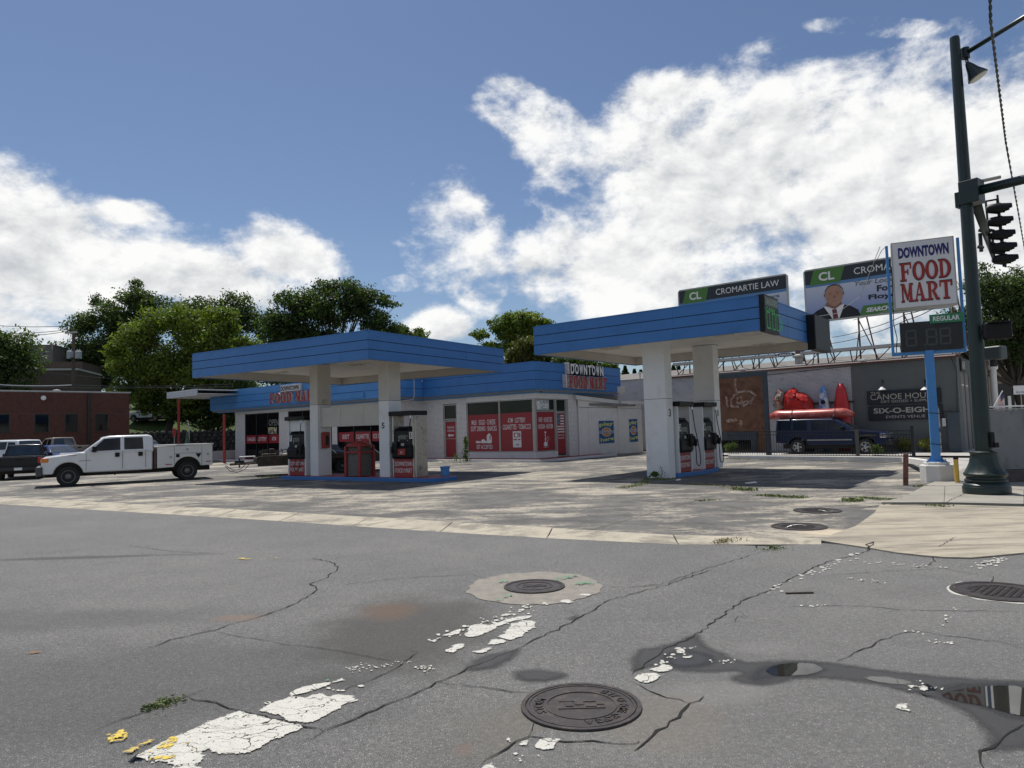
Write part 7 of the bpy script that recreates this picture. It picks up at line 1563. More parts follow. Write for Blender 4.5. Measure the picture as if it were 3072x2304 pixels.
# canoe, hull up
cn = thing('canoe', 'faded red canoe tied upside down on the roof of the navy pickup', 'canoe', nv.M @ Vector((-2.2, 0, 1.9))); vs = []; fs = []; n_ = 22; mseg = 12
for i in range(n_+1):
    s = i/n_; x = -4.95+4.35*s; e = abs(2*s-1); k = max(.06, 1-e**5); hh = .47
    drop = 0
    for j in range(mseg+1):
        a = math.pi*j/mseg; vs.append((x, .48*k*math.cos(a)*1.0, 1.84+(drop if True else 0)+hh*(math.sin(a)**.55 if 0 < j < mseg else 0)*(1-.55*max(0, (e-.8)/.2)) + (.0 if e < .9 else -.0)))
for i in range(n_):
    for j in range(mseg): fs.append((i*(mseg+1)+j, i*(mseg+1)+j+1, (i+1)*(mseg+1)+j+1, (i+1)*(mseg+1)+j))
M_can = mat('faded_red_canoe', (.34, .055, .045), rough=.35, var=.2, vs=2, col2=(.44, .12, .10), c2s=2)
o = MB(nv.M).add(vs, fs).build('hull', M_can, cn, smooth=True); sm_ = o.modifiers.new('thick', 'SOLIDIFY'); sm_.thickness = .012
st_ = MB(nv.M)
for x in (-1.46, -3.56): st_.tube([(x, -.7, 1.86)]+[(x, -.50*math.cos(a), 1.86+.48*math.sin(a)**.55) for a in np.linspace(.12, math.pi-.12, 9)]+[(x, .7, 1.86)], .014, 5)
st_.build('tie_strap', M_blackm, cn)
# ------------------------------------------------------------------ brick building on the left
M_rbrick = mat('dark_red_brick', (.125, .046, .032), rough=.85, var=.3, vs=5, col2=(.08, .035, .028), c2s=4, bump=.006, bs=30); M_rmort = mat('dark_mortar', (.24, .17, .14), rough=.9)
A_ = WY(388, 1290, 58.2); B_ = WY(0, 1290, 52.0); dB = Vector((A_.x-B_.x, A_.y-B_.y, 0)).normalized(); LB = math.hypot(A_.x-B_.x, A_.y-B_.y)
FB = Face(B_.x, B_.y, d=dB); x0B = -14
bb_ = thing('brick_building', 'long dark red brick building with a flat pale-edged roof and dark windows at the left', 'building', FB.p(2, 2, 0)); zr = 5.62
wins = []
for (pa, pb, py0, py1) in ((-6, 30, 1216, 1274), (103, 148, 1217, 1273), (195, 235, 1218, 1272), (285, 325, 1220, 1270)):
    xa, z1 = FB.hit(pa, py0); xb, z0 = FB.hit(pb, py1); wins.append((xa, xb, 2.55, 3.98))
wins = [(w[0]-5.2*k, w[0]-5.2*k+1.0, 2.55, 3.98) for w in wins[:1] for k in (2, 1)] + wins
MB().box(x0B, LB, .02, .3, -.2, zr, FB).build('wall', M_rmort, bb_)
FBs = Face(FB.p(LB, 0, 0).x, FB.p(LB, 0, 0).y, d=FB.n); MB().box(.3, 14, .02, .3, -.2, zr, FBs).build('side_wall', M_rbrick, bb_)
rects = []; xs = [x0B] + [v for w in wins for v in (w[0], w[1])] + [LB]
for i in range(0, len(xs), 2): rects.append((xs[i], xs[i+1], .4, 3.98))
rects.append((x0B, LB, 3.985, zr-.02))
for w in wins: rects.append((w[0], w[1], .4, 2.53))
brickwork(FB, rects, M_rbrick, bb_, .215, .076, J=.012); brickwork(FBs, [(0, 6, .4, zr-.02)], M_rbrick, bb_, .215, .076, J=.012)
for w in wins:
    f = window(FB, w[0]+.02, w[1]-.02, w[2], w[3]-.02, 1, M_glass, bar=.06, fy=-.004, frame=M_blackm, parent=bb_, gy=.005); bx('sill', M_rbrick, FB, w[0]-.05, w[1]+.05, -.06, .01, w[2]-.07, w[2]-.005, bb_)
M_cop = mat('pale_coping', (.42, .42, .40), rough=.6)
MB().box(x0B-.1, LB+.08, -.08, .35, zr, zr+.10, FB).build('coping', M_cop, bb_, bev=.01); MB().box(.36, 14, -.08, .35, zr, zr+.10, FBs).build('coping', M_cop, bb_)
xd_ = FB.hit(265, 1280)[0]; MB().box(xd_-.09, xd_+.09, -.14, -.01, .3, zr-.05, FB).build('downpipe', M_blackm, bb_)
MB().plan([FB.p(x0B, .3, 0).xy, FB.p(LB-.3, .3, 0).xy, FB.p(LB-.3, 14, 0).xy, FB.p(x0B, 14, 0).xy], zr-.25, zr-.1).build('roof', M_roof, bb_)
x, z = FB.hit(129, 1194); MB().lathe([(.12, 0), (.18, .14), (.16, .16)], FB.p(x, -.02, z), 12, tuple(-FB.n)).build('wall_lamp', M_lett, bb_)
MB().lathe([(.1, 0), (.1, .3), (.28, .32), (.26, .42), (.04, .46)], FB.p(FB.hit(192, 1172)[0], 2.2, zr-.1), 12).build('roof_vent', M_cream, bb_)
# concrete tower block and brown buildings farther back
M_brut = mat('board_concrete', (.17, .165, .15), rough=.9, var=.12, vs=.8, bump=.01, bs=8)
t_ = thing('concrete_building', 'upper storey of a plain concrete building rising behind the left trees', 'building', (*XY(110, 95), 6)); c_ = WY(158, 1086, 92)
F = Face(c_.x, c_.y, ang=math.radians(8)); zt_ = WY(158, 1037, 92).z; zb_ = WY(158, 1092, 92).z
bx('upper_block', M_brut, F, -6, 0, 0, 8, zb_, zt_, t_); bx('parapet', M_brut, F, -6.1, .06, -.06, 8.1, zt_, zt_+.14, t_); bx('stair_core', M_brut, F, -6, -1.7, 1.0, 7, 2, zb_, t_); bx('window_strip', M_glass, F, -1.69, -1.5, 1.0, 7, 4, zb_, t_)
t_ = thing('brown_building', 'brown brick building with a pale roof edge behind the brick building', 'building', (*XY(165, 88), 4)); c_ = WY(118, 1170, 86); F = Face(c_.x, c_.y, ang=math.radians(14)); zt_ = WY(165, 1110, 86).z
M_bbr = mat('brown_brick_far', (.085, .06, .05), rough=.9, var=.15, vs=2)
bx('wall', M_bbr, F, -3, 4.2, 0, 9, 2, zt_, t_); bx('roof_edge', M_cop, F, -.2, 4.3, -.1, 9, zt_, zt_+.22, t_); bx('upper_wall', M_bbr, F, -.2, 4.2, 1.5, 9, zt_+.22, zt_+1.2, t_); bx('lower_wing', M_bbr, F, -8, -3.01, 1, 9, 2, zt_-1.6, t_)
t_ = thing('street_lamp', 'thin curved lamp arm showing above the concrete block', 'street lamp', (*XY(158, 91), 12)); MB().tube([WY(157, 1048, 91), WY(157, 1036, 91), WY(163, 1027, 91), WY(171, 1023, 91)], .06, 5).build('arm', M_alu, t_); MB().lathe([(.1, 0), (.2, .2), (.1, .4)], WY(153, 1036, 91), 8).build('lamp', M_alu, t_)
# utility pole
Yp = 72; M_pole = mat('pole_wood', (.10, .08, .065), rough=.9, var=.2, vs=4)
pb = WY(219, 1180, Yp); t_ = thing('utility_pole', 'wooden utility pole with two grey transformers behind the brick building', 'utility pole', (pb.x, pb.y, 3)); zt_ = WY(219, 991, Yp).z
MB().lathe([(.19, 2), (.15, zt_)], (pb.x, pb.y, 0), 10).build('pole', M_pole, t_); F = Face(pb.x, pb.y, ang=math.radians(20)); MB().add([F.p(x, y, z+x*.1) for z in (zt_-.32, zt_-.14) for y in (-.2, -.08) for x in (-.75, .35)], [(0, 2, 3, 1), (4, 5, 7, 6), (0, 1, 5, 4), (2, 6, 7, 3), (0, 4, 6, 2), (1, 3, 7, 5)]).build('crossarm', M_alu, t_)
M_tfm = mat('transformer_grey', (.33, .36, .38), rough=.5)
for px in (210, 235):
    c_ = WY(px, 1076, Yp-.2); MB().lathe([(.30, 0), (.31, .04), (.31, .72), (.24, .80), (.06, .82)], c_, 14).build('transformer', M_tfm, t_); 
    for s in (-.12, .12): MB().lathe([(.04, .78), (.05, .95), (.02, 1.0)], (c_.x+s, c_.y, c_.z), 6).build('bushing', M_tfm, t_)
MB().tube([WY(208, 1074, Yp-.4), WY(238, 1074, Yp-.4)], .06, 6).build('bracket', M_blackm, t_)
for (a, b_, sg, lab) in (((-60, 972), (215, 977), .2, 'highest overhead wire running left from the utility pole'), ((-60, 1000), (215, 988), .2, 'second overhead wire running left from the utility pole'), ((-60, 992), (215, 991), .5, 'third overhead wire running left from the utility pole')):
    wire(lab, [WY(*a, Yp), WY(*b_, Yp)], .03, sag=sg)
for (a, b_, Y0, Y1, lab) in (((-60, 1150), (215, 1155), 66, 66, 'thick bundled cable crossing just above the brick building roof'), ((215, 1155), (700, 1152), 66, 60, 'cable crossing in front of the trees to the white roof'), ((-60, 1158), (700, 1160), 64, 60, 'lower thin cable crossing in front of the trees'), ((-60, 1092), (420, 1142), 70, 66, 'thin cable slanting down past the utility pole')):
    wire(lab, [WY(*a, Y0), WY(*b_, Y1)], .045 if 'bundled' in lab else .025, m=M_tfm if 'bundled' in lab else M_blackm, sag=.15)
# white side canopy with red posts
t_ = thing('side_canopy', 'flat white-edged metal canopy on red posts at the far left end of the shop', 'canopy', (*XY(560, 60), 0))
c0 = WY(500, 1180, 55.0); c1 = WY(672, 1163, 53.5); c2 = WY(760, 1170, 66)
P0 = Vector((c0.x, c0.y, 0)); F = Face(P0.x, P0.y, d=((WY(642, 1170, 50)-c0).x, (WY(642, 1170, 50)-c0).y)); zt_ = WY(500, 1177, 55).z; zb_ = WY(500, 1196, 55).z
M_wrib = mat('rusting_white_metal', (.62, .62, .62), rough=.5, var=.08, vs=3, col2=(.34, .22, .16), c2s=5, c2t=(.62, .7))
Lx = 5.0
for k in range(3): bx('edge_band', M_wrib, F, 0, Lx, 0, .05, zb_+(zt_-zb_)*k/3+.01, zb_+(zt_-zb_)*(k+1)/3-.012, t_)
bx('edge_backing', M_tfm, F, .01, Lx-.01, .02, .08, zb_, zt_-.01, t_); bx('roof_sheet', M_wrib, F, 0, Lx, .081, 9, zt_-.1, zt_-.02, t_); bx('ceiling', M_soffit, F, .02, Lx, .09, 9, zb_+.12, zb_+.16, t_)
for k in range(3): MB().box(.0, .05, .06, 9, zb_+(zt_-zb_)*k/3+.01, zb_+(zt_-zb_)*(k+1)/3-.012, F).build('edge_band', M_wrib, t_)
for (px, py0, py1, Y) in ((535, 1200, 1337, 56.5), (672, 1245, 1392, 49.5)):
    a, b_ = WY(px, py0, Y), WY(px+1, py1, Y); MB().tube([(b_.x, b_.y, min(b_.z, .1)), (b_.x, b_.y, a.z+.05)], .10, 12).build('post', M_redp, t_)
# low white wall, sign, bank wall, stones
p0 = WY(628, 1355, 53.8); p1 = WY(716, 1352, 57.0); F = Face(p0.x, p0.y, d=((p1-p0).x, (p1-p0).y)); o = bx('low_wall', M_wt2 if False else M_white, F, 0, math.hypot((p1-p0).x, (p1-p0).y), 0, .25, -.1, p0.z+.02, None, .02); setp(o, 'low white wall at the left end of the shop', 'wall')
t_ = thing('parking_sign', 'small red parking sign on a thin post behind the white truck', 'sign', (*XY(523, 56), .3)); a = WY(523, 1285, 56); F = Face(a.x, a.y, ang=.1); bx('plate', M_redl, F, -.13, .13, -.03, -.01, a.z-.65, a.z, t_, .01); MB().tube([(a.x, a.y, .2), (a.x, a.y, a.z)], .03, 6).build('post', M_alu, t_)
t_ = thing('wrapped_pole', 'thin pale bent pole wrapped in green cloth at its foot', 'pole', (*XY(565, 57), .3)); MB().tube([WY(568, 1375, 57), WY(567, 1290, 57), WY(564, 1265, 57), WY(560, 1261, 57)], .035, 6).build('pole', M_wrib, t_)
MB().lathe([(.28, 0), (.2, .6), (.12, 1.0), (.07, 1.5)], WY(562, 1352, 56.9), 9).build('cloth', mat('faded_green_cloth', (.10, .17, .12), rough=.9), t_)
M_stone = mat('dark_rock', (.055, .055, .052), rough=.95, var=.5, vs=2.5, col2=(.02, .02, .018), c2s=3, bump=.05, bs=6)
t_ = thing('rock_wall', 'dark retaining wall of rough stones below the grassy bank', 'retaining wall', (*XY(540, 64), 0)); sa = WY(368, 1300, 60.5); sb = WY(720, 1300, 63.5); F = Face(sa.x, sa.y, d=((sb-sa).x, (sb-sa).y)); Ls = math.hypot((sb-sa).x, (sb-sa).y)
z0w = -.1; bx('wall_core', M_stone, F, 0, Ls, .35, 1.0, z0w, 2.35, t_)
bm_ = bmesh.new(); bmesh.ops.create_icosphere(bm_, subdivisions=1, radius=.5); me_ = bpy.data.meshes.new('stone'); bm_.to_mesh(me_); bm_.free(); me_.materials.append(M_stone)
cnt = 0
for r in range(8):
    x = random.random()*.3
    while x < Ls:
        w = random.uniform(.35, .62); o = bpy.data.objects.new('stone', me_); C.objects.link(o); c_ = F.p(x+w/2, .30+random.uniform(-.06, .06), z0w+.18+r*.32+random.uniform(-.04, .04)); x += w
        o.parent = t_; o.matrix_parent_inverse = Matrix.Translation(-t_.location); o.matrix_basis = Matrix.Translation(c_) @ Matrix.Rotation(random.random()*6, 4, (random.random(), random.random(), random.random()+.1)) @ Matrix.Diagonal((w*1.1, w*.8, .40, 1)); cnt += 1
print('stones', cnt)

# ------------------------------------------------------------------ trees
def leafmat(name, c1, c2, c3):
    m = bpy.data.materials.new(name); m.use_nodes = True; n, l = m.node_tree.nodes, m.node_tree.links; b = P(m)
    at = n.new('ShaderNodeAttribute'); at.attribute_name = 'tone'; r = n.new('ShaderNodeValToRGB'); l.new(at.outputs['Fac'], r.inputs[0])
    r.color_ramp.elements[0].color = (*c1, 1); r.color_ramp.elements[1].color = (*c3, 1); e = r.color_ramp.elements.new(.5); e.color = (*c2, 1)
    l.new(r.outputs[0], b.inputs['Base Color']); b.inputs['Roughness'].default_value = .55; b.inputs['Specular IOR Level'].default_value = .3
    tr = n.new('ShaderNodeBsdfTranslucent'); mx = n.new('ShaderNodeMix'); mx.data_type = 'RGBA'; mx.blend_type = 'MULTIPLY'; mx.inputs['Factor'].default_value = 1; l.new(r.outputs[0], mx.inputs['A']); mx.inputs['B'].default_value = (1.6, 1.9, .6, 1); l.new(mx.outputs['Result'], tr.inputs['Color'])
    ms = n.new('ShaderNodeMixShader'); ms.inputs[0].default_value = .33; l.new(b.outputs[0], ms.inputs[1]); l.new(tr.outputs[0], ms.inputs[2]); l.new(ms.outputs[0], n['Material Output'].inputs[0]); return m
ML_light = leafmat('leaves_bright', (.062, .10, .015), (.115, .155, .025), (.205, .225, .045)); ML_mid = leafmat('leaves_mid', (.04, .07, .015), (.07, .105, .024), (.12, .15, .04)); ML_dark = leafmat('leaves_dark', (.034, .058, .018), (.055, .085, .026), (.095, .125, .042)); ML_olive = leafmat('leaves_olive', (.05, .06, .015), (.09, .095, .022), (.14, .12, .03))
M_bark = mat('bark', (.07, .055, .042), rough=.95, var=.3, vs=5)
def leaves(blobs, n, size, seed, flat=.35):
    """leaf-sized quads scattered through the outer part of each clump"""
    r = np.random.default_rng(seed); vol = np.array([b[3]*b[4]*b[5] for b in blobs])**.72; k = r.choice(len(blobs), n, p=vol/vol.sum()); B = np.array([b[:6] for b in blobs])[k]
    d = r.normal(size=(n, 3)); d /= np.linalg.norm(d, axis=1)[:, None]; rad = r.uniform(.1, 1, n)**.5*(1+.16*r.normal(size=n))
    lump = 1+.18*np.sin(d[:, 0]*5+k)*np.cos(d[:, 1]*4+k*2)+.12*np.sin(d[:, 2]*7+k)
    c = B[:, :3]+d*(rad*lump)[:, None]*B[:, 3:6]
    a = r.normal(size=(n, 3)); a /= np.linalg.norm(a, axis=1)[:, None]; nn = d*.5+r.normal(size=(n, 3))*.8+np.array([0, 0, .35]); b = np.cross(nn, a); b /= np.linalg.norm(b, axis=1)[:, None]; a = np.cross(b, nn); a /= np.linalg.norm(a, axis=1)[:, None]
    s = (size*r.uniform(.6, 1.35, n))[:, None]; v = np.stack([c-a*s, c-b*s*.5, c+a*s, c+b*s*.5], 1).reshape(-1, 3)
    ct = np.array([b_[6] if len(b_) > 6 else r.random() for b_ in blobs])[k]; tone = np.clip(.25+.5*ct+.35*r.normal(size=n)*.5, 0, 1)
    return v, tone
def leafmesh(name, v, tone, m, parent):
    n = len(tone); me = bpy.data.meshes.new(name); me.vertices.add(4*n); me.vertices.foreach_set('co', v.astype(np.float32).ravel()); me.loops.add(4*n); me.loops.foreach_set('vertex_index', np.arange(4*n, dtype=np.int32)); me.polygons.add(n)
    me.polygons.foreach_set('loop_start', np.arange(0, 4*n, 4, dtype=np.int32)); me.update(); at = me.attributes.new('tone', 'FLOAT', 'FACE'); at.data.foreach_set('value', tone.astype(np.float32)); me.materials.append(m)
    o = bpy.data.objects.new(name, me); C.objects.link(o); 
    if parent is not None: adopt(o, parent)
    return o
def tree(label, clumps, Y, base, m, n, size, seed, depth=.8, gap=1.0, name='broadleaf_tree', group='trees behind the shop'):
    """clumps: (px, py, rx, rz) in photo pixels at distance Y; sub-clumps fill each"""
    r = random.Random(seed); bl = []; k = Y/F_PX
    for (px, py, rx, rz) in clumps:
        c = WY(px, py, Y); R, Z = rx*k, rz*k
        bl.append((c.x, Y, c.z, R*.86, R*.8*depth, Z*.84, .35))
        for _ in range(max(8, int(17*(rx*rz/3000)**.6))):
            a, e, q = r.random()*6.283, r.uniform(-1, 1), r.random()**.5; s = math.sqrt(1-e*e); rr = r.uniform(.30, .55)*min(R, Z)*1.1
            bl.append((c.x+R*q*s*math.cos(a)*.85, Y+R*depth*q*s*math.sin(a), c.z+Z*q*e*.85, rr*r.uniform(.9, 1.5), rr*1.2, rr*r.uniform(.6, .95), r.random()))
    t = thing(name, label, 'tree', (base[0], base[1], base[2]), group); v, tone = leaves(bl, n, size, seed); leafmesh('crown', v, tone, m, t)
    tb = MB(); top = sorted(bl, key=lambda b: -b[2]); zc = sum(b[2] for b in bl)/len(bl); xc = sum(b[0] for b in bl)/len(bl); fork = Vector((xc*.5+base[0]*.5, base[1], base[2]+(zc-base[2])*.45)); h = zc-base[2]
    tb.tube([base, Vector(base).lerp(fork, .5)+Vector((.2, 0, 0)), fork], [h*.035+.1, h*.03+.08, h*.024+.06], 9)
    for b in bl[::4]: e_ = Vector(b[:3]); mid = fork.lerp(e_, .55)+Vector((0, 0, -.06*h)); tb.tube([fork, mid, e_], [h*.009+.03, h*.005+.02, .015], 5, caps=False)
    tb.build('trunk', M_bark, t); return t
def gb(px, Y): x = WY(px, 1290, Y).x; return Vector((x, Y, max(zhill(x, Y), 0) if Y > 62 else 0))
tree('dark bushy tree at the far left edge behind the brick building', [(20, 1060, 80, 80), (-40, 1120, 90, 90), (70, 1120, 50, 50), (15, 1010, 45, 35), (80, 1160, 40, 30), (-90, 1050, 80, 80)], 70, gb(10, 70), ML_dark, 15000, .17, 1)
tree('tall dark tree rising behind the utility pole', [(330, 960, 75, 55), (400, 890, 60, 40), (440, 930, 60, 50), (250, 975, 55, 45), (240, 1060, 60, 60), (320, 1060, 80, 70), (400, 1000, 70, 60), (200, 1110, 40, 40), (300, 1130, 70, 40), (405, 855, 28, 22), (290, 905, 30, 25)], 98, gb(320, 98), ML_dark, 36000, .20, 2)
tree('dark round-topped tree right of the tall dark one, behind the bright tree', [(560, 950, 110, 50), (690, 950, 110, 55), (790, 985, 60, 45), (620, 1010, 140, 50), (620, 1060, 120, 70), (720, 1090, 90, 70), (800, 1080, 90, 60), (680, 1170, 110, 60), (850, 1130, 100, 60), (520, 925, 60, 35), (600, 925, 65, 40), (710, 905, 60, 35), (750, 960, 55, 45), (560, 985, 80, 45), (660, 985, 80, 50), (790, 1010, 30, 40), (480, 960, 50, 40)], 100, gb(620, 100), ML_dark, 44000, .20, 3)
tree('large bright green tree in front of the dark ones, beside the brick building', [(520, 960, 110, 45), (430, 1020, 80, 60), (600, 1020, 110, 60), (400, 1110, 75, 60), (500, 1120, 100, 70), (620, 1110, 90, 60), (370, 1170, 50, 40), (440, 1190, 60, 45), (540, 1200, 60, 40), (700, 1070, 60, 50), (680, 990, 50, 35), (345, 1060, 40, 40), (600, 1180, 60, 40), (440, 1225, 35, 25), (500, 1235, 50, 25), (580, 1235, 60, 25), (650, 950, 70, 35), (740, 1030, 50, 40)], 68, gb(480, 69), ML_light, 60000, .15, 4)
tree('broad dark tree with arching branches above the far canopy', [(850, 990, 70, 50), (1150, 985, 60, 45), (1060, 900, 90, 50), (930, 930, 90, 50), (960, 1060, 120, 50), (1080, 1040, 100, 50), (880, 1120, 100, 50), (900, 905, 85, 50), (990, 865, 70, 35), (1080, 880, 70, 35), (1140, 900, 45, 30), (1000, 940, 110, 50), (880, 975, 80, 45), (1120, 960, 70, 40), (830, 950, 40, 30), (960, 1010, 110, 40), (1185, 915, 20, 12)], 84, gb(1000, 84), ML_dark, 46000, .18, 5)
tree('small rounded green tree right of the broad dark one', [(1200, 1000, 45, 28), (1255, 1010, 40, 26), (1160, 1020, 40, 30), (1230, 1040, 70, 30)], 90, gb(1210, 90), ML_mid, 9000, .18, 6)
tree('open crowned tree behind the shop corner with bare twigs on its left', [(1560, 955, 60, 30), (1500, 970, 45, 28), (1620, 970, 45, 25), (1440, 1005, 28, 22), (1540, 1005, 60, 30), (1475, 1040, 45, 22), (1600, 1010, 60, 45), (1650, 985, 30, 22), (1560, 980, 80, 45), (1530, 1040, 60, 30)], 70, gb(1550, 70), ML_light, 20000, .15, 7)
tree('golden green bushy tree just left of the near canopy', [(1590, 1045, 60, 45), (1550, 1075, 50, 35), (1640, 1060, 40, 50), (1610, 1100, 60, 40), (1530, 1100, 30, 30)], 60, Vector((WY(1590, 1290, 60).x, 60, 0)), ML_olive, 15000, .13, 8)
tree('low hedge-like green growth along the shop roof line', [(1700, 1080, 50, 22), (1760, 1090, 50, 20), (1820, 1098, 40, 18), (1680, 1110, 60, 25), (1780, 1112, 60, 20)], 58, Vector((WY(1740, 1290, 58).x, 58, 0)), ML_mid, 12000, .12, 9)
tree('big olive green tree filling the right edge behind the signal pole', [(2960, 850, 70, 60), (3040, 870, 60, 60), (2900, 960, 70, 60), (3010, 950, 80, 80), (3090, 900, 80, 90), (2870, 1010, 60, 40), (2960, 1040, 70, 50), (3060, 1050, 80, 70), (2830, 1000, 30, 25), (3120, 1010, 90, 90), (3050, 820, 30, 25), (2950, 800, 20, 20)], 42, Vector((WY(3080, 1290, 42).x, 42, 0)), ML_dark, 34000, .095, 10, group='trees on the right')
tree('pale green small tree seen under the big one at the right edge', [(3010, 1130, 35, 35), (3060, 1110, 40, 40), (3100, 1160, 40, 50), (3000, 1180, 20, 30)], 70, Vector((WY(3050, 1290, 70).x, 70, 0)), ML_light, 6000, .14, 11, group='trees on the right')
def conifer(label, px, top, Y, r_, seed):
    rr = np.random.default_rng(seed); t_ = WY(px, top, Y); z0 = 2.0; H = t_.z-z0; n = 3600; a0 = seed; h = rr.random(n)**.9; rad = (1-h)*r_*(.45+.65*np.abs(np.sin(h*19+a0))); a = rr.random(n)*6.283; q = rr.uniform(.3, 1, n)
    c = np.stack([t_.x+rad*q*np.cos(a), Y+rad*q*np.sin(a), z0+h*H], 1); d = np.stack([np.cos(a), np.sin(a), -.3*np.ones(n)], 1); b = np.cross(d, rr.normal(size=(n, 3))); b /= np.linalg.norm(b, axis=1)[:, None]; s = .28
    v = np.stack([c-d*s, c-b*s*.5, c+d*s, c+b*s*.5], 1).reshape(-1, 3); t = thing('conifer', label, 'tree', (t_.x, Y, 0), 'conifers on the far skyline'); leafmesh('crown', v, rr.random(n)*.5, ML_dark, t); MB().lathe([(.25, 0), (.08, t_.z-3)], (t_.x, Y, 0), 6).build('trunk', M_bark, t)
for i, (px, top, lab) in enumerate(((1802, 1092, 'leftmost far conifer, just right of the shop roof'), (1822, 1097, 'short far conifer beside the leftmost one'), (1852, 1106, 'far conifer behind the thin post between shop and near canopy'), (1875, 1098, 'tallest pointed far conifer left of the near pillar'), (1903, 1108, 'far conifer right of the tallest pointed one'), (1922, 1110, 'far conifer touching the near pillar'), (2020, 1096, 'far conifer seen between the two near pillars'), (2036, 1098, 'far conifer at the right of the gap between the near pillars'))): conifer(lab, px, top, 110, 3.6, 60+i)
tree('dark undergrowth tree over the rock wall under the white side canopy', [(600, 1230, 60, 40), (660, 1210, 60, 50), (560, 1250, 50, 28), (690, 1250, 50, 35), (740, 1200, 60, 50), (640, 1270, 70, 22)], 69, gb(640, 69), ML_dark, 22000, .14, 14)
# ---- weeds, shrubs
M_weed = mat('weed_green', (.12, .17, .045), rough=.7, var=.4, vs=9, col2=(.24, .22, .09), c2s=12); M_straw = mat('dry_grass', (.28, .25, .11), rough=.8, var=.3, vs=9)
def tufts(pts, n, h, spread, m, name, seed):
    r = random.Random(seed); b = MB()
    for i in range(int(n*.62)):
        p = r.choice(pts); q = p.lerp(r.choice(pts), r.random()*.0); x, y = q.x+r.gauss(0, spread)*1.5, q.y+r.gauss(0, spread)*1.5; a = r.random()*6.28; hh = h*r.uniform(.15, 1.0)*(1 if r.random() < .3 else .55); l_ = hh*r.uniform(.3, .9); w = .006+.01*hh/h
        dx, dy = math.cos(a), math.sin(a); b.add([(x-dy*w, y+dx*w, q.z), (x+dy*w, y-dx*w, q.z), (x+dx*l_*.5+dy*w*.7, y+dy*l_*.5-dx*w*.7, q.z+hh*.7), (x+dx*l_*.5-dy*w*.7, y+dy*l_*.5+dx*w*.7, q.z+hh*.7), (x+dx*l_, y+dy*l_, q.z+hh*.85)], [(0, 1, 2, 3), (3, 2, 4)])
    o = b.build(name, m, kind='stuff'); return o
def dense(pl, step=.12):
    o = []
    for a, b_ in zip(pl, pl[1:]):
        n_ = max(1, int((b_-a).length/step)); o += [a.lerp(b_, i/n_) for i in range(n_)]
    return o
zf_ = .012
tufts(dense([G(a, b_, zf_) for a, b_ in ((1865, 1464), (1910, 1458), (1945, 1443))]), 900, .07, .07, M_weed, 'weeds', 1)
tufts(dense([G(a, b_, zf_) for a, b_ in ((1942, 1438), (1985, 1439), (2030, 1438))]), 420, .12, .08, M_weed, 'weeds', 2)
tufts(dense([G(a, b_, zf_) for a, b_ in ((2055, 1449), (2110, 1453), (2180, 1460), (2230, 1468))]), 700, .05, .07, M_straw, 'weeds', 3)
tufts(dense([G(a, b_, zf_) for a, b_ in ((2215, 1468), (2258, 1472))]), 700, .12, .07, M_weed, 'weeds', 4)
tufts(dense([G(a, b_, zf_) for a, b_ in ((2285, 1486), (2340, 1490), (2420, 1494))]), 1300, .07, .06, M_weed, 'weeds', 5)
tufts(dense([G(a, b_, zf_) for a, b_ in ((2556, 1503), (2580, 1501))]), 700, .10, .06, M_weed, 'weeds', 6); tufts(dense([G(a, b_, zf_) for a, b_ in ((2590, 1494), (2640, 1498), (2712, 1498))]), 900, .06, .04, M_weed, 'weeds', 7)
tufts(dense([G(a, b_, zf_) for a, b_ in ((2760, 1460), (2795, 1459))]), 300, .07, .05, M_weed, 'weeds', 8); tufts(dense([G(a, b_, zf_) for a, b_ in ((2100, 1502), (2160, 1500))]), 260, .04, .05, M_weed, 'weeds', 9)
tufts(dense([Z1(a, b_, 0) for a, b_ in ((915, 1300), (980, 1270), (1040, 1250))]), 500, .022, .03, M_weed, 'weeds', 10); tufts([Z3(770, 452, .01)], 160, .05, .06, M_weed, 'weeds', 11); tufts(dense([Z3(470, 420, .02), Z3(560, 395, .02)]), 220, .05, .05, M_straw, 'weeds', 12)
tufts(dense([G(a, b_, zf_) for a, b_ in ((800, 1539), (870, 1541), (930, 1544), (1100, 1557), (1500, 1582))]), 300, .03, .05, M_weed, 'weeds', 13)
tufts(dense([G(a, b_, .02) for a, b_ in ((2190, 1376), (2240, 1379), (2400, 1381))]), 900, .06, .15, M_straw, 'weeds', 14); tufts(dense([G(a, b_, .04) for a, b_ in ((1290, 1386), (1400, 1388))]), 300, .12, .12, M_weed, 'weeds', 15)
tufts(dense([G(a, b_, .02) for a, b_ in ((790, 1432), (850, 1430))]), 400, .07, .12, M_weed, 'weeds', 16)
tufts(dense([G(a, b_, .05) for a, b_ in ((2790, 1516), (2830, 1519), (2860, 1522))]), 250, .04, .05, M_weed, 'weeds', 17)
def stalk(label, p, h, seed, n=60, s=.06):
    r = np.random.default_rng(seed); t = thing('weed_stalk', label, 'weed', p); MB().tube([p, p+Vector((.04, 0, h*.5)), p+Vector((0, .03, h))], .012, 5).build('stem', M_weed, t)
    k = r.random(n); c = np.stack([p.x+r.normal(size=n)*.10*(1-.5*k), p.y+r.normal(size=n)*.10, p.z+.08+k*h*.95], 1); a = r.normal(size=(n, 3)); a /= np.linalg.norm(a, axis=1)[:, None]; b = np.cross(a, r.normal(size=(n, 3))); b /= np.linalg.norm(b, axis=1)[:, None]
    v = np.stack([c-a*s, c-b*s*.5, c+a*s, c+b*s*.5], 1).reshape(-1, 3); leafmesh('leaves', v, r.random(n), ML_mid, t)
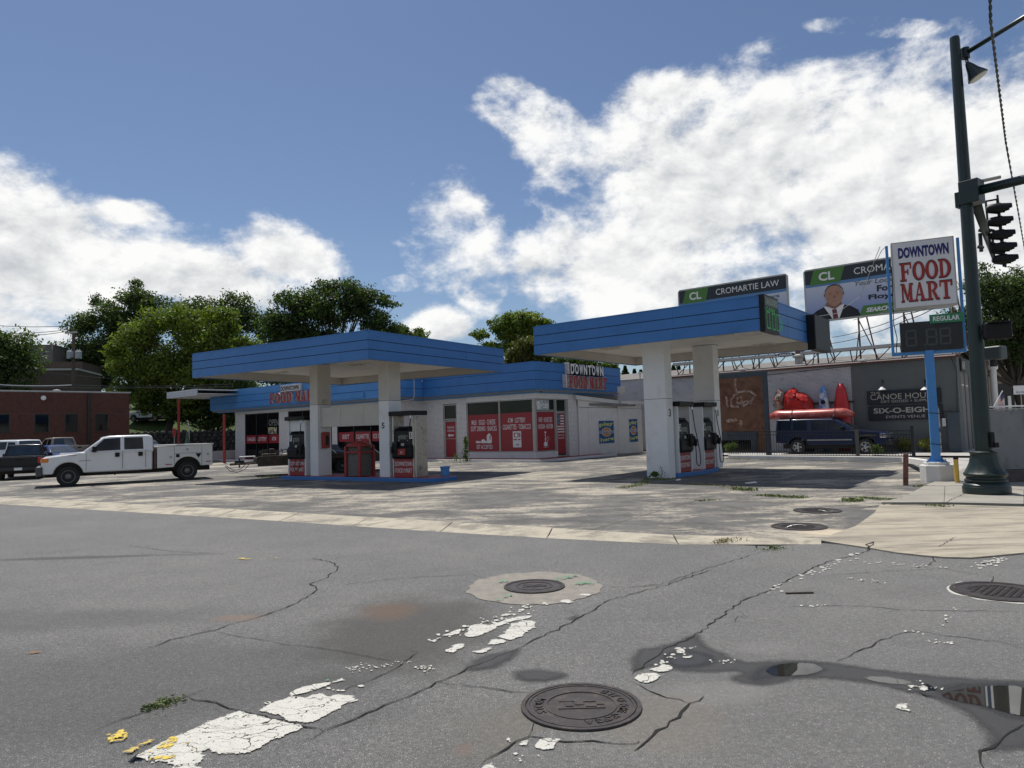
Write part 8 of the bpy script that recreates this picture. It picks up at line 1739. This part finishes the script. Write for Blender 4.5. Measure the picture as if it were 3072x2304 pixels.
stalk('tall leafy weed growing against the shop wall left of the big red windows', WY(1398, 1388, 37.5).xyz*1, 1.35, 1, 260, .07); stalk('short weed beside the tall one at the shop wall', WY(1368, 1387, 37.3).xyz*1, .42, 2, 50)
stalk('dry spindly weed at the foot of the near pillar', G(1984, 1437.5, 0), .42, 3, 24, .03); stalk('dark bushy weed at the left foot of the near pillar', G(1963, 1438, 0), .16, 4, 120, .05)
def shrub(label, px, py, Y, r_, m, n, seed, z=.1):
    c = WY(px, py, Y); t = thing('shrub', label, 'shrub', (c.x, Y, z)); rr = random.Random(seed); bl = [(c.x+rr.uniform(-.6, .6)*r_, Y+rr.uniform(-.5, .5)*r_, z+r_*rr.uniform(.4, 1.2), r_*.5, r_*.5, r_*.45, rr.random()) for _ in range(7)]; v, tone = leaves(bl, n, .035, seed); leafmesh('foliage', v, tone, m, t)
    tb = MB()
    for b in bl[:4]: tb.tube([(c.x, Y, z), b[:3]], .015, 4)
    tb.build('stems', M_bark, t)
ML_yel = leafmat('leaves_yellow', (.10, .12, .02), (.22, .22, .04), (.38, .33, .08))
shrub('yellow green shrub just left of the fence end post at the grey wall', 2712, 1345, 35.5, .42, ML_yel, 2600, 21); shrub('yellow green shrub left of the blue sign pole at the grey wall', 2775, 1348, 34.6, .42, ML_yel, 2600, 22); shrub('green shrub behind the iron fence at the orange mural', 2192, 1350, 39.5, .4, ML_mid, 1500, 23); shrub('low dark green plant by the wheel of the navy pickup', 2632, 1352, 33.2, .3, ML_mid, 900, 24)
tufts(dense([WY(a, 1352, 34.8).xyz*1 for a in (2640, 2680, 2720)], .1), 10, .1, .1, M_weed, 'weeds', 18)
# litter
for i, (px, py, w, lab) in enumerate(((2255, 1450, .34, 'flat white scrap lying in the shadow of the near canopy'), (2037, 1441, .16, 'crumpled pale scrap by the near island'))):
    p = G(px, py, .012); F = Face(p.x, p.y, ang=.1*i); o = MB().add([F.p(-w/2, 0, 0), F.p(w/2, .02, .02), F.p(w*.4, .14, .035), F.p(-w*.45, .12, .012), F.p(-w/2, 0, .01), F.p(w/2, .02, .035), F.p(w*.4, .14, .05), F.p(-w*.45, .12, .025)], [(0, 1, 2, 3), (7, 6, 5, 4), (0, 4, 5, 1), (1, 5, 6, 2), (2, 6, 7, 3), (3, 7, 4, 0)]).build('litter_scrap', M_lett); setp(o, lab, 'litter')
p = Z1(197, 988, 0); F = Face(p.x, p.y, ang=.2); o = MB().add([F.p(-.06, 0, 0), F.p(.0, -.02, 0), F.p(.07, .01, 0), F.p(.0, .025, 0), F.p(0, 0, .018)], [(0, 1, 4), (1, 2, 4), (2, 3, 4), (3, 0, 4), (0, 3, 2, 1)]).build('dry_leaf', mat('dry_leaf_brown', (.34, .22, .14), rough=.8)); setp(o, 'pale dry leaf lying on the street at the left', 'leaf')
p = Z3(915, 697, 0); F = Face(p.x, p.y, ang=-.03); o = bx('stick', M_bark, F, -.14, .14, -.012, .012, 0, .012); setp(o, 'short dark stick lying on the street right of the middle', 'stick')
# ------------------------------------------------------------------ right edge background
cw_ = WY(2968, 1460, 18.2); F = Face(cw_.x, cw_.y, ang=math.radians(4)); zt_ = WY(2980, 1232, 18.2).z
t_ = thing('parapet_wall', 'plain grey concrete parapet wall with a pale metal rail at the right edge', 'wall', F.p(1, .3, 0)); M_pw = mat('smooth_grey_concrete', (.21, .21, .215), rough=.8, var=.12, vs=1.5, col2=(.15, .15, .15), c2s=2); M_pwd = mat('dark_stained_concrete', (.09, .075, .07), rough=.9, var=.3, vs=4)
bx('panel', M_pw, F, 0, 1.05, 0, .4, .36, zt_, t_, .015); bx('panel', M_pw, F, 1.055, 4, 0.01, .4, .36, zt_, t_, .015); bx('footing', M_pwd, F, -.04, 4, -.05, .45, .0, .355, t_, .02)
bx('coping_rail', M_alu, F, -.05, 4, .05, .3, zt_+.01, zt_+.05, t_, .008); bx('coping_rail', M_lett, F, -.05, 4, .02, .14, zt_+.08, zt_+.12, t_, .008)
x = .2
while x < 4: piece('rail_bracket', t_, M_blackm, F, x, x+.07, .03, .12, zt_+.051, zt_+.13); x += .75
t_ = thing('white_column', 'white painted column with a red-brown strip beside it, right of the signal pole', 'column', (*XY(2976, 40), 0)); a = WY(2976, 1080, 40); MB().lathe([(.17, -.2), (.17, a.z-.6), (.26, a.z-.5), (.26, a.z-.35), (.2, a.z-.3), (.2, a.z)], (a.x, a.y, 0), 16).build('shaft', M_white, t_); F = Face(a.x-.42, a.y, ang=0); bx('brick_strip', M_mural, F, -.14, .14, 0, .3, -.2, a.z+.6, t_)
c_ = WY(2988, 1220, 52); F = Face(c_.x, c_.y, ang=math.radians(-10)); t_ = thing('dark_shopfront', 'small dark shopfront with a brown awning across the street at the right edge', 'building', F.p(2, 2, 0)); zt_ = WY(3000, 1152, 52).z
bx('wall', M_blackm, F, -.6, 3.2, 0, 4, -.1, zt_, t_); 
for k in range(4): bx('white_pilaster', M_white, F, .35+k*.45, .55+k*.45, -.08, -.001, 0, zt_-.9, t_)
bx('awning', mat('brown_awning', (.16, .13, .095), rough=.8), F, .6, 2.8, -1.0, -.1, zt_+.5, zt_+1.3, t_); bx('upper_wall', M_bbr, F, .5, 6, .01, 4, zt_, zt_+2.2, t_)
a = WY(3058, 1170, 40); F = Face(a.x, a.y, ang=0); t_ = thing('white_street_sign', 'small white sign board at the far right edge behind the parapet', 'sign', (a.x, a.y, 0)); bx('board', M_lett, F, -.35, .5, -.03, .0, a.z-.25, a.z+.25, t_, .01); text(F, 'ENTRY', -.2, .35, a.z-.18, a.z-.08, M_navy, t_, y=-.031); MB().tube([(a.x+.1, a.y+.05, 0), (a.x+.1, a.y+.05, a.z-.24)], .03, 6).build('post', M_alu, t_)
# american flag on a raked staff
a = WY(2980, 1222, 30); b_ = WY(3008, 1172, 30); t_ = thing('flag', 'stars and stripes flag hanging from a raked staff behind the parapet', 'flag', a); MB().tube([a, b_], .018, 6).build('staff', M_lett, t_)
def cloth(u0, u1, v0, v1, m, nm, e=0.0):
    vs = []; fs = []; nu, nv_ = 8, 4
    for i in range(nu+1):
        for j in range(nv_+1):
            s = u0+(u1-u0)*i/nu; v_ = v0+(v1-v0)*j/nv_; p = a.lerp(b_, .92-.55*v_); q = p+Vector((.10*s+.05*math.sin(s*5)*s, -.05*math.sin(s*7+v_*2)-e, -.62*s+.10*v_*s)); vs.append(q)
    for i in range(nu):
        for j in range(nv_): k = i*(nv_+1)+j; fs.append((k, k+1, k+nv_+2, k+nv_+1))
    MB().add(vs, fs).build(nm, m, t_, smooth=True)
M_flr = mat('flag_red', (.35, .03, .04), rough=.6)
for k in range(7): cloth(0, 1, k/7, (k+.5)/7, M_flr, 'red_stripe'); cloth(0, 1, (k+.5)/7, (k+1)/7, M_wstr, 'white_stripe')
cloth(0, .42, 0, .52, M_flb, 'canton', .012)
